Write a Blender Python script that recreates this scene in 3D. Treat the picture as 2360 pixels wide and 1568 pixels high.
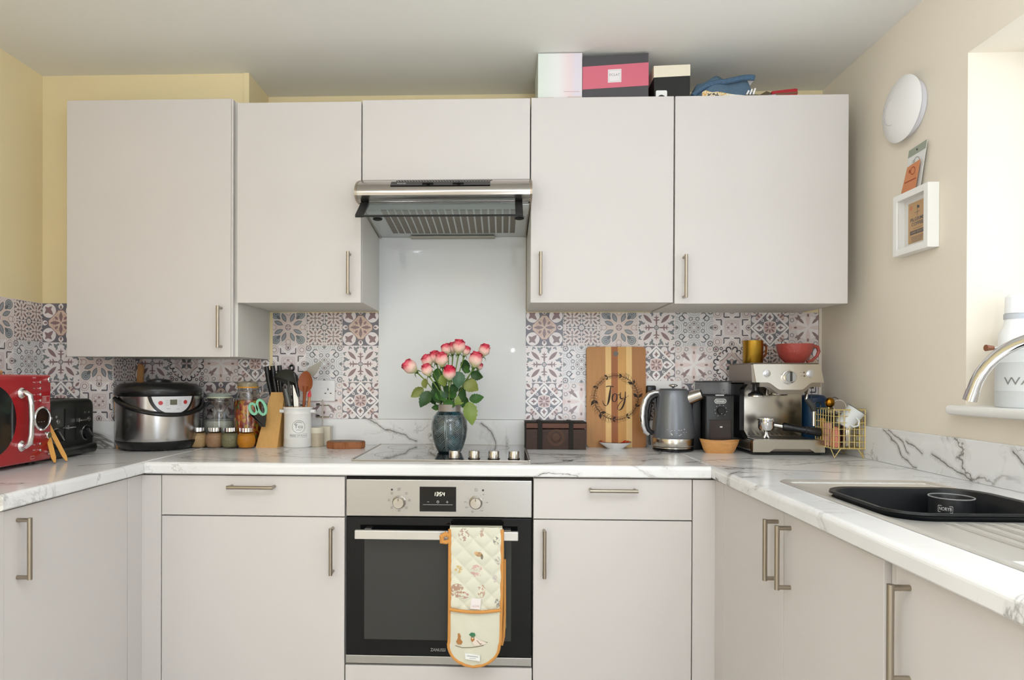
import bpy, bmesh, math, random
from mathutils import Matrix, Vector
random.seed(7)
PI = math.pi
C = bpy.context.scene.collection
S = bpy.context.scene
for o in list(bpy.data.objects):
    bpy.data.objects.remove(o)

# ------------------------------------------------------------------ camera
cam = bpy.data.cameras.new('camera')
cam.sensor_fit = 'HORIZONTAL'; cam.sensor_width = 36.0
cam.lens = 1495.5 / 2360 * 36
cam.shift_x = 0.0323; cam.shift_y = 0.0403
cam.clip_start = 0.02
camo = bpy.data.objects.new('camera', cam); C.objects.link(camo)
yaw, pit, rol = 0.0354, -0.0037, 0.0035
camo.matrix_world = (Matrix.Translation((0.2002, -2.6413, 1.1812)) @ Matrix.Rotation(yaw, 4, 'Z')
                     @ Matrix.Rotation(PI/2 + pit, 4, 'X') @ Matrix.Rotation(rol, 4, 'Z'))
S.camera = camo

# ------------------------------------------------------------------ light and exposure
S.view_settings.view_transform = 'Standard'; S.view_settings.look = 'None'
S.view_settings.exposure = 0.0; S.view_settings.gamma = 1.0
S.view_settings.use_curve_mapping = False
W = bpy.data.worlds.new('world'); S.world = W; W.use_nodes = True
W.node_tree.nodes['Background'].inputs[0].default_value = (0.78, 0.88, 1.0, 1)
W.node_tree.nodes['Background'].inputs[1].default_value = 1.0
def area(name, loc, rot, sx, sy, power, col):
    l = bpy.data.lights.new(name, 'AREA'); l.shape = 'RECTANGLE'; l.size = sx; l.size_y = sy
    l.energy = power; l.color = col
    o = bpy.data.objects.new(name, l); o.location = loc; o.rotation_euler = rot; C.objects.link(o); return o
def spotlamp(name, loc, power, col, r=0.03):
    l = bpy.data.lights.new(name, 'POINT'); l.energy = power; l.color = col; l.shadow_soft_size = r
    o = bpy.data.objects.new(name, l); o.location = loc; C.objects.link(o); return o
# daylight through the sink window and an unseen rear opening put in for light
area('daylight_rear', (0.95, -4.86, 1.2), (PI/2, 0, 0), 0.8, 2.0, 24, (0.80, 0.88, 1.0))
area('side_fill', (-1.5, -3.9, 1.25), (0, -PI/2, 0), 1.9, 1.4, 26, (0.80, 0.88, 1.0))  # fill light added at the windowless left wall to brighten the right side
area('flash_bounce', (0.45, -2.45, 1.80), (PI, 0, 0), 0.5, 0.5, 40, (0.80, 0.88, 1.0))
area('daylight_window', (1.86, -1.55, 1.62), (0, PI/2, 0), 0.9, 1.3, 5.5, (0.84, 0.92, 1.0))
spotlamp('bounce_point', (-0.5, -2.7, 2.27), 12, (0.93, 0.96, 1.0), 0.05)  # unseen point light added for the cabinet shadow, like flash off the ceiling
spotlamp('camera_flash', (0.29, -2.76, 1.42), 2.2, (0.95, 0.97, 1.0), 0.010)

# ------------------------------------------------------------------ material helpers
def srgb(c):
    if isinstance(c, str):
        c = c.lstrip('#'); c = [int(c[i:i+2], 16)/255 for i in (0, 2, 4)]
    return tuple((x/12.92 if x <= 0.04045 else ((x+0.055)/1.055)**2.4) for x in c) + (1,)
class Mat:
    def __init__(s, name):
        s.m = bpy.data.materials.new(name); s.m.use_nodes = True
        s.t = s.m.node_tree; s.b = s.t.nodes['Principled BSDF']
    def n(s, typ, **kw):
        nd = s.t.nodes.new(typ)
        for k, v in kw.items(): setattr(nd, k, v)
        return nd
    def l(s, a, b): s.t.links.new(a, b)
def mat(name, col, rough=0.5, metal=0.0, spec=0.5, coat=0.0, trans=0.0, ior=1.45, emis=None, es=1.0, noise=0.0, nscale=20, bump=0.0, bscale=200, alpha=1.0, sheen=0.0, stretch=None):
    M = Mat(name); b = M.b
    b.inputs['Base Color'].default_value = srgb(col); b.inputs['Roughness'].default_value = rough
    b.inputs['Metallic'].default_value = metal; b.inputs['Specular IOR Level'].default_value = spec
    b.inputs['Coat Weight'].default_value = coat; b.inputs['Coat Roughness'].default_value = 0.05
    b.inputs['Transmission Weight'].default_value = trans; b.inputs['IOR'].default_value = ior
    b.inputs['Alpha'].default_value = alpha; b.inputs['Sheen Weight'].default_value = sheen
    if emis: b.inputs['Emission Color'].default_value = srgb(emis); b.inputs['Emission Strength'].default_value = es
    if noise or bump:
        tc = M.n('ShaderNodeTexCoord'); mp = M.n('ShaderNodeMapping'); M.l(tc.outputs['Object'], mp.inputs[0])
        if stretch: mp.inputs['Scale'].default_value = stretch
    if noise:
        nz = M.n('ShaderNodeTexNoise'); nz.inputs['Scale'].default_value = nscale; nz.inputs['Detail'].default_value = 4
        M.l(mp.outputs[0], nz.inputs['Vector'])
        mx = M.n('ShaderNodeMix', data_type='RGBA'); c = srgb(col)
        mx.inputs['A'].default_value = tuple(max(0, x*(1-noise)) for x in c[:3]) + (1,)
        mx.inputs['B'].default_value = tuple(min(1, x*(1+noise)) for x in c[:3]) + (1,)
        M.l(nz.outputs['Fac'], mx.inputs['Factor']); M.l(mx.outputs['Result'], b.inputs['Base Color'])
    if bump:
        nb = M.n('ShaderNodeTexNoise'); nb.inputs['Scale'].default_value = bscale; nb.inputs['Detail'].default_value = 3
        M.l(mp.outputs[0], nb.inputs['Vector'])
        bp = M.n('ShaderNodeBump'); bp.inputs['Strength'].default_value = bump; bp.inputs['Distance'].default_value = 0.002
        M.l(nb.outputs['Fac'], bp.inputs['Height']); M.l(bp.outputs[0], b.inputs['Normal'])
    return M.m

# expressions that become math nodes
class X:
    M = None
    def __init__(s, v): s.v = v
    @staticmethod
    def op(kind, *a):
        nd = X.M.n('ShaderNodeMath', operation=kind)
        for i, q in enumerate(a):
            q = q.v if isinstance(q, X) else q
            if isinstance(q, (int, float)): nd.inputs[i].default_value = q
            else: X.M.l(q, nd.inputs[i])
        return X(nd.outputs[0])
    def __add__(a, b): return X.op('ADD', a, b)
    __radd__ = __add__
    def __sub__(a, b): return X.op('SUBTRACT', a, b)
    def __rsub__(a, b): return X.op('SUBTRACT', b, a)
    def __mul__(a, b): return X.op('MULTIPLY', a, b)
    __rmul__ = __mul__
    def __truediv__(a, b): return X.op('DIVIDE', a, b)
    def __lt__(a, b): return X.op('LESS_THAN', a, b)
    def __gt__(a, b): return X.op('GREATER_THAN', a, b)
    def __abs__(a): return X.op('ABSOLUTE', a)
def xmin(a, b): return X.op('MINIMUM', a, b)
def xmax(a, b): return X.op('MAXIMUM', a, b)
def xsqrt(a): return X.op('SQRT', a)
def xfrac(a): return X.op('FRACT', a)
def xsin(a): return X.op('SINE', a)
def xdist(x, y, cx, cy):
    dx, dy = x - cx, y - cy
    return xsqrt(dx*dx + dy*dy)
def xleaf(x, y, cx, cy, deg, L, Wd):
    a = math.radians(deg); c, s = math.cos(a), math.sin(a)
    dx, dy = x - cx, y - cy
    u = dx*(c/L) + dy*(s/L); v = abs(dy*c - dx*s)
    return (v + u*u*Wd) < Wd
def xseg(x, y, x0, y0, x1, y1):
    L = math.hypot(x1-x0, y1-y0); c, s = (x1-x0)/L, (y1-y0)/L
    dx, dy = x - x0, y - y0
    u = dx*c + dy*s; v = dy*c - dx*s
    e = xmax(0 - u, u - L); e = xmax(e, 0.0)
    return xsqrt(e*e + v*v)
class Paint:
    def __init__(s, M, base): s.M = M; s.c = None; s.base = base
    def put(s, col, mask, fac=1.0):
        mx = s.M.n('ShaderNodeMix', data_type='RGBA')
        if s.c is None: mx.inputs['A'].default_value = srgb(s.base) if not hasattr(s.base, 'is_output') else (0, 0, 0, 1)
        else: s.M.l(s.c, mx.inputs['A'])
        if hasattr(s.base, 'is_output') and s.c is None: s.M.l(s.base, mx.inputs['A'])
        mx.inputs['B'].default_value = srgb(col)
        if fac != 1.0: mask = mask * fac
        s.M.l(mask.v, mx.inputs['Factor']); s.c = mx.outputs['Result']
    def done(s): s.M.l(s.c, s.M.b.inputs['Base Color'])
def coords(M, sx=1, sy=1, kind='Object', a='X', b='Z', ox=0, oy=0):
    X.M = M
    tc = M.n('ShaderNodeTexCoord'); sp = M.n('ShaderNodeSeparateXYZ'); M.l(tc.outputs[kind], sp.inputs[0])
    return (X(sp.outputs[a]) - ox) * sx, (X(sp.outputs[b]) - oy) * sy

# ------------------------------------------------------------------ mesh helpers
def B(): return bmesh.new()
def add_box(bm, x0, x1, y0, y1, z0, z1, bev=0.0, seg=2, M=None):
    r = bmesh.ops.create_cube(bm, size=1.0); vs = r['verts']
    for v in vs:
        v.co = Vector(((x0+x1)/2 + v.co.x*(x1-x0), (y0+y1)/2 + v.co.y*(y1-y0), (z0+z1)/2 + v.co.z*(z1-z0)))
    if bev:
        es = list({e for v in vs for e in v.link_edges})
        n = bmesh.ops.bevel(bm, geom=es, offset=bev, segments=seg, profile=0.5, affect='EDGES')
        vs = list({v for f in n['faces'] for v in f.verts} | {v for v in vs if v.is_valid})
    if M is not None:
        for v in set(vs): v.co = M @ v.co
    return bm
def add_tube(bm, pts, r, n=10, cap=True, closed=False):
    pts = [Vector(p) for p in pts]; N = len(pts); rings = []
    rs = r if isinstance(r, (list, tuple)) else [r]*N
    up = None
    for i, p in enumerate(pts):
        a = pts[i-1] if (i > 0 or closed) else p; b = pts[(i+1) % N] if (i < N-1 or closed) else p
        t = (b - a).normalized()
        if up is None:
            up = Vector((0, 0, 1)) if abs(t.z) < 0.9 else Vector((1, 0, 0))
        s = t.cross(up).normalized(); up = s.cross(t).normalized()
        k = 1.0
        if 0 < i < N-1:
            c = (pts[i]-pts[i-1]).normalized().dot((pts[i+1]-pts[i]).normalized())
            k = 1/max(0.6, math.sqrt(max(0.01, (1+c)/2)))
        rings.append([bm.verts.new(p + (s*math.cos(2*PI*j/n) + up*math.sin(2*PI*j/n))*rs[i]*(k if k < 1.5 else 1.5)) for j in range(n)])
    for i in range(N if closed else N-1):
        q0, q1 = rings[i], rings[(i+1) % N]
        for j in range(n): bm.faces.new((q0[j], q0[(j+1) % n], q1[(j+1) % n], q1[j]))
    if cap and not closed:
        bm.faces.new(rings[0][::-1]); bm.faces.new(rings[-1])
    return bm
def add_cyl(bm, a, b, r, n=24, r2=None):
    return add_tube(bm, [a, b], [r, r if r2 is None else r2], n)
def add_lathe(bm, prof, c=(0, 0, 0), n=32, M=None, a0=0.0, a1=2*PI, cap=True):
    full = abs(a1-a0-2*PI) < 1e-6; k = n if full else n+1; rings = []
    for r, z in prof:
        ring = []
        for j in range(k):
            a = a0 + (a1-a0)*j/n
            p = Vector((r*math.cos(a), r*math.sin(a), z)); p = (M @ p) if M is not None else p
            ring.append(bm.verts.new(p + Vector(c)))
        rings.append(ring)
    for i in range(len(prof)-1):
        for j in range(n if full else n):
            j2 = (j+1) % k if full else j+1
            try: bm.faces.new((rings[i][j], rings[i][j2], rings[i+1][j2], rings[i+1][j]))
            except ValueError: pass
    if full and cap:
        for ring, f in ((rings[0], True), (rings[-1], False)):
            try: bm.faces.new(ring[::-1] if f else ring)
            except ValueError: pass
    return bm
def add_prism(bm, outline, f0, f1):
    """outline: 2D points; f0/f1 map (u,v) to the two ends"""
    a = [bm.verts.new(f0(*p)) for p in outline]; b = [bm.verts.new(f1(*p)) for p in outline]
    n = len(outline)
    bm.faces.new(a); bm.faces.new(b[::-1])
    for i in range(n): bm.faces.new((a[i], b[i], b[(i+1) % n], a[(i+1) % n]))
    return bm
def prismY(bm, outline, y0, y1): return add_prism(bm, outline, lambda u, v: Vector((u, y0, v)), lambda u, v: Vector((u, y1, v)))
def prismX(bm, outline, x0, x1): return add_prism(bm, outline, lambda u, v: Vector((x0, u, v)), lambda u, v: Vector((x1, u, v)))
def prismZ(bm, outline, z0, z1): return add_prism(bm, outline, lambda u, v: Vector((u, v, z0)), lambda u, v: Vector((u, v, z1)))
def add_ball(bm, c, r, sc=(1, 1, 1), n=16, M=None):
    rr = bmesh.ops.create_uvsphere(bm, u_segments=n, v_segments=max(6, n//2), radius=r)
    for v in rr['verts']:
        p = Vector((v.co.x*sc[0], v.co.y*sc[1], v.co.z*sc[2]))
        if M is not None: p = M @ p
        v.co = p + Vector(c)
    return bm
def rrect(cx, cy, w, h, r, n=5):
    pts = []
    for qx, qy, a in ((1, 1, 0), (-1, 1, PI/2), (-1, -1, PI), (1, -1, 1.5*PI)):
        for i in range(n+1):
            t = a + PI/2*i/n
            pts.append((cx + qx*(w/2-r) + r*math.cos(t), cy + qy*(h/2-r) + r*math.sin(t)))
    return pts
def ell(cx, cy, rx, ry, n=32): return [(cx+rx*math.cos(2*PI*i/n), cy+ry*math.sin(2*PI*i/n)) for i in range(n)]
def mesh(name, bm, m=None, smooth=False, ang=0.6):
    bmesh.ops.recalc_face_normals(bm, faces=bm.faces)
    me = bpy.data.meshes.new(name); bm.to_mesh(me); bm.free()
    for mm in (m if isinstance(m, (list, tuple)) else [m]):
        if mm: me.materials.append(mm)
    if smooth:
        for p in me.polygons: p.use_smooth = True
        try: me.set_sharp_from_angle(angle=ang)
        except Exception: pass
    return me
LOC = {}
def wloc(o):
    v = Vector((0, 0, 0)); p = o
    while p is not None: v = v + p.location; p = p.parent
    return v
def link(name, me, parent=None, loc=(0, 0, 0), rot=(0, 0, 0)):
    o = bpy.data.objects.new(name, me); C.objects.link(o)
    o.location = loc; o.rotation_euler = rot
    if parent: o.parent = parent
    return o
def part(name, bm, m, parent, smooth=False, label=None, ang=0.6, world=True, kind=None):
    """a child mesh; bm given in world coordinates (for unrotated things) unless world=False"""
    if world:
        d = wloc(parent)
        for v in bm.verts: v.co -= d
    o = link(name, mesh(name, bm, m, smooth, ang), parent)
    if label: o['label'] = label
    if kind: o['kind'] = kind
    return o
def thing(name, label, cat, loc=(0, 0, 0), rot=(0, 0, 0), group=None):
    o = bpy.data.objects.new(name, None); C.objects.link(o); o.empty_display_size = 0.02
    o.location = loc; o.rotation_euler = rot; o['label'] = label; o['category'] = cat
    if group: o['group'] = group
    return o
def solo(name, bm, m, label, cat, loc=(0, 0, 0), smooth=False, group=None, ang=0.6):
    for v in bm.verts: v.co -= Vector(loc)
    o = link(name, mesh(name, bm, m, smooth, ang), None, loc); o['label'] = label; o['category'] = cat
    if group: o['group'] = group
    return o
def struct(name, bm, m, smooth=False):
    o = link(name, mesh(name, bm, m, smooth)); o['kind'] = 'structure'; return o
def text(s, size, m, parent, f, name='lettering', width=None, align='CENTER', off=0.0, world=True, shear=0.0, space=1.0, label=None):
    """f maps flat (x, y) to a world point; parent an unrotated thing"""
    cu = bpy.data.curves.new('t', 'FONT'); cu.body = s; cu.size = size; cu.align_x = align; cu.align_y = 'CENTER'
    cu.resolution_u = 3; cu.offset = off; cu.shear = shear; cu.space_character = space
    o = bpy.data.objects.new('t', cu); C.objects.link(o)
    dg = bpy.context.evaluated_depsgraph_get(); dg.update()
    me = bpy.data.meshes.new_from_object(o.evaluated_get(dg)); bpy.data.objects.remove(o); bpy.data.curves.remove(cu)
    xs = [v.co.x for v in me.vertices]
    k = (width/(max(xs)-min(xs))) if width and xs else 1.0
    d = wloc(parent) if world else Vector((0, 0, 0))
    for v in me.vertices: v.co = Vector(f(v.co.x*k, v.co.y)) - d
    me.name = name; me.materials.clear(); me.materials.append(m)
    o = link(name, me, parent)
    if label: o['label'] = label
    return o
def onY(cx, cz, y): return lambda a, b: (cx+a, y, cz+b)         # text facing the room on the back wall side
def onXr(cy, cz, x): return lambda a, b: (x, cy-a, cz+b)        # on the right wall, facing -x
def onXl(cy, cz, x): return lambda a, b: (x, cy+a, cz+b)        # facing +x
def bez(p0, p1, p2, p3, n=10):
    out = []
    for i in range(n+1):
        t = i/n; a = (1-t)**3; b = 3*(1-t)**2*t; c = 3*(1-t)*t*t; d = t**3
        out.append((a*p0[0]+b*p1[0]+c*p2[0]+d*p3[0], a*p0[1]+b*p1[1]+c*p2[1]+d*p3[1]))
    return out
def stroke(bm, pts, w, f, taper=True):
    """flat ribbon along 2D pts; w one width or a width per point"""
    n = len(pts); L = []
    for i, p in enumerate(pts):
        a = pts[max(0, i-1)]; b = pts[min(n-1, i+1)]; dx, dy = b[0]-a[0], b[1]-a[1]; l = math.hypot(dx, dy) or 1
        ww = (w[i] if isinstance(w, (list, tuple)) else w*(0.35+0.65*math.sin(PI*min(max(i/(n-1), 0.08), 0.92)) if taper else 1))/2
        L.append((bm.verts.new(f(p[0]-dy/l*ww, p[1]+dx/l*ww)), bm.verts.new(f(p[0]+dy/l*ww, p[1]-dx/l*ww))))
    for i in range(n-1): bm.faces.new((L[i][0], L[i+1][0], L[i+1][1], L[i][1]))
    return bm
def flat(bm, pts, f):
    bm.faces.new([bm.verts.new(f(*p)) for p in pts]); return bm

# ------------------------------------------------------------------ common materials
CAB = mat('cabinet_laminate', '#d3cdc9', 0.42, noise=0.015, nscale=6)
CARC = mat('cabinet_carcass', '#d9d5cc', 0.5)
NICKEL = mat('brushed_nickel', '#a69c8e', 0.3, 1.0)
STEEL = mat('brushed_steel', '#b9b6b0', 0.28, 1.0, noise=0.06, nscale=30, stretch=(1, 40, 40))
STEEL2 = mat('satin_steel', '#c2bdb5', 0.22, 1.0)
CHROME = mat('chrome', '#e2e2e4', 0.07, 1.0)
BLACKP = mat('black_plastic', '#161617', 0.25)
BLACKM = mat('black_matt', '#1b1b1c', 0.55)
GAP = mat('dark_gap', '#2a2622', 0.8)
WHITEP = mat('white_plastic', '#eeecea', 0.35)
OAK = mat('oak', '#c8935a', 0.5, noise=0.16, nscale=14, stretch=(6, 6, 0.8))
WHITETXT = mat('white_print', '#e8e8e4', 0.5)
DARKTXT = mat('dark_print', '#3b3a3a', 0.6)
GREYTXT = mat('grey_print', '#8c8a86', 0.6)
WALLM = mat('cream_wall_paint', '#ead9ad', 0.75, bump=0.05, bscale=160)
WALLR = mat('cream_wall_paint_lit', '#ece2d1', 0.75, bump=0.05, bscale=160)  # same paint as the left wall; the light's neutral tone put into colour
CEILM = mat('ceiling_paint', '#ebe9e2', 0.8, bump=0.04, bscale=120)
WHITEG = mat('white_gloss_paint', '#f2f0ec', 0.25)
GLASS = mat('clear_glass', '#ffffff', 0.0, trans=1.0, ior=1.45)

def marble(name, seed, veins=(), a='X', b='Y'):
    M = Mat(name); X.M = M; b_ = M.b
    tc = M.n('ShaderNodeTexCoord')
    mp = M.n('ShaderNodeMapping'); mp.inputs['Location'].default_value = (seed, seed*.7, seed*.3); M.l(tc.outputs['Object'], mp.inputs[0])
    mp.inputs['Rotation'].default_value = (0.3, 0.2, 0.5); mp.inputs['Scale'].default_value = (1, 1.5, 1.2)
    def nz(sc, det, dist, rough=0.55):
        q = M.n('ShaderNodeTexNoise'); q.inputs['Scale'].default_value = sc; q.inputs['Detail'].default_value = det
        q.inputs['Distortion'].default_value = dist; q.inputs['Roughness'].default_value = rough
        M.l(mp.outputs[0], q.inputs['Vector']); return X(q.outputs['Fac'])
    P = Paint(M, '#ecebea')
    cloud = nz(2.2, 5, 0.4)
    P.put('#d5d4d2', xmin(xmax((cloud - 0.48)*3.2, 0.0), 1.0), 0.55)
    n1 = nz(1.5, 7, 1.1, 0.6); gate = nz(1.9, 2, 0.0)
    g = xmin(xmax((gate - 0.45)*7, 0.0), 1.0)
    P.put('#a9a5a0', xmax(1 - abs(n1 - 0.5)*26, 0.0)*g, 0.45)
    P.put('#625d58', xmax(1 - abs(n1 - 0.5)*90, 0.0)*g, 0.9)
    n2 = nz(3.1, 8, 0.8, 0.62); gate2 = nz(2.7, 1, 0.0)
    P.put('#8c857d', xmax(1 - abs(n2 - 0.52)*70, 0.0)*xmin(xmax((gate2-0.5)*8, 0.0), 1.0), 0.55)
    if veins:
        sp = M.n('ShaderNodeSeparateXYZ'); M.l(tc.outputs['Object'], sp.inputs[0])
        w1 = M.n('ShaderNodeTexNoise'); w1.inputs['Scale'].default_value = 22; w1.inputs['Detail'].default_value = 5; M.l(tc.outputs['Object'], w1.inputs['Vector'])
        sc = M.n('ShaderNodeSeparateColor'); M.l(w1.outputs['Color'], sc.inputs[0])
        u = X(sp.outputs[a]) + (X(sc.outputs[0]) - 0.5)*0.03; v = X(sp.outputs[b]) + (X(sc.outputs[1]) - 0.5)*0.03
        d = None
        for (x0, y0, x1, y1) in veins:
            e = xseg(u, v, x0, y0, x1, y1); d = e if d is None else xmin(d, e)
        P.put('#8f8a85', xmax(1 - d*90, 0.0), 0.5)
        P.put('#4b4642', xmax(1 - d*380, 0.0), 0.9)
    P.done(); b_.inputs['Roughness'].default_value = 0.16; b_.inputs['Specular IOR Level'].default_value = 0.32
    return M.m

# ------------------------------------------------------------------ printed tile designs
def tile_mat(name, fn, base, rough=0.22):
    M = Mat('tile_'+name); x, y = coords(M, 1/0.075, 1/0.075)
    P = Paint(M, base); ax, ay = abs(x), abs(y); u, v = xmax(ax, ay), xmin(ax, ay)
    fn(P, x, y, ax, ay, u, v); P.done()
    M.b.inputs['Roughness'].default_value = rough
    return M.m
GRY, MAU, PNK, LGT, SLT, DRK = '#7d7a80', '#8d7475', '#d8bfae', '#eae2e0', '#808486', '#4b4a50'
def tA(P, x, y, ax, ay, u, v):
    d = xdist(ax, ay, .62, .62); P.put(LGT, d < .36)
    P.put(MAU, xleaf(ax, ay, .62, .62, 45, .30, .11)); P.put(MAU, xleaf(ax, ay, .66, .66, -45, .27, .10))
    P.put(MAU, xleaf(u, v, .56, .78, 10, .10, .07))
    P.put(LGT, xleaf(u, v, .84, 0, 0, .16, .13)); P.put(MAU, xleaf(u, v, .80, 0, 0, .1, .06))
    dd = xmin(ax + ay*0.92, ay + ax*0.92); sh = xmax(dd - .70, u - .63); sh = xmax(sh, 0 - (xdist(u, v, .70, .42) - .23))
    P.put(MAU, sh < 0.04); P.put(PNK, sh < 0.0)
    P.put('#c4a391', (abs(xdist(u, v, .34, .16) - .07) < .02)*(sh < 0))
    P.put(MAU, xleaf(u, v, .31, 0, 0, .27, .085)); P.put(MAU, xleaf(u, v, .24, .24, 45, .13, .055)); P.put(PNK, xdist(u, v, 0, 0) < .05)
def tD0(P, x, y, ax, ay, u, v, a=MAU, b=SLT):
    P.put(a, xleaf(u, v, .36, 0, 0, .34, .045)); P.put(a, xleaf(u, v, .40, .07, 75, .12, .035)); P.put(a, xleaf(u, v, .54, .05, 70, .09, .03))
    P.put(a, xleaf(ax, ay, .47, .47, 45, .33, .10)); P.put(a, xleaf(ax, ay, .36, .36, 45, .12, .05))
    P.put(b, xleaf(u, v, .80, .27, 35, .18, .075)); P.put(b, xleaf(u, v, .88, .17, -60, .12, .06)); P.put(b, xleaf(u, v, .68, .22, -25, .1, .04))
    P.put(b, xleaf(u, v, .90, .55, 60, .11, .045)); P.put(b, xleaf(u, v, .86, .62, -15, .1, .035))
    r = xdist(u, v, 0, 0); P.put(b, abs(r - .10) < .03); P.put(a, r < .035)
    P.put(a, xdist(u, v, .93, 0) < .035); P.put(b, xdist(ax, ay, .93, .93) < .04)
def tD(P, x, y, ax, ay, u, v): tD0(P, x, y, ax, ay, u, v)
def tB(P, x, y, ax, ay, u, v):
    X2, Y2 = abs(ax*2 - 1), abs(ay*2 - 1); U, V = xmax(X2, Y2), xmin(X2, Y2)
    tD0(P, x, y, X2, Y2, U, V, '#876e68', '#6b6a6c')
    P.put('#6b6a6c', abs(xdist(ax, ay, 0, 0) - .16) < .025)
def tC(P, x, y, ax, ay, u, v):
    P.put('#bfb0b0', (xsin(x*42)*xsin(y*42) > .35)*(ax + ay > .9), .5)
    P.put(PNK, xdist(u, v, .45, .18) < .27, .5)
    P.put('#696d70', xleaf(u, v, .53, .235, 24, .27, .115)); P.put('#95999c', xleaf(u, v, .53, .235, 24, .22, .075))
    d = xdist(ax, ay, .69, .69); m = xmax(d - .21, 0.0)
    P.put(SLT, xmin(xmax(0 - (ax - .69), 0 - (ay - .69)) , d) < .0, .0)
    P.put('#6c7073', d < .235); P.put('#a4a8aa', d < .20); P.put('#6c7073', d < .135); P.put('#a4a8aa', d < .10); P.put('#6c7073', d < .05)
    P.put('#6c7073', xleaf(ax, ay, .54, .54, 45, .14, .09))
    r = xdist(u, v, 0, 0); P.put('#a58b86', abs(r - .15) < .025); P.put('#a58b86', xleaf(ax, ay, .07, .07, 45, .08, .04))
    P.put('#c0a7a4', abs(xdist(u, v, .80, 0) - .13) < .02); P.put('#9c8581', xdist(u, v, .95, .12) < .035)
def tE(P, x, y, ax, ay, u, v):
    d = xdist(u, v, 1.0, 0); P.put('#b4b3b3', (xfrac(d*9 + xsin(v*26)*.10) < .32)*(d < .62), .9)
    P.put('#8b8e8c', xdist(u, v, .93, 0) < .10, .8); P.put('#77736f', xleaf(u, v, .90, 0, 0, .09, .05))
    P.put('#6e6a6e', abs(xdist(ax, ay, .50, .66) - .13) < .022); P.put(LGT, (xdist(ax, ay, .42, .60) < .13))
    P.put('#55545c', abs(xdist(ax, ay, .66, .50) - .13) < .020); P.put('#55545c', xleaf(ax, ay, .56, .56, 45, .17, .035))
    P.put('#6e6a6e', abs(xdist(u, v, .46, .18) - .09) < .018); P.put('#6e6a6e', abs(xdist(ax, ay, .86, .86) - .13) < .025); P.put('#9a8583', xdist(ax, ay, .86, .86) < .06)
    P.put('#a3a09e', abs(xdist(u, v, .22, 0) - .115) < .02); P.put('#8a7773', xdist(u, v, .22, 0) < .06)
    P.put('#a3a09e', abs(xdist(ax, ay, .22, .22) - .07) < .015)
def tF(P, x, y, ax, ay, u, v):
    P.put('#d9c8c6', abs(u - .36 + v*v*.25) < .035); P.put('#dccac8', (u < .33)*(xdist(ax, ay, .18, .18) > .16), .6)
    P.put('#9c8280', xleaf(u, v, .2, 0, 0, .08, .05)); P.put('#cbb5b2', abs(xdist(ax, ay, .17, .17) - .10) < .02)
    s = abs(ax - ay); P.put('#5e5b60', (abs(u - .56) < .035)*(v > .12)*(v < .42)); P.put('#5e5b60', (abs(v - .42) < .03)*(u > .56)*(u < .86))
    P.put('#f5f0ee', abs(u - v - .50) < .035)
    P.put('#b39d9a', abs(xdist(ax, ay, .76, .76) - .12) < .025); P.put('#c9b4b0', abs(xdist(ax, ay, .76, .76) - .22) < .02)
    P.put('#77696a', xleaf(u, v, .88, 0, 0, .09, .06)); P.put('#9c8583', abs(xdist(u, v, .88, 0) - .13) < .02)
def tG(P, x, y, ax, ay, u, v):
    s = ax + ay
    P.put(LGT, (s > 1.0)*(xdist(ax, ay, .86, .86) < .22)); P.put(LGT, (s > 1.0)*(xdist(u, v, .80, .42) < .17))
    P.put(MAU, xleaf(ax, ay, .86, .86, 45, .15, .07)*(s > 1.0)); P.put('#d5bdb8', (xdist(ax, ay, .52, .52) < .22)*(s > 1.0)); P.put(MAU, xleaf(ax, ay, .62, .62, 45, .2, .04)*(s > 1.0))
    P.put(MAU, xleaf(u, v, .66, .44, 15, .1, .03)*(s > 1.0)); P.put('#f1ecea', abs(s - .98) < .065)
    i = s < .87
    P.put('#f1ecea', (xdist(u, v, .56, 0) < .20)*i); P.put('#f1ecea', (xleaf(u, v, .72, 0, 0, .14, .12))*i)
    P.put(MAU, xleaf(u, v, .56, 0, 0, .14, .06)); P.put(MAU, xleaf(u, v, .56, 0, 90, .13, .045))
    P.put('#f1ecea', xleaf(ax, ay, .40, .40, 45, .12, .07)); P.put(GRY, xleaf(ax, ay, .40, .40, 45, .08, .03))
    P.put('#f1ecea', u + v*.25 < .37); P.put('#d3bab6', u + v*.25 < .335)
    P.put(MAU, xleaf(u, v, .18, 0, 0, .12, .04)); P.put(MAU, xleaf(ax, ay, .15, .15, 45, .13, .045)); P.put(LGT, xdist(u, v, 0, 0) < .035)
def tH(P, x, y, ax, ay, u, v):
    P.put('#f3ecea', xdist(u, v, 0, 0) < .62, .9)
    P.put('#e3cfca', xleaf(u, v, .55, 0, 0, .48, .12), .8); P.put('#8e7775', xleaf(u, v, .66, 0, 0, .10, .055)); P.put('#dcc4bd', xleaf(u, v, .93, 0, 90, .2, .1), .7)
    P.put('#957f7e', xleaf(ax, ay, .40, .40, 45, .27, .075)); P.put('#957f7e', xleaf(ax, ay, .50, .50, -45, .16, .055)); P.put('#957f7e', xleaf(u, v, .60, .50, 25, .1, .05))
    P.put('#b8b4b3', abs(xdist(ax, ay, .84, .84) - .17) < .02); P.put('#c7aea3', xdist(ax, ay, .84, .84) < .07, .7); P.put('#9d989a', abs(xdist(u, v, .84, .40) - .09) < .025)
    P.put('#d9c9c4', abs(xdist(ax, ay, .95, .95) - .45) < .02)
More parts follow.
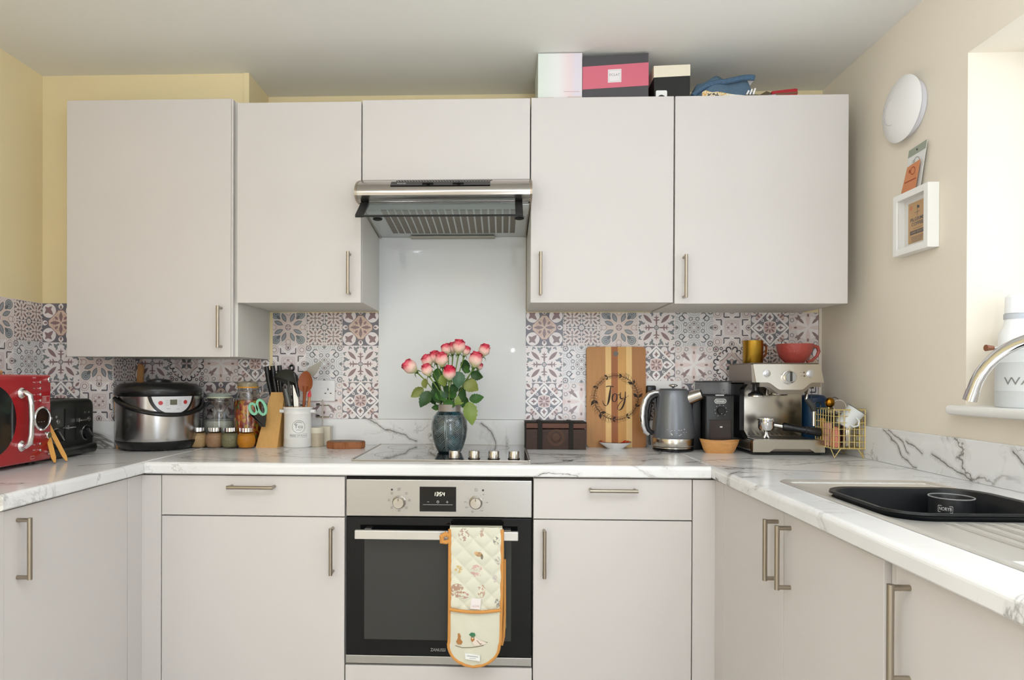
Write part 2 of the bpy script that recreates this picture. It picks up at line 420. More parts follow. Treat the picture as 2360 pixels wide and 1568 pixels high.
def tI(P, x, y, ax, ay, u, v):
    s = ax + ay + xsin(u*18)*.03
    P.put('#d3bfbb', (s < .74)*(s > .56)); P.put('#605b60', abs(s - .78) < .022); P.put('#8a7f80', abs(s - .54) < .015)
    P.put('#9a8b8c', (s < .34)); P.put('#4f5658', xleaf(ax, ay, .16, .16, 45, .17, .08)); P.put('#c9b5ae', xleaf(u, v, .17, 0, 0, .15, .04))
    P.put('#45434a', abs(xdist(u, v, .83, .17) - .12) < .035); P.put(LGT, xdist(u, v, .74, .12) < .10); P.put('#45434a', abs(xdist(u, v, .68, .38) - .10) < .028); P.put(LGT, xdist(u, v, .60, .34) < .085)
    P.put('#55525a', abs(xdist(ax, ay, .84, .84) - .13) < .022); P.put('#8c6f6d', xdist(ax, ay, .84, .84) < .075)
    P.put('#55525a', abs(xdist(u, v, .88, .56) - .065) < .022); P.put('#8c6f6d', xleaf(ax, ay, .62, .62, -45, .12, .045))
TM = dict(A=tile_mat('A', tA, '#716e75'), B=tile_mat('B', tB, '#e3d6d1'), C=tile_mat('C', tC, '#e2d7d2'), D=tile_mat('D', tD, '#e9e0de'),
          E=tile_mat('E', tE, '#dfdddd'), F=tile_mat('F', tF, '#e6dddb'), G=tile_mat('G', tG, '#7f7c82'), H=tile_mat('H', tH, '#e3dad8'), I=tile_mat('I', tI, '#dfd6d3'))
_tm = {}
def tile(parent, d, x, y, z, x0=-.0748, x1=.0748, z0=-.0748, z1=.0748, rotz=0.0):
    k = (d, round(x0, 4), round(x1, 4), round(z0, 4), round(z1, 4))
    if k not in _tm:
        bm = B(); add_box(bm, x0, x1, -0.003, 0.0, z0, z1); _tm[k] = mesh('tile', bm, TM[d])
    o = link('tile', _tm[k], parent, (x, y, z), (0, 0, rotz)); return o

# ------------------------------------------------------------------ the room
XL, XR, ZC = -1.5656, 1.4747, 2.338
YR = -4.9
YBX = -0.2075; XBX = -1.29
bm = B(); add_box(bm, XL-.1, XR+.4, YR-.1, .1, -.1, 0); FLO = mat('floor_vinyl', '#d2cfca', 0.4, noise=.1, nscale=5); struct('floor', bm, FLO)
bm = B(); add_box(bm, XL-.1, XR+.4, YR-.1, .1, ZC, ZC+.1); struct('ceiling', bm, CEILM)
bm = B(); add_box(bm, XL-.1, XR+.1, 0, .1, 0, ZC); wall_back = struct('wall_back', bm, WALLM)
bm = B(); add_box(bm, XL-.1, XL, YR, 0, 0, ZC); wall_left = struct('wall_left', bm, WALLM)
# right wall with the window opening
wy0, wy1, wz0, wz1 = -0.812, -2.25, 1.10, 2.081
bm = B()
add_box(bm, XR, XR+.32, wy0, 0, 0, ZC); add_box(bm, XR, XR+.32, YR, wy1, 0, ZC)
add_box(bm, XR, XR+.32, wy1, wy0, 0, wz0); add_box(bm, XR, XR+.32, wy1, wy0, wz1, ZC)
wall_right = struct('wall_right', bm, WALLR)
# rear wall, its unseen opening added to let daylight in
bm = B()
add_box(bm, XL, .5, YR-.1, YR, 0, ZC); add_box(bm, 1.4, XR, YR-.1, YR, 0, ZC); add_box(bm, .5, 1.4, YR-.1, YR, 2.25, ZC)
struct('wall_rear', bm, WALLR)
# boxed-in pipework in the left corner: narrow below the boiler cabinet, wide above it
bm = B(); add_box(bm, XL, XBX, YBX, 0, 0.9, 1.9); box_low = struct('wall_boxing_lower', bm, WALLM)
bm = B(); add_box(bm, XL, -0.763, YBX, 0, 1.9, ZC); struct('wall_boxing_upper', bm, WALLM)
bm = B(); add_box(bm, -0.783, -0.761, YBX-.004, YBX+.004, 1.95, ZC, 0.001); struct('trim_1', bm, WALLM)
# window
bm = B()
fx = XR+.22
for (a, b_, c, d) in ((wy0, wy0-.06, wz0, wz1), (wy1+.06, wy1, wz0, wz1), (wy0, wy1, wz0, wz0+.06), (wy0, wy1, wz1-.06, wz1), (-1.52, -1.58, wz0, wz1)):
    add_box(bm, fx, fx+.06, min(a, b_), max(a, b_), c, d, 0.004)
win = struct('window_1', bm, WHITEG)
bm = B(); add_box(bm, fx+.025, fx+.033, wy1+.06, wy0-.06, wz0+.06, wz1-.06)
GP = Mat('window_pane'); GP.b.inputs['Base Color'].default_value = (1, 1, 1, 1)
tr = GP.n('ShaderNodeBsdfTransparent'); gl = GP.n('ShaderNodeBsdfGlossy'); gl.inputs['Roughness'].default_value = 0.02
mxs = GP.n('ShaderNodeMixShader'); mxs.inputs[0].default_value = 0.06; GP.l(tr.outputs[0], mxs.inputs[1]); GP.l(gl.outputs[0], mxs.inputs[2])
GP.l(mxs.outputs[0], GP.t.nodes['Material Output'].inputs[0])
part('pane', bm, GP.m, win)
bm = B(); add_box(bm, XR-.04, XR+.22, wy1-.03, wy0+.03, 1.087, 1.113, 0.011, 4)
part('window_sill', bm, WHITEG, win, smooth=True)

# tiles, children of the walls that carry them
ZU = 1.0153
S1, S2, S3 = ZU+.075, ZU+.225, ZU+.375
top = 1.4503
rows = [(S1, -.0748, .0748), (S2, -.0748, .0748), (S3, -.0748, top - S3)]
right = {0: 'GDA', 1: 'HEB', 2: 'IFC', 3: 'BGD', 4: 'AHE', 5: 'CIF', 6: 'EBG', 7: 'FAH'}
for c, s in right.items():
    x = .2965 + .075 + .15*c
    x1 = .0748 if c < 7 else XR - .012 - x
    for k in range(3):
        zz, z0, z1 = rows[k]; tile(wall_back, s[k], x, 0, zz, -.0748, x1, z0, z1)
left = {0: 'GDA', 1: 'HEB', 2: 'IFC'}
for c, s in left.items():
    x = -.3035 - .075 - .15*c
    for k in range(3):
        zz, z0, z1 = rows[k]; tile(wall_back, s[k], x, 0, zz, -.0748 if c < 2 else -.066, .0748, z0, z1)
for c, s in enumerate(('CG', 'AH', 'EI', 'GD')):
    x = -.747 - .068 - .144*c
    for k in range(2):
        zz = rows[k][0]; x0 = -.0718 if c < 3 else max(-.0718, XBX + .001 - x)
        tile(wall_back, s[k], x, 0, zz, x0, .0718)
# boxing front and return
for c, s in enumerate(('GDA', 'FCH')):
    x = XL + .075 + .15*c
    for k in range(3):
        zz, z0, z1 = rows[k]
        if k == 2: z1 = .0748
        tile(box_low, s[k], x, YBX, zz, -.0748, .0748 if c == 0 else XBX - x, z0, z1)
for c, s in enumerate(('EB', 'BA')):
    for k in range(2):
        y = YBX + .075 + .15*c
        tile(box_low, s[k], XBX, y, rows[k][0], -.0748, .0748 if c == 0 else -y - .004, rotz=PI/2)
for c, s in enumerate(('HEB', 'IFC', 'BGD', 'AHE', 'CIF')):
    y = YBX - .075 - .15*c
    for k in range(3):
        tile(wall_left, s[k], XL, y, rows[k][0], rotz=PI/2)
# cream bead of sealant beside the tiles
bm = B(); add_box(bm, -.7555, -.7425, -.005, 0, ZU, top, .001); struct('trim_2', bm, WALLM)
bm = B(); add_box(bm, XR-.011, XR, -.006, 0, ZU, top+.02, .001); struct('trim_3', bm, mat('pale_sealant', '#e8ddcc', .5))

# ------------------------------------------------------------------ wall cabinets
YU = -0.348
HP = {}
def handle(parent, p, axis, out, L=0.138, proj=0.031):
    """bar handle centred on p (on the door face), axis = bar direction, out = away from the door"""
    p, a, o = Vector(p), Vector(axis), Vector(out); bm = B()
    e0, e1 = p - a*L/2, p + a*L/2; q0, q1 = e0 + o*proj, e1 + o*proj
    add_tube(bm, [q0 - a*.0055, q1 + a*.0055], .0058, 14)
    for e, q in ((e0, q0), (e1, q1)): add_tube(bm, [e, q], .0052, 12)
    h = part('handle', bm, NICKEL, parent, smooth=True); return h
def wall_cabinet(label, x0, x1, z0, z1, hx, hz, door_x=None, group='wall cabinets', zc0=None):
    t = thing('wall_cabinet', label, 'cabinet', ((x0+x1)/2, 0, z0), group=group)
    bm = B(); zc = z0 + .004 if zc0 is None else zc0
    add_box(bm, x0+.001, x1-.001, YU+.021, -.001, zc, z1-.004, .0008)
    part('carcass', bm, CARC, t)
    bm = B(); d0, d1 = door_x or (x0+.0015, x1-.0015)
    add_box(bm, d0, d1, YU, YU+.018, z0, z1, .0015, 2)
    d = part('door', bm, CAB, t)
    if hx is not None: handle(d, (hx, YU, hz), (0, 0, 1), (0, -1, 0))
    return t
wall_cabinet('tall pale wall cabinet at the left corner, hanging lower than the others', -1.374, -.753, 1.2565, 2.182, -.806, 1.363, (-1.374, -.772), zc0=1.258)
bm = B(); add_box(bm, -.7712, -.7645, YU+.001, YU+.02, 1.257, 2.18, .001)
t0 = [o for o in bpy.data.objects if o.name == 'wall_cabinet'][0]
part('edge_strip', bm, CAB, t0)
wall_cabinet('pale wall cabinet left of the cooker hood', -.751, -.301, 1.4505, 2.1665, -.342, 1.553)
wall_cabinet('short pale flap cabinet directly above the cooker hood', -.300, .2975, 1.886, 2.171, None, None)
wall_cabinet('pale wall cabinet right of the hood, with the pink box on top', .2985, .799, 1.4505, 2.172, .3335, 1.55)
wall_cabinet('widest pale wall cabinet at the right, with the denim on top', .801, 1.3985, 1.4465, 2.172, .834, 1.539)

# ------------------------------------------------------------------ base cabinets
YB = -0.58
XLF, XRF = -0.965, 0.871
def carc(t, x0, x1, y0, y1, z0=.1, z1=.868):
    bm = B(); add_box(bm, x0, x1, y0, y1, z0, z1); return part('carcass', bm, CARC, t)
for lab, x0, x1, dh, vh in (('wide pale base cabinet with drawer, left of the oven', -.9, -.3005, -.5985, -.339),
                            ('narrower pale base cabinet with drawer, right of the oven', .3005, .8, .55, .3355)):
    t = thing('base_cabinet', lab, 'cabinet', ((x0+x1)/2, 0, 0), group='base cabinets')
    carc(t, x0+.001, x1-.001, YB+.022, -.03)
    bm = B(); add_box(bm, x0+.0015, x1-.0015, YB, YB+.018, .738, .8665, .0015); d = part('drawer', bm, CAB, t)
    handle(d, (dh, YB, .833), (1, 0, 0), (0, -1, 0))
    bm = B(); add_box(bm, x0+.0015, x1-.0015, YB, YB+.018, .15, .7345, .0015); d = part('door', bm, CAB, t)
    handle(d, (vh, YB, .632), (0, 0, 1), (0, -1, 0))
    bm = B(); add_box(bm, x0, x1, YB+.06, YB+.075, 0, .1); part('plinth', bm, CAB, t)
# left leg unit
t = thing('base_cabinet', 'pale base cabinet of the left leg, under the red microwave', 'cabinet', (-1.25, -.9, 0), group='base cabinets')
carc(t, XL+.03, XLF-.022, -1.16, YB-.001)
bm = B(); add_box(bm, XLF-.018, XLF, -1.163, -.659, .15, .866, .0015); d = part('door', bm, CAB, t)
handle(d, (XLF, -1.12, .768), (0, 0, 1), (1, 0, 0))
bm = B(); add_box(bm, XL+.03, XLF+.002, -1.183, -1.165, 0, .868, .001); part('end_panel', bm, CAB, t)
bm = B(); add_box(bm, XLF-.018, XLF, -.656, YB, .1, .866, .001); part('corner_post', bm, CAB, t)
bm = B(); add_box(bm, XLF-.001, -.9015, YB, YB+.018, .1, .866, .001); part('filler_panel', bm, CAB, t)
bm = B(); add_box(bm, XLF-.075, XLF-.06, -1.16, -.64, 0, .1); part('plinth', bm, CAB, t)
# right leg units
t = thing('base_cabinet', 'pale double base cabinet under the sink with two handles side by side', 'cabinet', (1.15, -1.05, 0), group='base cabinets')
carc(t, XRF+.022, XR-.03, -1.479, YB-.0, .1, .70)
bm = B(); add_box(bm, XRF, XRF+.018, -1.0735, -.659, .15, .866, .0012); d = part('door', bm, CAB, t)
handle(d, (XRF, -1.043, .768), (0, 0, 1), (-1, 0, 0))
bm = B(); add_box(bm, XRF, XRF+.018, -1.480, -1.0765, .15, .866, .0012); d = part('door', bm, CAB, t)
handle(d, (XRF, -1.112, .768), (0, 0, 1), (-1, 0, 0))
bm = B(); add_box(bm, XRF, XRF+.018, -.656, YB, .1, .866, .001); part('corner_post', bm, CAB, t)
bm = B(); add_box(bm, .8015, XRF+.001, YB, YB+.018, .1, .866, .001); part('filler_panel', bm, CAB, t)
bm = B(); add_box(bm, XRF+.06, XRF+.075, -1.48, -.64, 0, .1); part('plinth', bm, CAB, t)
t = thing('integrated_appliance_door', 'pale appliance front nearest the camera at the right edge, one long handle', 'cabinet', (1.15, -1.8, 0), group='base cabinets')
carc(t, XRF+.022, XR-.03, -2.12, -1.486)
bm = B(); add_box(bm, XRF, XRF+.018, -2.12, -1.514, .12, .869, .0015); d = part('door', bm, CAB, t)
handle(d, (XRF, -1.552, .765), (0, 0, 1), (-1, 0, 0), L=.15)
bm = B(); add_box(bm, XRF+.012, XRF+.018, -1.509, -1.483, .1, .866, .001); part('side_panel', bm, CAB, t)

# ------------------------------------------------------------------ worktop with upstands
ZW = .91
v_back = [(-.35, 1.015, -.27, .975), (-.27, .975, -.20, .952), (-.20, .952, -.15, .925), (-.06, .975, -.04, .99), (.155, .965, .175, .93), (.12, 1.0, .155, .965), (.175, .93, .178, .91), (-.05, .965, -.09, .95)]
v_right = [(-.46, 1.02, -.53, .975), (-.53, .975, -.56, .935), (-.56, .935, -.63, .915), (-.49, 1.02, -.56, .985), (-.56, .985, -.59, .955), (-.58, .99, -.66, .965), (-.70, .965, -.78, .94), (-.78, .94, -.86, .915), (-1.0, 1.01, -1.06, .96)]
v_top = [(.80, -.50, .93, -.42), (.93, -.42, 1.05, -.46), (.93, -.42, 1.1, -.36), (.45, -.5, .62, -.46), (1.1, -.55, 1.35, -.42), (1.35, -.42, 1.45, -.40), (-1.28, -.42, -1.15, -.32), (-1.1, -.70, -1.0, -.62), (.9, -.62, 1.2, -.70), (.35, -.25, .5, -.3), (.855, -.75, .90, -.70), (-.6, -.4, -.4, -.45)]
MB_TOP = marble('marble_laminate', 3.1, v_top, 'X', 'Y')
MB_BACK = marble('marble_laminate_back', 5.3, v_back, 'X', 'Z')
MB_RIGHT = marble('marble_laminate_right', 9.2, v_right, 'Y', 'Z')
MB_EDGE = marble('marble_laminate_edge', 12.4)
wt = thing('worktop', 'white marble-effect worktop running in a U around the room', 'worktop', (0, 0, 0))
def slab_outline(y_front, y_back):
    pts = [(y_back, .872), (y_front+.006, .872), (y_front+.001, .876)]
    for i in range(6):
        a = PI/2*i/5; pts.append((y_front+.012-.012*math.cos(a), .898+.012*math.sin(a)))
    pts.append((y_back, ZW)); return pts
WLX, WRX = -.946, .853
bm = B(); prismX(bm, slab_outline(-.598, -.0), WLX, WRX); part('countertop', bm, MB_TOP, wt)
bm = B(); o = slab_outline(0, .62)      # left leg: profile across x
pts = [(WLX - (u), z) for u, z in o]; pts = [(max(XL, x), z) for x, z in pts]
prismY(bm, pts, -1.187, 0.0); part('countertop', bm, MB_TOP, wt)
# right leg: front strip with profile, then flat pieces round the sink opening
SX0, SX1, SY0, SY1 = .962, 1.312, -1.64, -.90
bm = B(); pts = [(WRX + u, z) for u, z in slab_outline(0, SX0-WRX)]
prismY(bm, pts, -2.3, 0.0)
add_box(bm, SX1, XR, -2.3, 0, .872, ZW); add_box(bm, SX0, SX1, SY1, 0, .872, ZW); add_box(bm, SX0, SX1, -2.3, SY0, .872, ZW)
part('countertop', bm, MB_TOP, wt)
bm = B(); add_box(bm, XBX+.014, XR, -.014, -.0032, ZW, ZU, .0015); solo('worktop_upstand', bm, MB_BACK, 'white marble-effect upstand along the back wall behind the hob', 'upstand', (0, 0, 0))
bm = B(); add_box(bm, XR-.018, XR, -2.3, -.014, ZW, 1.022, .002); solo('worktop_upstand', bm, MB_RIGHT, 'veined marble-effect upstand along the right wall beside the sink', 'upstand', (0, 0, 0))
bm = B(); add_box(bm, XL+.014, XBX+.016, YBX-.016, YBX, ZW, ZU, .0015); solo('worktop_upstand', bm, MB_EDGE, 'short marble-effect upstand on the boxed-in corner beside the toaster', 'upstand', (0, 0, 0))
bm = B(); add_box(bm, XBX, XBX+.014, YBX, -.014, ZW, ZU, .0015); solo('worktop_upstand', bm, MB_EDGE, 'narrow marble-effect upstand return behind the paddle board', 'upstand', (0, 0, 0))
bm = B(); add_box(bm, XL, XL+.014, -1.187, YBX-.016, ZW, ZU, .0015); solo('worktop_upstand', bm, MB_EDGE, 'marble-effect upstand on the left wall behind the microwave', 'upstand', (0, 0, 0))

# glass splashback
GSP = mat('white_back_painted_glass', '#e2e3e3', 0.02, spec=0.5)
bm = B(); add_box(bm, -.3035, .2965, -.0065, -.0002, ZU+.001, 1.757, .0008)
solo('glass_splashback', bm, GSP, 'glossy pale glass splashback on the wall behind the hob', 'splashback', (0, 0, ZU))

# ------------------------------------------------------------------ cooker hood
t = thing('cooker_hood', 'stainless steel cooker hood with pulled-out glass visor', 'cooker hood', (0, 0, 1.79))
prof = [(-.002, 1.884), (-.352, 1.884)]
HC = [(-.352, 1.884), (-.37, 1.8775), (-.386, 1.8715), (-.402, 1.865), (-.417, 1.8575), (-.430, 1.849), (-.440, 1.839), (-.447, 1.828), (-.449, 1.816), (-.446, 1.805), (-.437, 1.7965), (-.424, 1.792)]
prof += HC[1:] + [(-.405, 1.79), (-.365, 1.792), (-.002, 1.785)]
bm = B(); prismX(bm, prof, -.2985, .2965)
HS = mat('hood_steel', '#b3aea8', 0.2, 1.0, noise=.05, nscale=30, stretch=(1, 40, 40))
part('body', bm, HS, t, smooth=True, ang=.5)
for x, s in ((-.2995, -1), (.2975, 1)):
    bm = B(); prismX(bm, [(y*1.004-.0008, z) for y, z in prof], x-.004, x+.003); part('end_cap', bm, mat('hood_end_cap', '#a49786', .35, .8), t, smooth=True, ang=.5)
# control strip and slots
def hood_y(z):      # front skin depth at height z
    for (ya, za), (yb, zb) in zip(HC, HC[1:]):
        if zb <= z <= za: return ya + (yb-ya)*(za-z)/(za-zb)
    return -.449
bm = B()
zz = [(1.857, 0), (1.872, 0)]
zA, zB = 1.838, 1.8585
yA, yB2 = hood_y(zA), hood_y(zB)
prismX(bm, [(yA-.004, zA), (yB2-.004, zB), (yB2+.006, zB+.001), (yA+.006, zA-.001)], -.182, .158)
cs = part('control_strip', bm, BLACKP, t)
ym = (yA+yB2)/2
for xx in (-.052, .052):
    bm = B(); add_box(bm, xx-.022, xx+.016, ym-.008, ym+.002, 1.847, 1.851, .001); add_box(bm, xx-.006, xx+.004, ym-.011, ym+.002, 1.847, 1.8525, .001)
    part('slider', bm, BLACKM, cs)
text('ZANUSSI', .008, WHITETXT, cs, onY(-.145, 1.846, ym-.0068), width=.03)
bm = B()
for i in range(34):
    x = -.168 + i*.0098; pass
    for k, zc in ((0, 1.866), (1, 1.870)):
        xx = x + k*.0045; yy = hood_y(zc); add_box(bm, xx, xx+.0045, yy-.002, yy+.006, zc-.0012, zc+.0012)
part('vent_hole', bm, BLACKM, t, kind='stuff')
# underside with grease filter
HU = mat('hood_underside', '#c9ccca', .35, .35); FM = Mat('filter_mesh'); x, y = coords(FM, 1, 1, b='Y')
P = Paint(FM, '#8d877b'); P.put('#5d574c', xfrac(y*160) < .45); P.done(); FM.b.inputs['Roughness'].default_value = .6
zf = lambda y: 1.757 - y*.075
bm = B()
def under(x0, x1, y0, y1, th=.004, dz=0.0):
    add_prism(bm, [(x0, y0), (x1, y0), (x1, y1), (x0, y1)], lambda u, v: Vector((u, v, zf(v)-dz)), lambda u, v: Vector((u, v, zf(v)+th-dz)))
under(-.292, .292, -.385, -.006); part('filter_panel', bm, HU, t)
for i in range(19):
    x = -.235 + i*.0258; bm = B(); under(x, x+.0195, -.33, -.065, .002, .0018); part('filter_slot', bm, FM.m, t)
for s in (-.262, .262):
    bm = B(); add_ball(bm, (s, -.25, zf(-.25)-.004), .018, (1, .7, .35)); part('filter_catch', bm, BLACKM, t, smooth=True)
bm = B(); prismX(bm, [(-.40, 1.788), (-.385, 1.788), (-.012, 1.752), (-.012, 1.762), (-.36, 1.80)], -.297, -.291); prismX(bm, [(-.40, 1.788), (-.385, 1.788), (-.012, 1.752), (-.012, 1.762), (-.36, 1.80)], .289, .295)
part('side_rail', bm, HS, t)
bm = B(); add_box(bm, -.17, .17, -.04, -.01, 1.748, 1.756, .002); part('lamp_cover', bm, mat('lamp_cover', '#a8a598', .5), t)
# visor
va, vb = Vector((0, -.412, 1.788)), Vector((0, -.50, 1.722))
bm = B(); prismX(bm, [(va.y, va.z), (vb.y, vb.z), (vb.y+.003, vb.z-.004), (va.y+.003, va.z-.004)], -.262, .243)
VG = mat('visor_glass', '#cfd6d6', .05, trans=.9, ior=1.3); part('visor_glass', bm, VG, t)
bm = B(); add_tube(bm, [(-.285, vb.y, vb.z-.001), (.266, vb.y, vb.z-.001)], .0032, 8); part('visor_edge', bm, BLACKM, t)
bm = B(); add_tube(bm, [(-.27, va.y+.004, va.z-.002), (.26, va.y+.004, va.z-.002)], .004, 8); part('visor_hinge', bm, CHROME, t)
for x0, x1 in ((-.289, -.262), (.243, .268)):
    bm = B(); prismX(bm, [(va.y+.006, va.z+.006), (vb.y-.002, vb.z+.002), (vb.y, vb.z-.006), (va.y+.01, va.z-.008)], x0, x1); part('visor_bracket', bm, BLACKM, t)

# ------------------------------------------------------------------ oven
t = thing('built_in_oven', 'stainless steel and black glass built-in oven under the hob', 'oven', (0, YB, .27))
bm = B(); add_box(bm, -.2985, .2985, YB+.02, -.06, .15, .87); part('housing', bm, GAP, t)
OS = mat('oven_steel', '#b5b2ad', 0.33, .9, noise=.04, nscale=30, stretch=(1, 40, 40))
bm = B(); add_box(bm, -.2965, .2965, YB-.002, YB+.02, .741, .8585, .002); fas = part('control_fascia', bm, OS, t)
bm = B(); add_box(bm, -.2955, .2955, YB-.003, YB+.02, .298, .7385, .002)
OG = mat('oven_black_glass', '#0c0c0d', .05, spec=.35); door = part('oven_door', bm, OG, t)
bm = B(); add_box(bm, -.237, .232, YB-.0036, YB-.003, .348, .672); part('window_pane', bm, mat('oven_window', '#3a3a38', .12, spec=.4), door)
bm = B(); add_box(bm, -.2975, .2975, YB-.002, YB+.02, .269, .2955, .002); part('lower_trim', bm, OS, t)
bm = B(); add_box(bm, -.258, .2525, YB-.052, YB-.036, .679, .7065, .002)
for s in (-.225, .22): add_box(bm, s-.01, s+.01, YB-.04, YB, .684, .702)
part('handle', bm, mat('handle_steel', '#d0ccc6', .35, .7), door)
# fascia details
bm = B(); add_box(bm, -.0605, .056, YB-.004, YB-.002, .758, .837, .0006); disp = part('display', bm, mat('display_black', '#08080a', .1), fas)
LED = mat('led_digits', '#f2f0d0', .5, emis='#fff6cf', es=1.6)
def seg7(bm, d, x, z, w, h, th, f, sl=.12):
    S7 = {'1': 'bc', '3': 'abgcd', '5': 'afgcd', '4': 'fgbc'}[d]
    P7 = dict(a=((0, 2), (1, 2)), b=((1, 1), (1, 2)), c=((1, 0), (1, 1)), d=((0, 0), (1, 0)), e=((0, 0), (0, 1)), f=((0, 1), (0, 2)), g=((0, 1), (1, 1)))
    for s in S7:
        (a0, b0), (a1, b1) = P7[s]; p0 = (x+a0*w+b0*h/2*sl, z+b0*h/2); p1 = (x+a1*w+b1*h/2*sl, z+b1*h/2)
        stroke(bm, [p0, p1], th, f, taper=False)
bm = B(); fD = lambda a, b: Vector((a, YB-.0046, b))
for i, d in enumerate('1354'): seg7(bm, d, -.017 + i*.0095 + (.001 if i > 1 else 0), .8085, .0055, .011, .0014, fD)
for zz in (.812, .817): flat(bm, ell(.0015+.0005, zz, .0007, .0007, 8), fD)
part('clock_digits', bm, LED, disp, label='13:54 in pale lit digits')
bm = B(); stroke(bm, [(-.036, .789), (-.030, .789)], .0008, fD, False); stroke(bm, [(.024, .789), (.032, .789)], .0008, fD, False); stroke(bm, [(.028, .785), (.028, .793)], .0008, fD, False)
stroke(bm, [(p[0], p[1]) for p in ell(-.002, .789, .0035, .0035, 16)]+[(.0015, .789)], .0007, fD, False); stroke(bm, [(-.002, .789), (-.002, .7935)], .0008, fD, False)
stroke(bm, [(-.05, .780), (.045, .780)], .0007, fD, False); part('touch_symbols', bm, WHITETXT, disp, kind='stuff')
def oven_knob(x, z):
    bm = B(); Mx = Matrix.Rotation(PI/2, 3, 'X')
    add_lathe(bm, [(.0215, 0), (.0215, .003), (.0195, .0045), (.0185, .018), (.0165, .0205), (0, .021)], (x, YB-.002, z), 32, Mx)
    k = part('knob', bm, STEEL2, fas, smooth=True)
    bm = B(); add_box(bm, x-.0008, x+.0008, YB-.0236, YB-.0228, z+.006, z+.015); part('pointer', bm, DARKTXT, k)
oven_knob(-.126, .787); oven_knob(.1185, .788)
bm = B(); fF = lambda a, b: Vector((a, YB-.0024, b))
def sq(cx, cz, s, fill=False):
    if fill: flat(bm, [(cx-s, cz-s), (cx+s, cz-s), (cx+s, cz+s), (cx-s, cz+s)], fF)
    else: stroke(bm, [(cx-s, cz-s), (cx+s, cz-s), (cx+s, cz+s), (cx-s, cz+s), (cx-s, cz-s)], .0008, fF, False)
sq(-.1495, .8265, .003, True); sq(-.1265, .828, .0042); stroke(bm, [(-.129, .8255), (-.124, .8305)], .0008, fF, False); stroke(bm, [(-.1265, .825), (-.1265, .831)], .0008, fF, False)
for (dx, dz) in ((-.0235, .028), (.0235, .028), (-.0325, .006), (.0325, .006), (-.0235, -.018), (.0235, -.018), (0, -.027)):
    sq(-.126+dx, .787+dz, .003); stroke(bm, [(-.128+dx, .787+dz), (-.124+dx, .787+dz)], .0008, fF, False)
sq(.1415, .827, .003, True); sq(.1195, .8285, .004); stroke(bm, [(.117, .831), (.122, .826)], .0008, fF, False)
for a in (55, 30, 0, -35, -60, -115, -150, 180, 150):
    c, s = math.cos(math.radians(a)), math.sin(math.radians(a)); stroke(bm, [(.1185+.026*c, .787+.026*s), (.1185+.0285*c, .787+.0285*s)], .0008, fF, False)
part('dial_symbols', bm, DARKTXT, fas, kind='stuff')
for s, x, z in (('50', .143, .8135), ('100', .1535, .788), ('150', .137, .762), ('200', .108, .758), ('250', .0885, .772), ('275', .0845, .789)):
    text(s, .0055, DARKTXT, fas, onY(x, z, YB-.0024))
text('ZANUSSI', .014, mat('zanussi_print', '#8a8a86', .4), door, onY(0, .3165, YB-.0034), width=.048, off=.0002)
bm = B(); add_box(bm, -.2985, .2985, YB, YB+.018, .15, .262, .0015); part('lower_panel', bm, CAB, t)

# ------------------------------------------------------------------ hob
t = thing('ceramic_hob', 'black ceramic hob with steel trim, reflecting the upstand', 'hob', (0, -.27, ZW))
HG = mat('ceramic_black_glass', '#0d0d0e', .035, spec=1.0, coat=1.0)
bm = B(); prismZ(bm, rrect(0, -.272, .584, .502, .004), ZW, ZW+.0045)
gl = part('glass_plate', bm, HG, t)
bm = B(); add_box(bm, -.2945, -.288, -.524, -.02, ZW, ZW+.0065, .001); add_box(bm, .288, .2945, -.524, -.02, ZW, ZW+.0065, .001)
add_box(bm, -.288, .288, -.526, -.521, ZW, ZW+.0055, .001); add_box(bm, -.288, .288, -.023, -.019, ZW, ZW+.0055, .001)
part('steel_trim', bm, mat('hob_trim', '#a49c92', .3, .9), t)
ZR = mat('zone_print', '#8a8a88', .3)
for cx, cy, r in ((-.165, -.135, .075), (-.15, -.37, .095), (.14, -.13, .09), (.10, -.36, .078)):
    bm = B(); stroke(bm, ell(cx, cy, r, r, 48)+[(cx+r, cy)], .0022, lambda a, b: Vector((a, b, ZW+.0047)), False); part('cooking_zone', bm, ZR, gl)
for x in (.042, .108, .174, .241):
    bm = B(); add_lathe(bm, [(.0195, 0), (.0195, .003), (.0178, .0035), (.0178, .024), (.0165, .0262), (0, .0265)], (x, -.472, ZW+.0045), 32)
    k = part('knob', bm, STEEL2, t, smooth=True); bm = B(); add_lathe(bm, [(.0205, 0), (.0205, .0022), (0, .0022)], (x, -.472, ZW+.0045), 24); part('collar', bm, BLACKP, k)

# ------------------------------------------------------------------ sink, drainer and tap
t = thing('stainless_sink', 'stainless steel inset sink with grooved drainer', 'sink', (1.13, -1.3, ZW))
SS = mat('sink_steel', '#e2dfd9', .38, .75)
bx0, bx1, by0, by1 = .970, 1.302, -1.362, -1.048
bm = B()
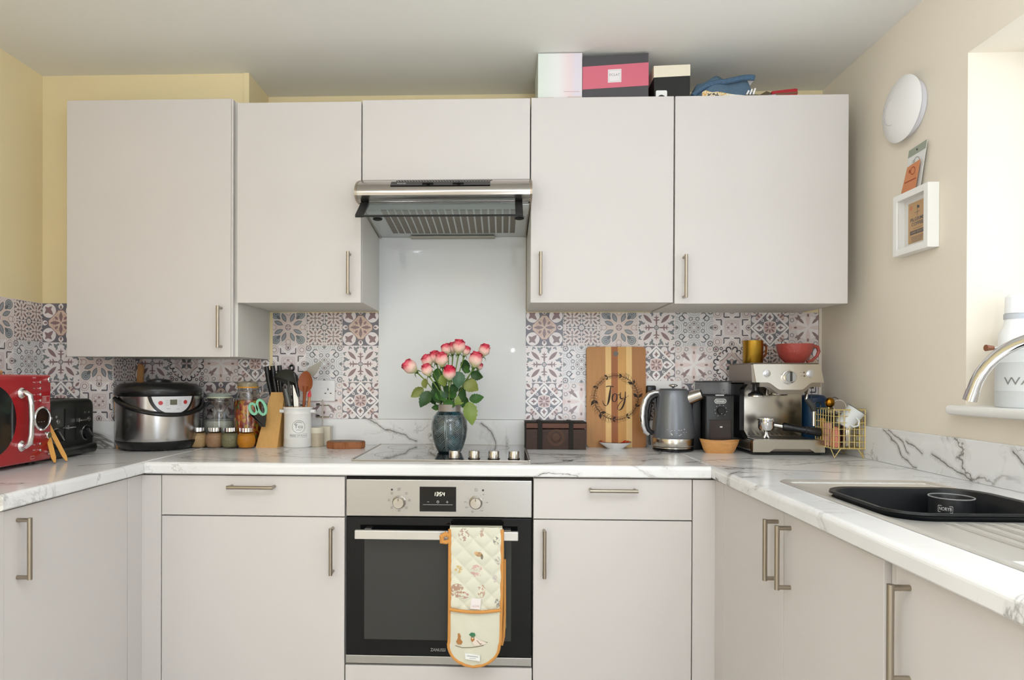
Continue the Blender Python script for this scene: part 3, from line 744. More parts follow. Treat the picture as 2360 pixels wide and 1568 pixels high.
# flange ring: outer outline to bowl opening, slightly sunken deck
x0, x1, y0, y1 = .94, 1.335, -1.74, -.866
out = rrect((x0+x1)/2, (y0+y1)/2, x1-x0, y1-y0, .03); n = len(out)
def ring(pts, z): return [bm.verts.new((p[0], p[1], z)) for p in pts]
o0 = ring(out, ZW+.0005); o1 = ring(rrect((x0+x1)/2, (y0+y1)/2, x1-x0-.006, y1-y0-.006, .028), ZW+.004)
o2 = ring(rrect((x0+x1)/2, (y0+y1)/2, x1-x0-.03, y1-y0-.03, .026), ZW+.004)
o3 = ring(rrect((x0+x1)/2, (y0+y1)/2, x1-x0-.042, y1-y0-.042, .024), ZW-.001)
bowl = rrect((bx0+bx1)/2, (by0+by1)/2, bx1-bx0, by1-by0, .065)
b0 = ring(bowl, ZW-.001); b1 = ring(rrect((bx0+bx1)/2, (by0+by1)/2, bx1-bx0-.02, by1-by0-.02, .045), ZW-.1165); 
for A_, B_ in ((o0, o1), (o1, o2), (o2, o3), (o3, b0), (b0, b1)):
    for i in range(n): bm.faces.new((A_[i], A_[(i+1) % n], B_[(i+1) % n], B_[i]))
bm.faces.new(b1)
part('basin', bm, SS, t, smooth=True, ang=.7)
for i in range(7):
    bm = B(); x = 1.045 + i*.036; add_tube(bm, [(x, -1.375, ZW-.004), (x, -1.400, ZW+.0008), (x, -1.70, ZW+.0008)], .0042, 8); part('drainer_ridge', bm, SS, t, smooth=True)

def bowl_mesh():
    bm = B()
    def R(w, h, r, z, lift=0.0):
        pts = rrect(1.136, -1.205, w, h, r, 8); out = []
        for px, py in pts:
            k = max(0.0, 1 - abs(py+1.205)/.09) if abs(px-1.136) > w*.42 else 0.0
            out.append(bm.verts.new((px, py, z + lift*(k*k*(3-2*k)))))
        return out
    L = [R(.25, .255, .055, ZW-.115), R(.255, .262, .06, ZW-.11), R(.335, .295, .075, ZW+.012, .010), R(.352, .315, .08, ZW+.015, .010), R(.354, .317, .08, ZW+.010, .010), R(.335, .30, .076, ZW+.006, .010)]
    n = len(L[0])
    inner = [R(.245, .25, .055, ZW-.108), R(.328, .29, .072, ZW+.013, .010)]
    seq = [inner[0], inner[1], L[3], L[4], L[5], L[1], L[0]]
    for A_, B_ in zip(seq, seq[1:]):
        for i in range(n): bm.faces.new((A_[i], A_[(i+1) % n], B_[(i+1) % n], B_[i]))
    bm.faces.new(inner[0]); bm.faces.new(L[0][::-1])
    return bm
solo('washing_up_bowl', bowl_mesh(), mat('bowl_plastic', '#16181b', .38, spec=.4), 'black plastic washing-up bowl sitting in the sink', 'bowl', (1.136, -1.205, ZW-.115), smooth=True, ang=.8)
# mug in the bowl
t = thing('black_mug', 'black mug with pale printed word, standing in the washing-up bowl', 'mug', (1.222, -1.13, ZW-.107))
bm = B(); add_lathe(bm, [(0, ZW-.107), (.043, ZW-.107), (.0455, ZW-.10), (.0435, ZW+.004), (.0432, ZW+.006), (.0425, ZW+.004), (.042, ZW-.09), (0, ZW-.095)], (1.222, -1.13, 0), 36)
mg = part('body', bm, mat('mug_black', '#232426', .35), t, smooth=True)
bm = B(); add_tube(bm, [(1.222+.0436*math.cos(a), -1.13+.0436*math.sin(a), ZW+.0065) for a in [2*PI*i/36 for i in range(36)]], .0016, 6, closed=True); part('rim', bm, mat('mug_rim', '#8d8d8d', .3), t, smooth=True)
MC = (1.222, -1.13)
def onM(cz, a0, r=.0452):
    return lambda a, b: (MC[0]+r*math.cos(a0+a/r), MC[1]+r*math.sin(a0+a/r), cz+b)
text('NORYB', .011, WHITETXT, t, onM(ZW-.016, math.radians(-138)), width=.024)
bm = B(); f = onM(ZW-.016, math.radians(-138)); stroke(bm, [(-.014, -.007), (.014, -.007), (.014, .007), (-.014, .007), (-.014, -.007)], .001, lambda a, b: Vector(f(a, b)), False); part('label_frame', bm, WHITETXT, t)
bm = B(); f2 = onM(ZW-.035, math.radians(-100)); stroke(bm, [(-.014, -.01), (0, .006), (.014, -.01)], .003, lambda a, b: Vector(f2(a, b)), False); part('chevron', bm, WHITETXT, t)
t = thing('mixer_tap', 'tall chrome tap with a curved spout over the sink', 'tap', (1.40, -1.42, ZW))
bm = B(); add_lathe(bm, [(.026, ZW), (.026, ZW+.01), (.02, ZW+.02), (.019, ZW+.12), (.014, ZW+.13), (0, ZW+.13)], (1.40, -1.42, 0), 24); part('base', bm, CHROME, t, smooth=True)
TA, TB = Vector((1.40, -1.42, 0)), Vector((1.24, -1.165, 0)); pts = []
hd = (TB-TA).normalized(); span = (TB-TA).length
pts.append(TA + Vector((0, 0, 1.03))); pts.append(TA + Vector((0, 0, 1.12)))
for i in range(21):
    a = PI - (PI-.22)*i/20
    c = TA + hd*(span/2); pts.append(c + hd*(span/2*1.0)*math.cos(a) + Vector((0, 0, 1.125 + .150*math.sin(a))))
e = pts[-1]; 
bm = B(); add_tube(bm, pts, .0125, 18); part('spout', bm, CHROME, t, smooth=True)
bm = B(); d = (pts[-1]-pts[-2]).normalized(); add_tube(bm, [e-d*.002, e+d*.022], .0138, 18); part('nozzle', bm, CHROME, t, smooth=True)
bm = B(); add_tube(bm, [(1.40, -1.42, ZW+.09), (1.44, -1.45, ZW+.12)], .006, 10); part('lever', bm, CHROME, t, smooth=True)

# ------------------------------------------------------------------ things on the left counter
# red microwave, front face turned to the room (+x)
t = thing('microwave', 'red retro microwave with chrome handle on the left counter', 'microwave', (-1.39, -.87, ZW))
RED = mat('red_enamel', '#a30d18', .28, coat=.4)
bm = B(); add_box(bm, -1.535, -1.245, -1.13, -.628, .924, 1.187, .008, 3); part('body', bm, RED, t, smooth=True)
bm = B(); add_box(bm, -1.247, -1.232, -1.13, -.627, .922, 1.189, .006, 3); fr = part('front_panel', bm, RED, t, smooth=True)
fm = lambda a, b: Vector((-1.2315, a, b)); fm2 = lambda a, b: Vector((-1.2305, a, b))
bm = B(); prismX(bm, ell(-.875, 1.056, .098, .104, 40), -1.2325, -1.2308); part('window_pane', bm, mat('microwave_window', '#1b1d1d', .08), fr)
bm = B(); add_tube(bm, [(-1.231, -.758, 1.134), (-1.218, -.757, 1.134), (-1.208, -.754, 1.126), (-1.205, -.752, 1.10), (-1.204, -.751, 1.055), (-1.205, -.752, 1.01), (-1.208, -.754, .984), (-1.218, -.757, .976), (-1.231, -.758, .976)], .0085, 14)
for z in (1.134, .976): add_lathe(bm, [(.0165, 0), (.0165, .004), (.012, .009), (0, .009)], (-1.232, -.758, z), 20, Matrix.Rotation(PI/2, 3, 'Y'))
part('handle', bm, CHROME, fr, smooth=True)
RX = Matrix.Rotation(PI/2, 3, 'Y')
bm = B(); add_lathe(bm, [(.0375, 0), (.0375, .005), (.033, .008), (.031, .005), (.031, .004)], (-1.232, -.673, 1.053), 36, RX, cap=False); part('dial_ring', bm, CHROME, fr, smooth=True)
bm = B(); prismX(bm, ell(-.673, 1.053, .032, .032, 32), -1.232, -1.2285); dsp = part('clock_display', bm, mat('clock_black', '#0a0c0b', .08), fr)
bm = B()
for y in (-.688, -.676, -.664): stroke(bm, [(y-.003, 1.043), (y+.003, 1.043)], .0014, lambda a, b: Vector((-1.228, a, b)), False)
part('display_marks', bm, GREYTXT, dsp, kind='stuff')
bm = B(); add_lathe(bm, [(.012, 0), (.011, .018), (.009, .02), (0, .02)], (-1.232, -.662, 1.000), 24, RX); part('knob', bm, CHROME, fr, smooth=True)
for z in (1.166, 1.147, 1.128, 1.109, .975, .955):
    bm = B(); add_lathe(bm, [(.0042, 0), (.0042, .003), (.003, .004), (0, .004)], (-1.232, -.679, z), 14, RX); part('button', bm, CHROME, fr, smooth=True)
for z in (1.174, .945):
    bm = B(); add_lathe(bm, [(.0085, 0), (.0085, .004), (.006, .006), (0, .006)], (-1.232, -.640, z), 18, RX); part('corner_stud', bm, CHROME, fr, smooth=True)
for s, z, w in (('Defrost', 1.180, .014), ('Menu', 1.166, .010), ('Time', 1.147, .008), ('Auto', 1.128, .008), ('Weight', 1.109, .013), ('Stop', .975, .009), ('Start', .958, .010)):
    text(s, .006, WHITETXT, fr, lambda a, b, z=z: (-1.2313, -.703+a, z+b), width=w)
bm = B(); stroke(bm, [(-.668, 1.102), (-.636, 1.102), (-.636, 1.122), (-.668, 1.122), (-.668, 1.102)], .0008, fm, False)
for k in range(4): stroke(bm, [(-.665, 1.119-.004*k), (-.650, 1.119-.004*k)], .001, fm, False)
stroke(bm, [(-.718, .932), (-.702, .932), (-.702, .940), (-.718, .940), (-.718, .932)], .0008, fm, False)
part('printed_table', bm, WHITETXT, fr, kind='stuff')
for x in (-1.50, -1.27):
    for y in (-1.09, -.67):
        bm = B(); add_cyl(bm, (x, y, ZW), (x, y, .925), .012, 12); part('foot', bm, BLACKP, t)
# round bamboo board lying on the microwave
bm = B(); add_lathe(bm, [(0, 0), (.098, 0), (.103, .004), (.103, .011), (.099, .015), (0, .015)], (-1.385, -.80, 1.1875), 40)
solo('bamboo_lid', bm, OAK, 'round wooden board lying on top of the red microwave', 'board', (-1.385, -.80, 1.1875), smooth=True)
# bamboo tongs: two flat arms leaning out from behind the microwave
t = thing('wooden_tongs', 'pair of flat orange wooden tong arms leaning on the microwave corner', 'tongs', (-1.22, -.60, ZW))
ORW = mat('orange_wood', '#d79b45', .45, noise=.08, nscale=30)
for (a, b_) in (((-1.200, -.656, ZW+.004), (-1.262, -.618, 1.045)), ((-1.192, -.612, ZW+.004), (-1.268, -.604, 1.045))):
    a, b_ = Vector(a), Vector(b_); d = (b_-a); q = Vector((.7, .7, 0)).normalized(); nn = d.normalized().cross(q)
    bm = B(); N = 10; rows_ = []
    for i in range(N+1):
        s = i/N; w = .0068*math.sqrt(max(.12, 1-(1-min(1, s*7))**2)); c = a + d*s
        rows_.append([bm.verts.new(c+q*w*sx+nn*.002*sy) for sx, sy in ((-1, -1), (1, -1), (1, 1), (-1, 1))])
    for r0, r1 in zip(rows_, rows_[1:]):
        for j in range(4): bm.faces.new((r0[j], r0[(j+1) % 4], r1[(j+1) % 4], r1[j]))
    bm.faces.new(rows_[0]); bm.faces.new(rows_[-1][::-1]); part('arm', bm, ORW, t)

# toaster
t = thing('toaster', 'black four-slice toaster between the microwave and the corner', 'toaster', (-1.385, -.47, ZW))
TOB = mat('toaster_black', '#232421', .3, spec=.5)
def rbox_x(bm, xs, y0, y1, z0, z1, r):
    """loft of rounded rectangles in the y-z plane: xs = (x, inset)"""
    L = []
    for x, ins in xs:
        L.append([bm.verts.new((x, p[0], p[1])) for p in rrect((y0+y1)/2, (z0+z1)/2, y1-y0-2*ins, z1-z0-2*ins, max(.004, r-ins*.5), 5)])
    n = len(L[0])
    for a, b_ in zip(L, L[1:]):
        for i in range(n): bm.faces.new((a[i], a[(i+1) % n], b_[(i+1) % n], b_[i]))
    bm.faces.new(L[0]); bm.faces.new(L[-1][::-1])
y0, y1 = -.60, -.350
bm = B(); rbox_x(bm, ((-1.49, .01), (-1.485, .002), (-1.28, 0), (-1.272, .004), (-1.269, .012)), y0, y1, .918, 1.107, .026); part('body', bm, TOB, t, smooth=True, ang=.9)
bm = B(); rbox_x(bm, ((-1.492, .004), (-1.262, 0), (-1.257, .006)), y0-.002, y1+.003, .916, .948, .013); part('base_lip', bm, TOB, t, smooth=True, ang=.9)
for y in (-.567, -.383):
    bm = B(); add_box(bm, -1.45, -1.3, y-.01, y+.01, ZW, .918); part('foot', bm, BLACKM, t)
for y in (-.51, -.452):
    bm = B(); add_box(bm, -1.2695, -1.2675, y-.0022, y+.0022, .965, 1.075); part('lever_slot', bm, mat('slot_black', '#050505', .8), t)
TST = mat('toaster_chrome', '#8d8d8a', .2, .9)
for (ya, yb, z) in ((-.53, -.478, 1.012), (-.45, -.398, 1.033)):
    bm = B(); add_box(bm, -1.262, -1.250, ya, yb, z-.003, z+.003, .002); add_box(bm, -1.272, -1.256, (-.51 if ya < -.5 else -.452)-.002, (-.51 if ya < -.5 else -.452)+.004, z-.006, z+.008, .001); part('lever', bm, TST, t)
for (y, z) in ((-.552, .987), (-.398, .987)):
    bm = B(); add_lathe(bm, [(.027, 0), (.027, .003), (.0235, .004), (.0235, .002)], (-1.27, y, z), 28, RX, cap=False); part('knob_ring', bm, TST, t, smooth=True)
    bm = B(); add_lathe(bm, [(.022, 0), (.021, .012), (0, .012)], (-1.27, y, z), 24, RX); kb = part('knob', bm, BLACKP, t, smooth=True)
    bm = B(); add_box(bm, -1.259, -1.248, -.003, .003, -.02, .02, .001); 
    Rr = Matrix.Rotation(.7, 3, 'X')
    for v in bm.verts: v.co = Vector((v.co.x, 0, 0)) + Rr @ Vector((0, v.co.y, v.co.z)) + Vector((0, y, z))
    part('grip', bm, TST, kb)
for (y, z) in ((-.575, 1.055), (-.553, 1.058), (-.402, 1.065), (-.38, 1.065)):
    bm = B(); add_lathe(bm, [(.006, 0), (.005, .003), (0, .003)], (-1.27, y, z-.008), 14, RX); part('button', bm, TST, t, smooth=True)
for y in (-.545, -.386):
    bm = B(); add_lathe(bm, [(.009, 0), (.009, .004), (.006, .006), (0, .004)], (-1.27, y, 1.034), 18, RX); part('button', bm, TST, t, smooth=True)
for y in (-.55, -.48, -.41):
    bm = B(); add_box(bm, -1.46, -1.30, y-.012, y+.012, 1.1065, 1.1078); part('bread_slot', bm, BLACKM, t)

# paddle boards leaning behind the cooker
t = thing('paddle_board', 'tall narrow wooden paddle board leaning behind the cooker', 'board', (-1.275, -.02, ZW))
bm = B(); o = [(-.02, 0), (.02, 0)] + [(.0195 , .30)] + [(.0195*math.cos(a), .308+.0195*math.sin(a)) for a in [PI*i/8 for i in range(9)]] + [(-.0195, .30)]
add_prism(bm, [(p[0]*.95, p[1]) for p in o], lambda u, v: Vector((-1.282+u, -.085+v*.14, ZW+v)), lambda u, v: Vector((-1.282+u, -.076+v*.14, ZW+v))); part('board', bm, OAK, t)
t = thing('chopping_board', 'thin wooden chopping board seen edge-on left of the cooker', 'board', (-1.32, -.15, ZW))
bm = B(); add_prism(bm, [(-.125, 0), (.05, 0), (.05, .205), (.04, .215), (-.115, .215), (-.125, .205)], lambda u, v: Vector((-1.275-.008-v*.05+.008, -.14+u*.55, ZW+v)), lambda u, v: Vector((-1.275+.008-v*.05, -.14+u*.55, ZW+v))); part('board', bm, OAK, t)

# multi cooker
CX, CY = -1.120, -.188
t = thing('multi_cooker', 'round steel multi cooker with black lid and carrying strap', 'cooker', (CX, CY, ZW))
MCS = mat('cooker_steel', '#b9b7b6', .22, 1.0, noise=.05, nscale=40, stretch=(30, 30, 1))
def L_(prof, name, m, par=None, n=56, **k):
    bm = B(); add_lathe(bm, prof, (CX, CY, 0), n); return part(name, bm, m, par or t, smooth=True, **k)
L_([(0, ZW+.004), (.125, ZW+.004), (.140, ZW+.016), (.147, ZW+.030), (.1475, ZW+.036), (0, ZW+.036)], 'base', BLACKP)
L_([(.1455, ZW+.036), (.148, ZW+.05), (.148, 1.112), (.146, 1.114), (0, 1.114)], 'body', MCS)
lid = L_([(.150, 1.112), (.1535, 1.118), (.1535, 1.135), (.147, 1.149), (.132, 1.158), (.09, 1.163), (.0, 1.166)], 'lid', BLACKP)
bm = B(); add_lathe(bm, [(.045, 1.160), (.042, 1.172), (.02, 1.177), (0, 1.178)], (CX, CY, 0), 30); part('lid_knob', bm, BLACKP, lid, smooth=True)
for a in (.7, 2.4, 3.9, 5.4):
    bm = B(); add_cyl(bm, (CX+.11*math.cos(a), CY+.11*math.sin(a), ZW), (CX+.11*math.cos(a), CY+.11*math.sin(a), ZW+.006), .01, 12); part('foot', bm, BLACKM, t)
pts = []
for i in range(33):
    a = math.radians(-130 + 178*i/32); s = math.sin(PI*i/32)
    pts.append((CX+.156*math.cos(a), CY+.156*math.sin(a), 1.105 - .060*s**.9))
bm = B(); add_tube(bm, pts, .008, 10); part('strap', bm, BLACKP, t, smooth=True)
ac = math.radians(-43)
def onC(r, zc, a0=ac): return lambda u, v: Vector((CX+r*math.cos(a0+u/r), CY+r*math.sin(a0+u/r), zc+v))
def shield(w, h, n=22):
    pts = [(-w, 0)]
    for i in range(n+1):
        a = PI + PI*i/n; pts.append((w*.88*math.cos(a)*(1 if True else 1), -.012 + (h-.012)*math.sin(a)))
    pts.append((w, 0)); return pts
def curved_panel(name, w, h, r0, r1, m, par):
    bm = B(); f0, f1 = onC(r0, 1.1125), onC(r1, 1.1125); cols = 26; A_ = []; 
    for i in range(cols+1):
        u = -w + 2*w*i/cols; s = abs(u)/w
        v = -h*(1 - s**2.6)**.75 - .001
        A_.append((bm.verts.new(f1(u, 0)), bm.verts.new(f1(u, v)), bm.verts.new(f0(u, 0)), bm.verts.new(f0(u, v))))
    for p, q in zip(A_, A_[1:]):
        bm.faces.new((p[0], q[0], q[1], p[1])); bm.faces.new((p[1], q[1], q[3], p[3])); bm.faces.new((p[0], p[2], q[2], q[0]))
    return part(name, bm, m, par, smooth=False)
pb = curved_panel('panel_surround', .086, .070, .148, .1545, BLACKP, t)
pw = curved_panel('control_panel', .075, .061, .150, .1555, mat('panel_silver', '#d4d4d6', .35), t)
bm = B(); f = onC(.1568, 1.092); pts = [(-.013, -.010), (.011, -.010), (.011, .009), (-.013, .009)]
add_prism(bm, pts, onC(.153, 1.092), onC(.1578, 1.092)); part('lcd', bm, mat('lcd', '#5f5d4a', .3), pw)
for u, v, r in ((-.045, -.003, .0075), (.044, -.001, .0075)):
    bm = B(); add_prism(bm, ell(u, v, r, r, 16), onC(.155, 1.092), onC(.1572, 1.092)); part('button', bm, mat('red_button', '#b8383a', .4), pw)
bm = B()
for k in range(4):
    stroke(bm, [(-.030, .006-.006*k), (-.018, .006-.006*k)], .0008, f, False); stroke(bm, [(.016, .006-.006*k), (.028, .006-.006*k)], .0008, f, False)
stroke(bm, [(-.025, -.024), (-.012, -.024)], .001, f, False); stroke(bm, [(.010, -.026), (.022, -.026)], .001, f, False)
part('printed_marks', bm, GREYTXT, pw, kind='stuff')

# clip-top jars
def clip_jar(label, cx, cy, r, h, lidm, fill, fillh, seal):
    t = thing('clip_top_jar', label, 'jar', (cx, cy, ZW), group='clip top storage jars')
    z = ZW
    bm = B(); pr = [(0, z), (r*.9, z), (r, z+.01), (r, z+h*.62), (r*.93, z+h*.72), (r*.70, z+h*.82), (r*.70, z+h*.90), (r*.66, z+h*.90), (r*.66, z+h*.82), (r*.90, z+h*.71), (r*.965, z+h*.61), (r*.965, z+.013), (0, z+.006)]
    add_lathe(bm, pr, (cx, cy, 0), 40, cap=False); part('jar_body', bm, GLASS, t, smooth=True)
    bm = B(); add_lathe(bm, [(0, z+h*.915), (r*.74, z+h*.915), (r*.76, z+h*.945), (r*.70, z+h*.985), (r*.45, z+h), (0, z+h)], (cx, cy, 0), 36); part('lid', bm, lidm, t, smooth=True)
    bm = B(); add_lathe(bm, [(r*.66, z+h*.898), (r*.78, z+h*.898), (r*.78, z+h*.918), (r*.66, z+h*.918)], (cx, cy, 0), 36, cap=False); part('seal', bm, seal, t, smooth=True)
    bm = B(); add_lathe(bm, [(0, z+.008), (r*.92, z+.008), (r*.945, z+.02), (r*.945, z+fillh), (r*.5, z+fillh+.004), (0, z+fillh)], (cx, cy, 0), 32); part('contents', bm, fill, t, smooth=True)
    bm = B(); ring_ = [(cx+r*.73*math.cos(2*PI*i/24), cy+r*.73*math.sin(2*PI*i/24), z+h*.86) for i in range(24)]; add_tube(bm, ring_, .0014, 6, closed=True)
    add_tube(bm, [(cx+r*.73, cy-.01, z+h*.86), (cx+r*.98, cy-.012, z+h*.80), (cx+r*1.0, cy-.012, z+h*.88), (cx+r*.80, cy-.01, z+h*.96), (cx+r*.3, cy-.02, z+h*1.005)], .0014, 6)
    add_tube(bm, [(cx-r*.73, cy-.01, z+h*.86), (cx-r*.97, cy-.012, z+h*.90), (cx-r*.85, cy-.012, z+h*.97), (cx-r*.55, cy-.01, z+h*.99)], .0014, 6)
    part('wire_clip', bm, CHROME, t, smooth=True)
GLID = mat('glass_lid', '#c9d3c8', .08, trans=.5, ior=1.4)
clip_jar('wide clip-top glass jar of pale contents beside the cooker', -.936, -.068, .063, .213, GLID, mat('pale_sugar', '#b3b5a6', .8, noise=.2, nscale=80), .10, mat('pale_seal', '#c9cfae', .5))
clip_jar('taller clip-top glass jar of red and orange pasta', -.818, -.072, .054, .258, mat('orange_lid', '#c2b394', .1, trans=.5), None, .18, mat('orange_seal', '#d8952b', .5))
jar = [o for o in bpy.data.objects if o.name.startswith('clip_top_jar')][-1]
con = [c for c in jar.children if c.name.startswith('contents')][0]
PM = Mat('pasta_twists'); X.M = PM
tc = PM.n('ShaderNodeTexCoord'); vo = PM.n('ShaderNodeTexVoronoi'); vo.inputs['Scale'].default_value = 1.0; mp = PM.n('ShaderNodeMapping'); mp.inputs['Scale'].default_value = (100, 100, 65); mp.inputs['Rotation'].default_value = (.4, .7, .2)
PM.l(tc.outputs['Object'], mp.inputs[0]); PM.l(mp.outputs[0], vo.inputs['Vector'])
cr = PM.n('ShaderNodeValToRGB'); cr.color_ramp.interpolation = 'CONSTANT'; e = cr.color_ramp.elements; e[0].color = srgb('#b03a1c'); e[1].position = .25; e[1].color = srgb('#d9861f')
for p, c in ((.45, '#8f1f18'), (.62, '#d8a42c'), (.78, '#c4501e'), (.9, '#6f7a2a')):
    q = cr.color_ramp.elements.new(p); q.color = srgb(c)
sc = PM.n('ShaderNodeSeparateColor'); PM.l(vo.outputs['Color'], sc.inputs[0]); PM.l(sc.outputs[0], cr.inputs[0]); PM.l(cr.outputs[0], PM.b.inputs['Base Color'])
bp = PM.n('ShaderNodeBump'); bp.inputs['Strength'].default_value = .8; bp.inputs['Distance'].default_value = .004; PM.l(vo.outputs['Distance'], bp.inputs['Height']); bp.invert = True; PM.l(bp.outputs[0], PM.b.inputs['Normal'])
con.data.materials.clear(); con.data.materials.append(PM.m)

# globe spice jars
def spice(label, cx, cy, col, ns=90, dk=.25):
    t = thing('spice_jar', label, 'jar', (cx, cy, ZW), group='globe spice jars')
    z = ZW; m = mat('spice', col, .75, noise=dk, nscale=ns, bump=.3, bscale=300)
    pr = [(.018, z), (.028, z+.006), (.0335, z+.022), (.034, z+.034), (.031, z+.050), (.025, z+.060), (.022, z+.066)]
    bm = B(); add_lathe(bm, pr, (cx, cy, 0), 32); part('globe', bm, mat('spice_glass', '#ffffff', .02, trans=1.0, ior=1.25), t, smooth=True)
    bm = B(); add_lathe(bm, [(.016, z+.002), (.0265, z+.007), (.0318, z+.022), (.0322, z+.034), (.0292, z+.049), (.02, z+.056)], (cx, cy, 0), 32); part('contents', bm, m, t, smooth=True)
    bm = B(); n = 40; A_ = []
    for j in range(n):
        a = 2*PI*j/n; r = .0235 + (.0009 if j % 2 else 0); A_.append([bm.verts.new((cx+r*math.cos(a), cy+r*math.sin(a), zz)) for zz in (z+.064, z+.079)])
    for j in range(n): p, q = A_[j], A_[(j+1) % n]; bm.faces.new((p[0], q[0], q[1], p[1]))
    bm.faces.new([p[1] for p in A_]); bm.faces.new([p[0] for p in A_][::-1]); part('lid', bm, CHROME, t)
spice('globe spice jar of tan powder, first from the cooker', -.976, -.165, '#c4a272')
spice('globe spice jar of reddish brown powder, second from the cooker', -.914, -.160, '#b38c68')
spice('globe spice jar of grey green herbs, between brown and yellow jars', -.853, -.160, '#8b8763', 160, .4)
spice('globe spice jar of bright orange yellow turmeric', -.7855, -.170, '#d68d1c', 60, .06)

# knife block
t = thing('knife_block', 'light wooden knife block holding black-handled knives', 'knife block', (-.712, -.08, ZW))
BL = mat('beech_block', '#d2a25f', .5, noise=.12, nscale=12, stretch=(8, 8, 1)); BLs = mat('beech_block_dark', '#b57a3c', .5, noise=.12, nscale=12, stretch=(8, 8, 1))
bm = B(); add_prism(bm, [(-.150, 0), (-.045, 0), (-.018, .19), (-.075, .215)], lambda u, v: Vector((-.757+v*.16, u-.0, ZW+v)), lambda u, v: Vector((-.672+v*.02, u, ZW+v))); part('block', bm, BL, t)
for k, (x, y, lean, h) in enumerate(((-.722, -.060, -.022, .128), (-.702, -.058, -.018, .130), (-.682, -.058, -.010, .132), (-.712, -.036, -.02, .115), (-.690, -.036, -.01, .115))):
    kk = thing('kitchen_knife', ['black-handled knife, leftmost in the wooden block', 'black-handled knife, middle of the front row in the block', 'black-handled knife, rightmost in the wooden block', 'black-handled knife in the back row, left, of the block', 'black-handled knife in the back row, right, of the block'][k], 'knife', (x, y, ZW+.19), group='knives in the block')
    bm = B(); pts = [(x, y, ZW+.190), (x+lean*.25, y-.006, ZW+.22), (x+lean*.6, y-.010, ZW+.265), (x+lean, y-.010, ZW+.19+h)]
    add_tube(bm, pts, [.0095, .0088, .0098, .0092], 12); part('handle', bm, BLACKP, kk, smooth=True)
    bm = B(); add_tube(bm, [(px-.0082, py-.001, pz) for px, py, pz in pts[1:3]], .0008, 6); part('tang', bm, mat('tang', '#9aa0a0', .3, 1), kk)
    bm = B(); add_box(bm, x-.001, x+.001, y-.008, y+.008, ZW+.12, ZW+.195); part('blade', bm, STEEL2, kk)
# scissors hanging in the front slot
t = thing('scissors', 'scissors with mint green loops and black grip in the knife block', 'scissors', (-.735, -.155, ZW+.08))
MINT = mat('mint_rubber', '#8fd0ac', .5)
ys = -.158
def band(bm, cx, cz, rx, rz, rot, w, th):
    N = 28; A_ = []
    for i in range(N):
        a = 2*PI*i/N; p = Vector((rx*math.cos(a), 0, rz*math.sin(a))); q = Vector(((rx-w)*math.cos(a), 0, (rz-w)*math.sin(a)))
        Rt = Matrix.Rotation(rot, 3, 'Y'); p, q = Rt @ p, Rt @ q; c = Vector((cx, ys, cz))
        A_.append([bm.verts.new(c+p+Vector((0, -th, 0))), bm.verts.new(c+q+Vector((0, -th, 0))), bm.verts.new(c+q+Vector((0, th, 0))), bm.verts.new(c+p+Vector((0, th, 0)))])
    for i in range(N):
        a, b_ = A_[i], A_[(i+1) % N]
        for j in range(4): bm.faces.new((a[j], a[(j+1) % 4], b_[(j+1) % 4], b_[j]))
bm = B(); band(bm, -.762, 1.062, .018, .026, -.35, .0095, .004); part('finger_loop', bm, MINT, t, smooth=True)
bm = B(); band(bm, -.730, 1.068, .020, .034, -.35, .0095, .004); part('finger_loop', bm, MINT, t, smooth=True)
bm = B(); prismY(bm, [(-.776, 1.048), (-.770, 1.035), (-.756, 1.036), (-.738, 1.040), (-.727, 1.032), (-.716, 1.040), (-.714, 1.060), (-.711, 1.058), (-.7125, 1.020), (-.716, .992), (-.736, .993), (-.742, 1.005)], ys-.003, ys+.004); part('grip', bm, BLACKP, t)

# utensil crock
KX, KY = -.605, -.105
t = thing('utensil_crock', 'white ceramic crock printed Tea, full of cooking utensils', 'crock', (KX, KY, ZW))
CER = mat('white_ceramic', '#eceae6', .18)
pr = [(0, ZW), (.051, ZW), (.055, ZW+.006), (.0535, ZW+.035), (.0545, ZW+.037), (.0535, ZW+.04), (.0525, ZW+.13), (.0535, ZW+.132), (.0525, ZW+.135), (.053, ZW+.148), (.057, ZW+.153), (.0575, ZW+.157), (.0545, ZW+.160), (.0495, ZW+.158), (.049, ZW+.02), (0, ZW+.012)]
bm = B(); add_lathe(bm, pr, (KX, KY, 0), 44, cap=False); part('pot', bm, CER, t, smooth=True, ang=1.0)
bm = B(); add_tube(bm, [(KX+.0555*math.cos(2*PI*i/44), KY+.0555*math.sin(2*PI*i/44), ZW+.159) for i in range(44)], .0012, 6, closed=True); part('rim', bm, mat('tan_rim', '#c99b6c', .5), t, smooth=True, label='bare tan rim')
for s in (-1, 1):
    bm = B(); add_tube(bm, [(KX+s*.050, KY, ZW+.142), (KX+s*.060, KY-.002, ZW+.141), (KX+s*.071, KY-.004, ZW+.141)], [.007, .0078, .0072], 14); part('handle', bm, CER, t, smooth=True)
def onK(zc, a0=math.radians(-69), r=.0542): return lambda u, v: (KX+r*math.cos(a0+u/r), KY+r*math.sin(a0+u/r), zc+v)
bm = B(); f = lambda a, b, g=onK(ZW+.083): Vector(g(a, b)); stroke(bm, ell(0, 0, .0245, .0245, 40)+[(.0245, 0)], .0009, f, False)
stroke(bm, bez((-.010, -.013), (-.004, -.009), (.004, -.016), (.011, -.011)), .0012, f)
for i in range(9):
    a = math.radians(140-10*i); stroke(bm, [(.0185*math.cos(a), .0185*math.sin(a)-.002), (.0205*math.cos(a), .0205*math.sin(a)+.001-.002)], .0016, f, False)
part('printed_ring', bm, DARKTXT, t)
text('Tea', .022, DARKTXT, t, onK(ZW+.0835), off=-.0003)
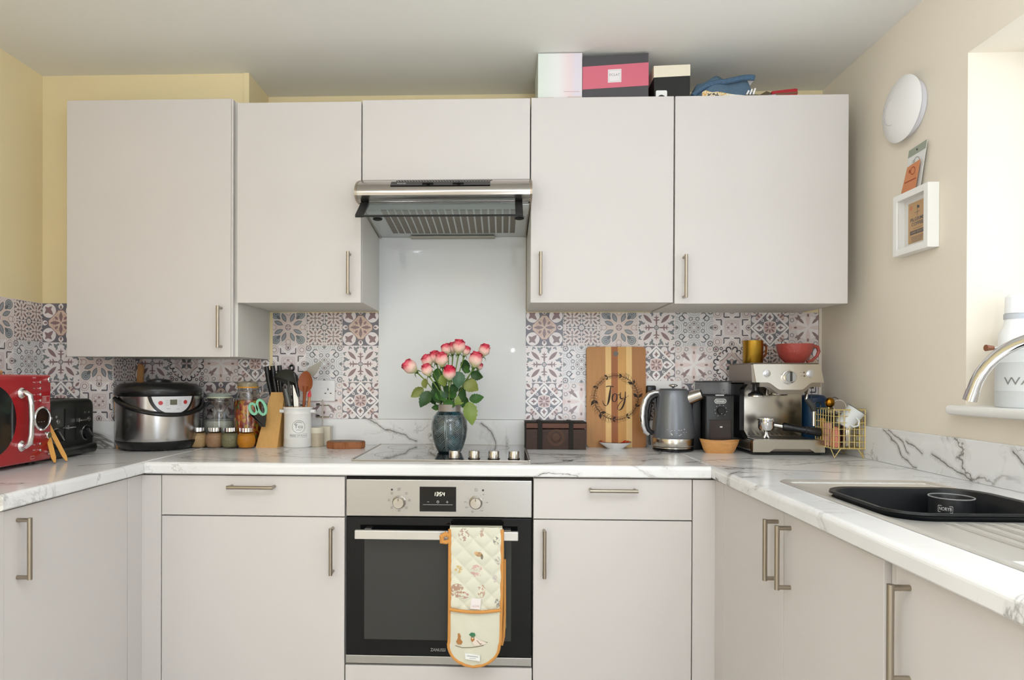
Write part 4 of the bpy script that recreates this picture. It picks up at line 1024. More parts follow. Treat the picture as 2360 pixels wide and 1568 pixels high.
text('PRIDE OF PLACE', .0085, DARKTXT, t, onK(ZW+.0475), width=.068)
bm = B(); f = lambda a, b, g=onK(ZW+.0475): Vector(g(a, b))
for dz in (-.0065, .0065): stroke(bm, [(-.036, dz), (-.018, dz), (0, dz), (.018, dz), (.036, dz)], .0007, f, False)
part('printed_rule', bm, DARKTXT, t)

def spoonhead(bm, c, w, h, depth, yaw_=0.0, roll_=0.0, th=.003, notch=0):
    """shallow oval bowl in x-z facing the room"""
    Rm = Matrix.Rotation(yaw_, 3, 'Z') @ Matrix.Rotation(roll_, 3, 'Y'); N, K = 24, 5; c = Vector(c)
    fr_, bk = [], []
    for k in range(K+1):
        s = k/K; r1, r2 = [], []
        for i in range(N):
            a = 2*PI*i/N; x, z = w*s*math.cos(a)*(1-.18*math.sin(a)*s), h*s*math.sin(a)
            r1.append(bm.verts.new(c + Rm @ Vector((x, depth*(1-s*s), z)))); r2.append(bm.verts.new(c + Rm @ Vector((x*1.0, depth*(1-s*s)+th, z))))
            if k == 0: break
        fr_.append(r1); bk.append(r2)
    for S_ in (fr_, bk):
        for i in range(N): bm.faces.new((S_[0][0], S_[1][i], S_[1][(i+1) % N]))
        for a_, b_ in zip(S_[1:], S_[2:]):
            for i in range(N): bm.faces.new((a_[i], a_[(i+1) % N], b_[(i+1) % N], b_[i]))
    for i in range(N): bm.faces.new((fr_[-1][i], fr_[-1][(i+1) % N], bk[-1][(i+1) % N], bk[-1][i]))
G = 'utensils in the white crock'
UZ = ZW+.014
OLV = mat('olive_nylon', '#4a4a40', .45); WSP = mat('brown_wood', '#8e4a22', .5, noise=.12, nscale=30); LW = mat('light_wood', '#cf9560', .5, noise=.1, nscale=20)
t = thing('ladle', 'dark olive nylon ladle, its bowl turned down over the crock', 'ladle', (KX-.02, KY, UZ), group=G)
bm = B(); add_tube(bm, [(KX-.02, KY, UZ), (KX-.026, KY-.02, 1.10), (KX-.030, KY-.026, 1.185)], [.004, .005, .006], 10); part('handle', bm, OLV, t, smooth=True)
bm = B(); add_lathe(bm, [(.050, 0), (.047, .018), (.036, .036), (.018, .047), (0, .050)], (0, 0, 0), 28, cap=False)
Rm = Matrix.Rotation(.28, 3, 'Y') @ Matrix.Rotation(-.3, 3, 'X')
for v in bm.verts: v.co = Rm @ Vector((v.co.x, v.co.y*.7, v.co.z)) + Vector((KX-.048+.006, KY-.02, 1.168))
bmesh.ops.solidify(bm, geom=bm.faces, thickness=.002); part('bowl', bm, OLV, t, smooth=True)
t = thing('wooden_spoon', 'brown wooden spoon standing head-up in the crock', 'spoon', (KX+.03, KY, UZ), group=G)
bm = B(); spoonhead(bm, (KX+.038, KY-.028, 1.168), .0285, .042, .007, roll_=.08); 
part('head', bm, WSP, t, smooth=True)
bm = B(); add_tube(bm, [(KX+.02, KY+.0, UZ), (KX+.030, KY-.02, 1.08), (KX+.0365, KY-.026, 1.137), (KX+.037, KY-.0255, 1.15)], [.004, .005, .008, .011], 10); part('handle', bm, WSP, t, smooth=True)
t = thing('slotted_turner', 'pale grey slanted turner leaning right above the wooden spoon', 'turner', (KX+.02, KY+.02, UZ), group=G)
GRN = mat('grey_nylon', '#a29c90', .4)
bm = B(); prismY(bm, [(KX+.022, 1.195), (KX+.060, 1.190), (KX+.072, 1.205), (KX+.092, 1.247), (KX+.082, 1.247), (KX+.036, 1.222)], KY+.012, KY+.015); part('blade', bm, GRN, t)
bm = B(); add_tube(bm, [(KX+.0, KY+.02, UZ), (KX+.02, KY+.017, 1.10), (KX+.042, KY+.0145, 1.20)], .0045, 10); part('handle', bm, GRN, t, smooth=True)
t = thing('masher', 'black hooked utensil handle standing up behind the ladle', 'utensil', (KX-.02, KY+.03, UZ), group=G)
bm = B(); add_tube(bm, [(KX-.018, KY+.03, UZ), (KX-.028, KY+.03, 1.14), (KX-.034, KY+.03, 1.212)], .0055, 10)
add_tube(bm, [(KX-.0345+.0085*math.cos(a), KY+.03, 1.222+.0105*math.sin(a)) for a in [2*PI*i/20 for i in range(20)]], .0045, 8, closed=True); part('handle', bm, BLACKP, t, smooth=True)
t = thing('steel_spatula', 'steel spatula blade with black handle crossing the crock centre', 'spatula', (KX, KY-.01, UZ), group=G)
bm = B(); add_tube(bm, [(KX+.012, KY-.03, 1.11), (KX-.002, KY-.026, 1.175), (KX-.008, KY-.024, 1.20)], [.0055, .0085, .007], 10); part('grip', bm, BLACKP, t, smooth=True)
bm = B(); prismY(bm, [(KX-.004, 1.06), (KX+.014, 1.06), (KX+.012, 1.10), (KX-.007, 1.155), (KX-.010, 1.155)], KY-.034, KY-.032); add_tube(bm, [(KX+.005, KY-.03, UZ), (KX+.008, KY-.033, 1.07)], .003, 8); part('blade', bm, mat('white_steel', '#d7d6d4', .25, .6), t)
t = thing('serving_spoon', 'grey nylon spoon slanting left in the crock', 'spoon', (KX-.01, KY, UZ), group=G)
bm = B(); add_tube(bm, [(KX+.0, KY-.01, UZ), (KX-.022, KY-.036, 1.075), (KX-.038, KY-.036, 1.14)], [.004, .005, .006], 10); part('handle', bm, mat('mid_grey', '#6d6f6e', .4), t, smooth=True)
t = thing('kitchen_tongs', 'dark nylon utensil shaft at the left rim of the crock', 'utensil', (KX-.03, KY, UZ), group=G)
bm = B(); add_tube(bm, [(KX-.02, KY, UZ), (KX-.040, KY-.012, 1.08), (KX-.052, KY-.015, 1.15)], .0075, 10); part('shaft', bm, mat('dark_brown_nylon', '#3d352c', .4), t, smooth=True)
t = thing('small_spoon', 'light wooden spoon handle with a red tip at the right of the crock', 'spoon', (KX+.035, KY+.01, UZ), group=G)
bm = B(); add_tube(bm, [(KX+.02, KY+.01, UZ), (KX+.042, KY+.005, 1.07), (KX+.045, KY+.005, 1.125)], .0055, 10); part('handle', bm, LW, t, smooth=True)
bm = B(); prismY(bm, [(KX+.040, 1.108), (KX+.052, 1.108), (KX+.053, 1.116), (KX+.050, 1.134), (KX+.041, 1.12)], KY-.008, KY+.004); part('tip', bm, mat('red_tip', '#e0404a', .4), t)

# salt and pepper blocks with chrome rack
ONX = mat('onyx_stone', '#b7aa94', .3, noise=.3, nscale=25); ONL = mat('onyx_pale', '#d5cdb8', .3, noise=.1, nscale=25)
t = thing('stone_shaker', 'short two-tone stone shaker beside the crock', 'shaker', (-.534, -.085, ZW))
bm = B(); add_lathe(bm, [(0, ZW), (.025, ZW), (.0265, ZW+.002), (.0265, ZW+.053)], (-.534, -.085, 0), 28); part('base', bm, ONX, t, smooth=True)
bm = B(); add_lathe(bm, [(.0265, ZW+.0535), (.0268, ZW+.073), (.025, ZW+.076), (0, ZW+.076)], (-.534, -.085, 0), 28); part('cap', bm, ONL, t, smooth=True)
t = thing('rack_stand', 'chrome cross-bar rack on a pale stone block behind the shaker', 'rack', (-.512, -.04, ZW))
bm = B(); add_box(bm, -.535, -.488, -.062, -.018, ZW, ZW+.078, .003); part('stone_base', bm, ONL, t)
bm = B(); add_tube(bm, [(-.523, -.045, ZW+.078), (-.523, -.045, ZW+.185)], .0028, 10); part('rod', bm, NICKEL, t, smooth=True)
for z in (ZW+.162, ZW+.115):
    bm = B(); add_tube(bm, [(-.550, -.045, z), (-.496, -.045, z)], .0026, 8); part('cross_bar', bm, NICKEL, t, smooth=True)
for z in (ZW+.165, ZW+.118):
    bm = B(); add_box(bm, -.549, -.535, -.049, -.041, z, z+.005, .001); part('clip', bm, BLACKM, t)
# olive wood slice
t = thing('wood_slice', 'irregular reddish wooden slice coaster left of the hob', 'coaster', (-.407, -.135, ZW))
WS = mat('slice_bark', '#9a5f38', .6, noise=.35, nscale=40); WT_ = mat('slice_top', '#6f5844', .5, noise=.25, nscale=18)
o = [(-.484, -.130), (-.474, -.16), (-.445, -.172), (-.44, -.186), (-.405, -.186), (-.392, -.172), (-.34, -.165), (-.331, -.14), (-.335, -.11), (-.36, -.09), (-.40, -.083), (-.45, -.088), (-.477, -.105)]
bm = B(); prismZ(bm, o, ZW, ZW+.027); bmesh.ops.bevel(bm, geom=list(bm.edges), offset=.003, segments=2, affect='EDGES'); part('slice', bm, WS, t)
bm = B(); prismZ(bm, [((x+.407)*.93-.407, (y+.135)*.93-.135) for x, y in o], ZW+.0268, ZW+.0275); part('top_face', bm, WT_, t)

# double sockets
def socket(label, cx, cz, w=.146, h=.086):
    t = thing('double_socket', label, 'socket', (cx, -.003, cz), group='wall sockets')
    SP = WHITEP
    bm = B(); add_box(bm, cx-w/2, cx+w/2, -.0125, -.0032, cz-h/2, cz+h/2, .003, 2); p = part('plate', bm, SP, t)
    for s in (-1, 1):
        bm = B(); add_box(bm, cx+s*.02-.008+.0, cx+s*.02+.008, -.0145, -.012, cz+.010, cz+.034, .0008); part('switch', bm, SP, t)
        bm = B(); q = cx+s*.045
        for (a, b_, ww, hh) in ((0, .006, .0035, .008), (-.011, -.010, .007, .0035), (.011, -.010, .007, .0035)): add_box(bm, q+a-ww/2, q+a+ww/2, -.0128, -.0122, cz+b_-hh/2, cz+b_+hh/2)
        part('pin_holes', bm, DARKTXT, t)
socket('white double wall socket behind the crock, left of the hob', -.555, 1.130)
socket('white double wall socket behind the kettle', .850, 1.133)
socket('white double wall socket behind the coffee grinder', 1.042, 1.133)

# ------------------------------------------------------------------ vase and roses on the hob
VX, VY, VZ = .010, -.285, ZW+.0047
t = thing('ceramic_vase', 'dark teal glazed vase with incised lines, standing on the hob', 'vase', (VX, VY, VZ))
VM = Mat('teal_glaze'); X.M = VM
tc = VM.n('ShaderNodeTexCoord'); sp = VM.n('ShaderNodeSeparateXYZ'); VM.l(tc.outputs['Object'], sp.inputs[0])
vx, vy, vz = X(sp.outputs[0]), X(sp.outputs[1]), X(sp.outputs[2])
ang = X.op('ARCTAN2', vx, 0 - vy)*(1/1.05) + .12           # about one panel per unit
cell = X.op('FLOOR', ang + .5); loc_ = ang - cell    # -0.5..0.5
side = X.op('SIGN', loc_)
hz = vz*11.0
q1 = vz + abs(loc_)*.055; q2 = vz - abs(loc_)*.075; l1 = xfrac(q1*170); l2 = xfrac(q2*170)
P = Paint(VM, '#12242a')
nz = VM.n('ShaderNodeTexNoise'); nz.inputs['Scale'].default_value = 22; VM.l(tc.outputs['Object'], nz.inputs['Vector'])
P.put('#2c5a64', xmin(xmax((X(nz.outputs['Fac'])-.5)*5, 0.0), 1.0), .7)
gA = xfrac(q1*19); body = (vz < .137)*(vz > .006)
P.put('#b9c2bf', (l1 < .20)*(gA < .55)*body*(abs(loc_) > .09), .75)
P.put('#b9c2bf', (l2 < .20)*(gA > .55)*body*(abs(loc_) > .09), .75)
P.put('#c3cbc8', (xfrac(abs(loc_)*30 + .3) < .33)*(abs(loc_) < .085)*body, .8)
P.put('#8b8178', vz > .1485)
P.done(); VM.b.inputs['Roughness'].default_value = .07; VM.b.inputs['Coat Weight'].default_value = .5
pr = [(0, 0), (.040, 0), (.044, .004), (.0535, .025), (.0625, .055), (.0665, .085), (.0645, .112), (.058, .131), (.048, .143), (.0425, .147), (.0412, .150), (.0412, .172), (.0405, .1735), (.037, .1735), (.0365, .145), (.055, .12), (.058, .06), (.035, .006), (0, .005)]
bm = B(); add_lathe(bm, pr, (0, 0, 0), 56, cap=False); part('body', bm, VM.m, t, smooth=True, world=False)

# petals
PT = Mat('rose_petal'); X.M = PT
uv = PT.n('ShaderNodeUVMap'); su = PT.n('ShaderNodeSeparateXYZ'); PT.l(uv.outputs[0], su.inputs[0])
cr = PT.n('ShaderNodeValToRGB'); e = cr.color_ramp.elements
e[0].position = 0.05; e[0].color = srgb('#d9dca0'); e[1].position = 1.0; e[1].color = srgb('#d8274a')
for p, c in ((.30, '#f2d8c4'), (.62, '#f0b6ae'), (.84, '#e8707c')):
    q = e.new(p); q.color = srgb(c)
PT.l(su.outputs[1], cr.inputs[0]); PT.l(cr.outputs[0], PT.b.inputs['Base Color']); PT.b.inputs['Roughness'].default_value = .55
PT.b.inputs['Subsurface Weight'].default_value = .0
STEM = mat('rose_stem', '#6d8a3a', .5); SEP = mat('sepal', '#4d6a2c', .55)
def bloom_mesh(seed, red=0.0):
    rnd = random.Random(seed); bm = bmesh.new(); uvl = bm.loops.layers.uv.new('UVMap')
    layers = [(3, .30, .92, 1.03, 1.15), (4, .52, .86, 1.06, 1.05), (4, .74, .80, 1.02, 1.0), (5, .92, .62, .95, .9)]
    for li, (n, rad, topk, hk, wk) in enumerate(layers):
        for j in range(n):
            a0 = 2*PI*j/n + li*.9 + rnd.uniform(-.2, .2); wdt = (2*PI/n)*1.35/2*wk
            curl = .10 + .16*li/3 + rnd.uniform(0, .10); h = hk*rnd.uniform(.94, 1.05)
            U_, V_ = 8, 8; g = []
            for iv in range(V_+1):
                v = iv/V_; row = []
                for iu in range(U_+1):
                    u = iu/U_*2-1
                    z = h*(v**.92)*2.05*(1 - .16*abs(u)**3*v)
                    body = (math.sin(min(1, v*1.55+.02)*PI*.5)**.8)*rad*1.0
                    r = .08 + body*(1 - .26*max(0, v-.45)/.55) + curl*max(0, v-.80)**1.2*2.6
                    z -= max(0, v-.86)*curl*2.6*(1 if li > 0 else .3)
                    r *= 1 + .04*math.sin(u*5+seed+j*2)*v
                    a = a0 + u*wdt*(.45+.75*math.sin(PI*min(.62, v*.75+.12)))
                    row.append(bm.verts.new((r*math.cos(a), r*math.sin(a), z)))
                g.append(row)
            for iv in range(V_):
                for iu in range(U_):
                    f = bm.faces.new((g[iv][iu], g[iv][iu+1], g[iv+1][iu+1], g[iv+1][iu])); f.smooth = True
                    for lp, (a, b_) in zip(f.loops, ((iu, iv), (iu+1, iv), (iu+1, iv+1), (iu, iv+1))):
                        q = abs(a/U_*2-1); vv = b_/V_; lp[uvl].uv = (a/U_, min(1, max(vv, vv*.75+.25*q**6) + red*vv - (.10 if li == 3 else 0)))
    me = bpy.data.meshes.new('bloom'); bm.to_mesh(me); bm.free(); me.materials.append(PT.m); return me
BM = [bloom_mesh(3), bloom_mesh(11), bloom_mesh(29), bloom_mesh(17, .30)]
def sepal_mesh():
    bm = B(); add_lathe(bm, [(.06, -.30), (.17, -.22), (.20, -.08), (.32, .06), (.30, .10), (0, .02)], (0, 0, 0), 14)
    for j in range(5):
        a = 2*PI*j/5+.3; c, s = math.cos(a), math.sin(a); pts = []
        for i in range(6):
            v = i/5; r = .22+.78*v; z = .05+.30*v - .75*v*v; w = .17*(1-v)**.8+.01
            pts.append((bm.verts.new((r*c-w*s, r*s+w*c, z)), bm.verts.new((r*c+w*s, r*s-w*c, z))))
        for p, q in zip(pts, pts[1:]): bm.faces.new((p[0], q[0], q[1], p[1]))
    return mesh('sepals', bm, SEP, True)
SM = sepal_mesh()
LM = {}
for k, c in dict(o='#7d8444', d='#33502c', m='#426c31', l='#778a42', t='#46664b').items():
    M_ = mat('rose_leaf_'+dict(o='olive', d='dark', m='mid', l='light', t='blue')[k], c, .42, noise=.18, nscale=60, spec=.4)
    def lm(M_=M_):
        bm = bmesh.new(); N = 12; rows_ = []
        for i in range(N+1):
            s = i/N; w = (math.sin(PI*s**.8)**.85)*.27*(1+(.10 if i % 2 else -.04)) if 0 < s < 1 else 0.004
            fold = .42; row = []
            for q in (-1, -.5, 0, .5, 1):
                row.append(bm.verts.new((q*w, -abs(q)*w*fold + .10*math.sin(PI*s) - .02*math.sin(9*s)*abs(q), s - .0)))
            rows_.append(row)
        for a, b_ in zip(rows_, rows_[1:]):
            for j in range(4): bm.faces.new((a[j], a[j+1], b_[j+1], b_[j]))
        return mesh('leaf', bm, M_, True, ang=3.0)
    LM[k] = lm()
blooms = [(-.13, 1.221, .0251, -50), (-.069, 1.242, .0211, -25), (-.067, 1.209, .0201, -20), (-.043, 1.256, .0201, -12), (-.015, 1.246, .0231, -4), (.014, 1.198, .0231, 2), (-.003, 1.285, .0191, -14), (.017, 1.290, .0191, -4), (.044, 1.294, .0231, 5), (.068, 1.280, .0161, 20), (.104, 1.246, .0251, 12), (.117, 1.224, .0125, 25), (.134, 1.281, .0211, 18)]
names_ = ['pink-edged rose leaning out farthest left', 'pink rose second from the left, above its lower twin', 'pink rose just below the second rose from the left', 'pink rose partly hidden left of the open central rose', 'open pink and cream rose left of centre', 'lowest and deepest red-pink rose at the front', 'pale pink rose at the left of the top cluster', 'slim pink rose in the middle of the top cluster', 'largest pale rose at the top of the bouquet', 'small greenish rose bud right of the largest top rose', 'full red-pink rose at the right, below the outermost one', 'small bud half hidden behind the full right-hand rose', 'rose standing highest at the far right of the bouquet']
yoff = [.0, .0, -.03, .01, -.03, -.055, .02, .035, .0, .015, -.02, .02, .01]
fat = {5: 3}
leafs = [(-.083, 1.147, -.124, 1.117, 'o'), (-.061, 1.137, -.088, 1.082, 'd'), (-.061, 1.123, -.044, 1.088, 'd'), (-.081, 1.179, -.069, 1.149, 'o'), (-.051, 1.171, -.028, 1.135, 'd'), (-.036, 1.135, -.005, 1.104, 'm'), (-.018, 1.194, -.002, 1.157, 'l'), (-.035, 1.22, -.034, 1.167, 'm'), (.046, 1.208, .046, 1.151, 't'), (.066, 1.252, .066, 1.204, 'd'), (.087, 1.198, .130, 1.188, 'd'), (.066, 1.172, .113, 1.142, 'o'), (.081, 1.105, .131, 1.114, 'm'), (.082, 1.099, .094, 1.022, 'l'), (-.026, 1.077, -.056, 1.074, 'm'), (-.014, 1.129, .015, 1.12, 't'), (-.008, 1.093, .036, 1.089, 'm'), (.061, 1.117, .036, 1.089, 'l'), (.03, 1.163, .03, 1.127, 'd'), (.071, 1.115, .055, 1.078, 'm'), (-.049, 1.147, -.028, 1.097, 'd'), (0, 1.157, .008, 1.129, 'd'), (.05, 1.151, .059, 1.119, 'd'), (.064, 1.22, .088, 1.208, 'm'), (-.024, 1.125, -.024, 1.089, 'd'), (.014, 1.125, .018, 1.097, 'd'), (.02, 1.11, .03, 1.14, 'm'), (-.03, 1.10, -.05, 1.13, 'd'), (.05, 1.10, .07, 1.14, 'd'), (-.01, 1.15, -.02, 1.19, 'd'), (.07, 1.15, .088, 1.18, 'd')]
wid = {8: 1.25, 11: 1.4, 10: 1.35, 0: 1.15, 5: 1.4, 15: 1.5, 16: 1.1, 13: 1.1, 6: 1.4, 9: 1.3, 7: 1.2, 20: 1.2}
roses = []
for i, (bx, bz, r, tilt) in enumerate(blooms):
    by = VY + yoff[i]; ti = math.radians(tilt)
    rt = thing('rose', names_[i], 'flower', (VX + .02*math.sin(i*2.1), VY + .018*math.cos(i*1.7), VZ+.012), group='roses in the vase')
    roses.append(rt)
    ax = Vector((math.sin(ti), 0, math.cos(ti)))
    base = Vector((bx, by, bz)) - ax*r*1.02
    b = link('bloom', BM[fat.get(i, i % 3)], rt, base - Vector(rt.location), (math.radians(16 if yoff[i] < 0 else 8), ti, i*1.3))
    b.rotation_euler = (Matrix.Rotation(ti, 3, 'Y') @ Matrix.Rotation(math.radians(14), 3, 'X') @ Matrix.Rotation(i*1.3, 3, 'Z')).to_euler()
    b.scale = (r*1.05, r*1.05, r*1.12)
    s = link('sepals', SM, rt, base - Vector(rt.location)); s.rotation_euler = b.rotation_euler; s.scale = (r, r, r)
    p0 = Vector(rt.location); pn = Vector((VX + (bx-VX)*.22, VY+(by-VY)*.3, VZ+.165)); p3 = base - ax*r*.25
    pts = [p0, pn] + [pn + (p3-pn)*k/6 + Vector(((pn-p3).x, 0, 0))*.16*math.sin(PI*k/6) for k in range(1, 7)]
    bm = B(); add_tube(bm, pts, [.0025, .0025, .0025, .0023, .0022, .0021, .002, .0028], 8); part('stem', bm, STEM, rt, smooth=True)
for i, (x0, z0, x1, z1, k) in enumerate(leafs):
    cx = (x0+x1)/2; best = min(range(13), key=lambda j: abs(VX + (blooms[j][0]-VX)*.6 - cx) + .01*(sum(1 for c in roses[j].children if c.name.startswith('leaf'))))
    rt = roses[best]; dy = [-.03, -.045, .01, -.055, .02][i % 5] if k != 'l' else -.05
    a = Vector((x0, VY + dy*.6, z0)); d = Vector((x1-x0, dy*.5, z1-z0)); L = d.length*1.08
    zax = d.normalized(); yax = Vector((.35*math.sin(i*2.3), 1, .35*math.cos(i*1.9))); yax = (yax - zax*yax.dot(zax)).normalized(); xax = yax.cross(zax)
    R = Matrix((xax, yax, zax)).transposed()
    o = link('leaf', LM[k], rt, a - Vector(rt.location)); o.rotation_euler = R.to_euler(); w = wid.get(i, 1.2); o.scale = (L*w, L, L)

# ------------------------------------------------------------------ right of the hob
t = thing('wooden_chest', 'small dark carved wooden chest with two straps, right of the hob', 'box', (.407, -.09, ZW))
CW = mat('dark_carved_wood', '#3a241a', .55, noise=.4, nscale=45, stretch=(1, 4, 6), bump=.4, bscale=90); CWL = mat('reddish_lid_wood', '#5a3524', .5, noise=.3, nscale=45, stretch=(1, 4, 6)); IR = mat('blackened_strap', '#1d1814', .8)
bm = B(); add_box(bm, .293, .524, -.135, -.03, ZW, ZW+.078, .002); part('box_body', bm, CW, t)
bm = B(); add_box(bm, .291, .526, -.138, -.028, ZW+.081, ZW+.101, .003); lidp = part('lid', bm, CWL, t)
bm = B(); add_box(bm, .290, .527, -.134, -.027, ZW+.101, ZW+.106, .002); part('lid_top', bm, IR, lidp)
for x in (.3475, .4665):
    bm = B(); add_box(bm, x-.0085, x+.0085, -.1415, -.136, ZW+.002, ZW+.106, .001); add_box(bm, x-.0085, x+.0085, -.1415, -.03, ZW+.104, ZW+.109, .001); part('strap', bm, IR, t)
bm = B(); add_box(bm, .288, .295, -.139, -.133, ZW, ZW+.106, .001); part('corner_strap', bm, IR, t)
for r in (.031, .026):
    bm = B(); add_tube(bm, [(.409+r*math.cos(2*PI*i/32), -.1355, ZW+.046+r*math.sin(2*PI*i/32)) for i in range(32)], .0012, 6, closed=True); part('carved_ring', bm, mat('ring_wood', '#6a4a36', .6), t)
bm = B(); add_ball(bm, (.409, -.135, ZW+.046), .018, (1, .15, 1)); part('carved_emblem', bm, mat('emblem_wood', '#4e3324', .6, noise=.5, nscale=120), t, smooth=True)

# striped chopping board leaning on the tiles
t = thing('joy_board', 'tall striped wooden chopping board engraved Joy in a leaf wreath', 'board', (.657, -.03, ZW))
tilt = .045
def onB(u, v, d=0.0): return Vector((.657+u, -.041 + v*tilt*1.0 - d, ZW + v))
stripes = [(-.1175, -.0425, '#b27f49'), (-.0425, -.0195, '#dfb878'), (-.0195, .0065, '#9c5c2c'), (.0065, .0395, '#c79550'), (.0395, .0625, '#dfb878'), (.0625, .1175, '#a8723e')]
for k, (a, b_, c) in enumerate(stripes):
    bm = B(); H = .402; r = .012
    if k == 0: o = [(a+r, 0), (b_, 0), (b_, H), (a+r, H)] + [(a+r-r*math.sin(q), H-r+r*math.cos(q)) for q in (0, .4, .8, 1.2, PI/2)] + [(a+r-r*math.cos(q), r-r*math.sin(q)) for q in (0, .4, .8, 1.2)]
    elif k == 5: o = [(a, 0), (b_-r, 0)] + [(b_-r+r*math.sin(q), r-r*math.cos(q)) for q in (0.01, .4, .8, 1.2, PI/2)] + [(b_-r+r*math.cos(q), H-r+r*math.sin(q)) for q in (0, .4, .8, 1.2, PI/2)] + [(a, H)]
    else: o = [(a, 0), (b_, 0), (b_, H), (a, H)]
    add_prism(bm, o, lambda u, v: onB(u, v, 0), lambda u, v: onB(u, v, -.018))
    part('plank', bm, mat('board_plank', c, .45, noise=.14, nscale=9, stretch=(9, 4, .9)), t)
bm = B(); add_prism(bm, ell(-.001, .374, .010, .010, 20), lambda u, v: onB(u, v, .0006), lambda u, v: onB(u, v, -.002)); part('hanging_hole', bm, mat('hole_shadow', '#6f6a62', .6), t)
BRN = mat('burnt_engraving', '#2e2015', .7)
fB = lambda u, v: onB(u, v, .0009)
bm = B(); S_ = .001
jp = lambda px, py: ((px-1420)/585, (1030-py)/585)     # millimetres measured on the board face
def J(*p): return [jp(*q) for q in p]
def st(bm, P4, w, taper=True):
    a, b_, c, d = J(*P4); stroke(bm, bez(a, b_, c, d, 12), w, fB, taper)
st(bm, ((1396, 889), (1400, 887), (1408, 887), (1414, 889)), .0035, False)
st(bm, ((1407, 889), (1405, 905), (1403, 925), (1399, 931)), .0085)
st(bm, ((1399, 931), (1396, 936), (1390, 932), (1388, 921)), .0035)
st(bm, ((1418, 905), (1409, 905), (1408, 923), (1415, 924)), .0055); st(bm, ((1415, 924), (1422, 924), (1424, 906), (1418, 905)), .0045); st(bm, ((1420, 906), (1424, 909), (1428, 908), (1431, 903)), .0022)
st(bm, ((1430, 902), (1427, 915), (1431, 921), (1437, 914)), .0055); st(bm, ((1441, 900), (1442, 925), (1433, 944), (1426, 943)), .0065); st(bm, ((1426, 943), (1418, 941), (1424, 925), (1449, 909)), .0028)
part('word', bm, BRN, t, label='the word Joy in burnt script')
rnd = random.Random(5); bm = B()
wc = jp(1419.5, 914); R_ = (.0875, .0875)
arc = [(wc[0]+R_[0]*math.cos(a), wc[1]+R_[1]*math.sin(a)) for a in [2*PI*i/80 for i in range(81)]]
stroke(bm, arc, .0011, fB, False)
for i in range(58):
    a = 2*PI*i/58; dense = 1.0 + .5*(math.sin(2*a+.5) > .2)
    for s in (-1, 1):
        px, py = wc[0]+R_[0]*math.cos(a), wc[1]+R_[1]*math.sin(a); b_ = a + PI/2 + s*(.75+rnd.uniform(-.2, .2)); L = (.0125+rnd.uniform(0, .006))*dense
        qx, qy = px+L*math.cos(b_), py+L*math.sin(b_); nx, ny = -math.sin(b_)*L*.24, math.cos(b_)*L*.24; mx_, my_ = (px+qx)/2, (py+qy)/2
        lf = [(px, py), (mx_+nx, my_+ny), (qx, qy), (mx_-nx, my_-ny)]
        if i % 6: stroke(bm, [lf[0], lf[1], lf[2], lf[3], lf[0]], .0009, fB, False)
        else: flat(bm, lf, fB)
part('leaf_wreath', bm, BRN, t, kind='stuff')

# dish
t = thing('dish', 'small shallow dish, white outside and red inside, before the board', 'dish', (.644, -.075, ZW))
bm = B(); add_lathe(bm, [(0, ZW), (.030, ZW), (.034, ZW+.004), (.058, ZW+.020), (.063, ZW+.026), (.0625, ZW+.0275)], (.644, -.082, 0), 40, cap=False); part('outside', bm, CER, t, smooth=True)
RP = Mat('red_pattern'); X.M = RP; tc = RP.n('ShaderNodeTexCoord'); vo = RP.n('ShaderNodeTexVoronoi'); vo.inputs['Scale'].default_value = 70; RP.l(tc.outputs['Object'], vo.inputs['Vector'])
P = Paint(RP, '#b3161c'); P.put('#3f3a70', X(vo.outputs['Distance']) < .22); P.put('#d98a3a', (abs(X(vo.outputs['Distance']) - .36) < .05)); P.done(); RP.b.inputs['Roughness'].default_value = .15
bm = B(); add_lathe(bm, [(.0628, ZW+.0278), (.060, ZW+.0272), (.056, ZW+.022), (.030, ZW+.0075), (0, ZW+.006)], (.644, -.082, 0), 40, cap=False); part('inside', bm, RP.m, t, smooth=True)
bm = B(); add_tube(bm, [(.644+.0625*math.cos(2*PI*i/40), -.082+.0625*math.sin(2*PI*i/40), ZW+.0272) for i in range(40)], .0011, 6, closed=True); part('rim', bm, mat('dark_rim', '#2a1d1d', .3), t)

# kettle
KX2, KY2 = .855, -.135
t = thing('kettle', 'grey metallic electric kettle with chrome handle and spout', 'kettle', (KX2, KY2, ZW))
KM = mat('grey_metallic_paint', '#74777c', .33, .5, noise=.04, nscale=200)
def LK(prof, name, m, par=None, n=48):
    bm = B(); add_lathe(bm, prof, (KX2, KY2, 0), n); return part(name, bm, m, par or t, smooth=True, ang=.5)
LK([(0, ZW), (.072, ZW), (.0765, ZW+.004), (.0765, ZW+.008), (.070, ZW+.009), (0, ZW+.009)], 'base', BLACKP)
LK([(.073, ZW+.0095), (.0755, ZW+.012), (.0755, ZW+.016), (.072, ZW+.017)], 'base_ring', STEEL2)
LK([(.0755, ZW+.018), (.0765, ZW+.02), (.0765, ZW+.047), (.0755, ZW+.049), (0, ZW+.049)], 'steel_band', STEEL2)
bodyk = LK([(.0755, ZW+.0495), (.0775, ZW+.06), (.0765, ZW+.095), (.0715, ZW+.15), (.063, ZW+.205), (.0585, ZW+.228), (.056, ZW+.2315), (0, ZW+.233)], 'body', KM)
LK([(.052, ZW+.2325), (.049, ZW+.2365), (0, ZW+.238)], 'lid', mat('kettle_lid', '#63666a', .35, .4))
LK([(.004, ZW+.238), (.005, ZW+.242), (.016, ZW+.246), (.0165, ZW+.250), (.012, ZW+.254), (0, ZW+.255)], 'lid_knob', CHROME)
sd = Vector((.90, -.42, 0)).normalized()
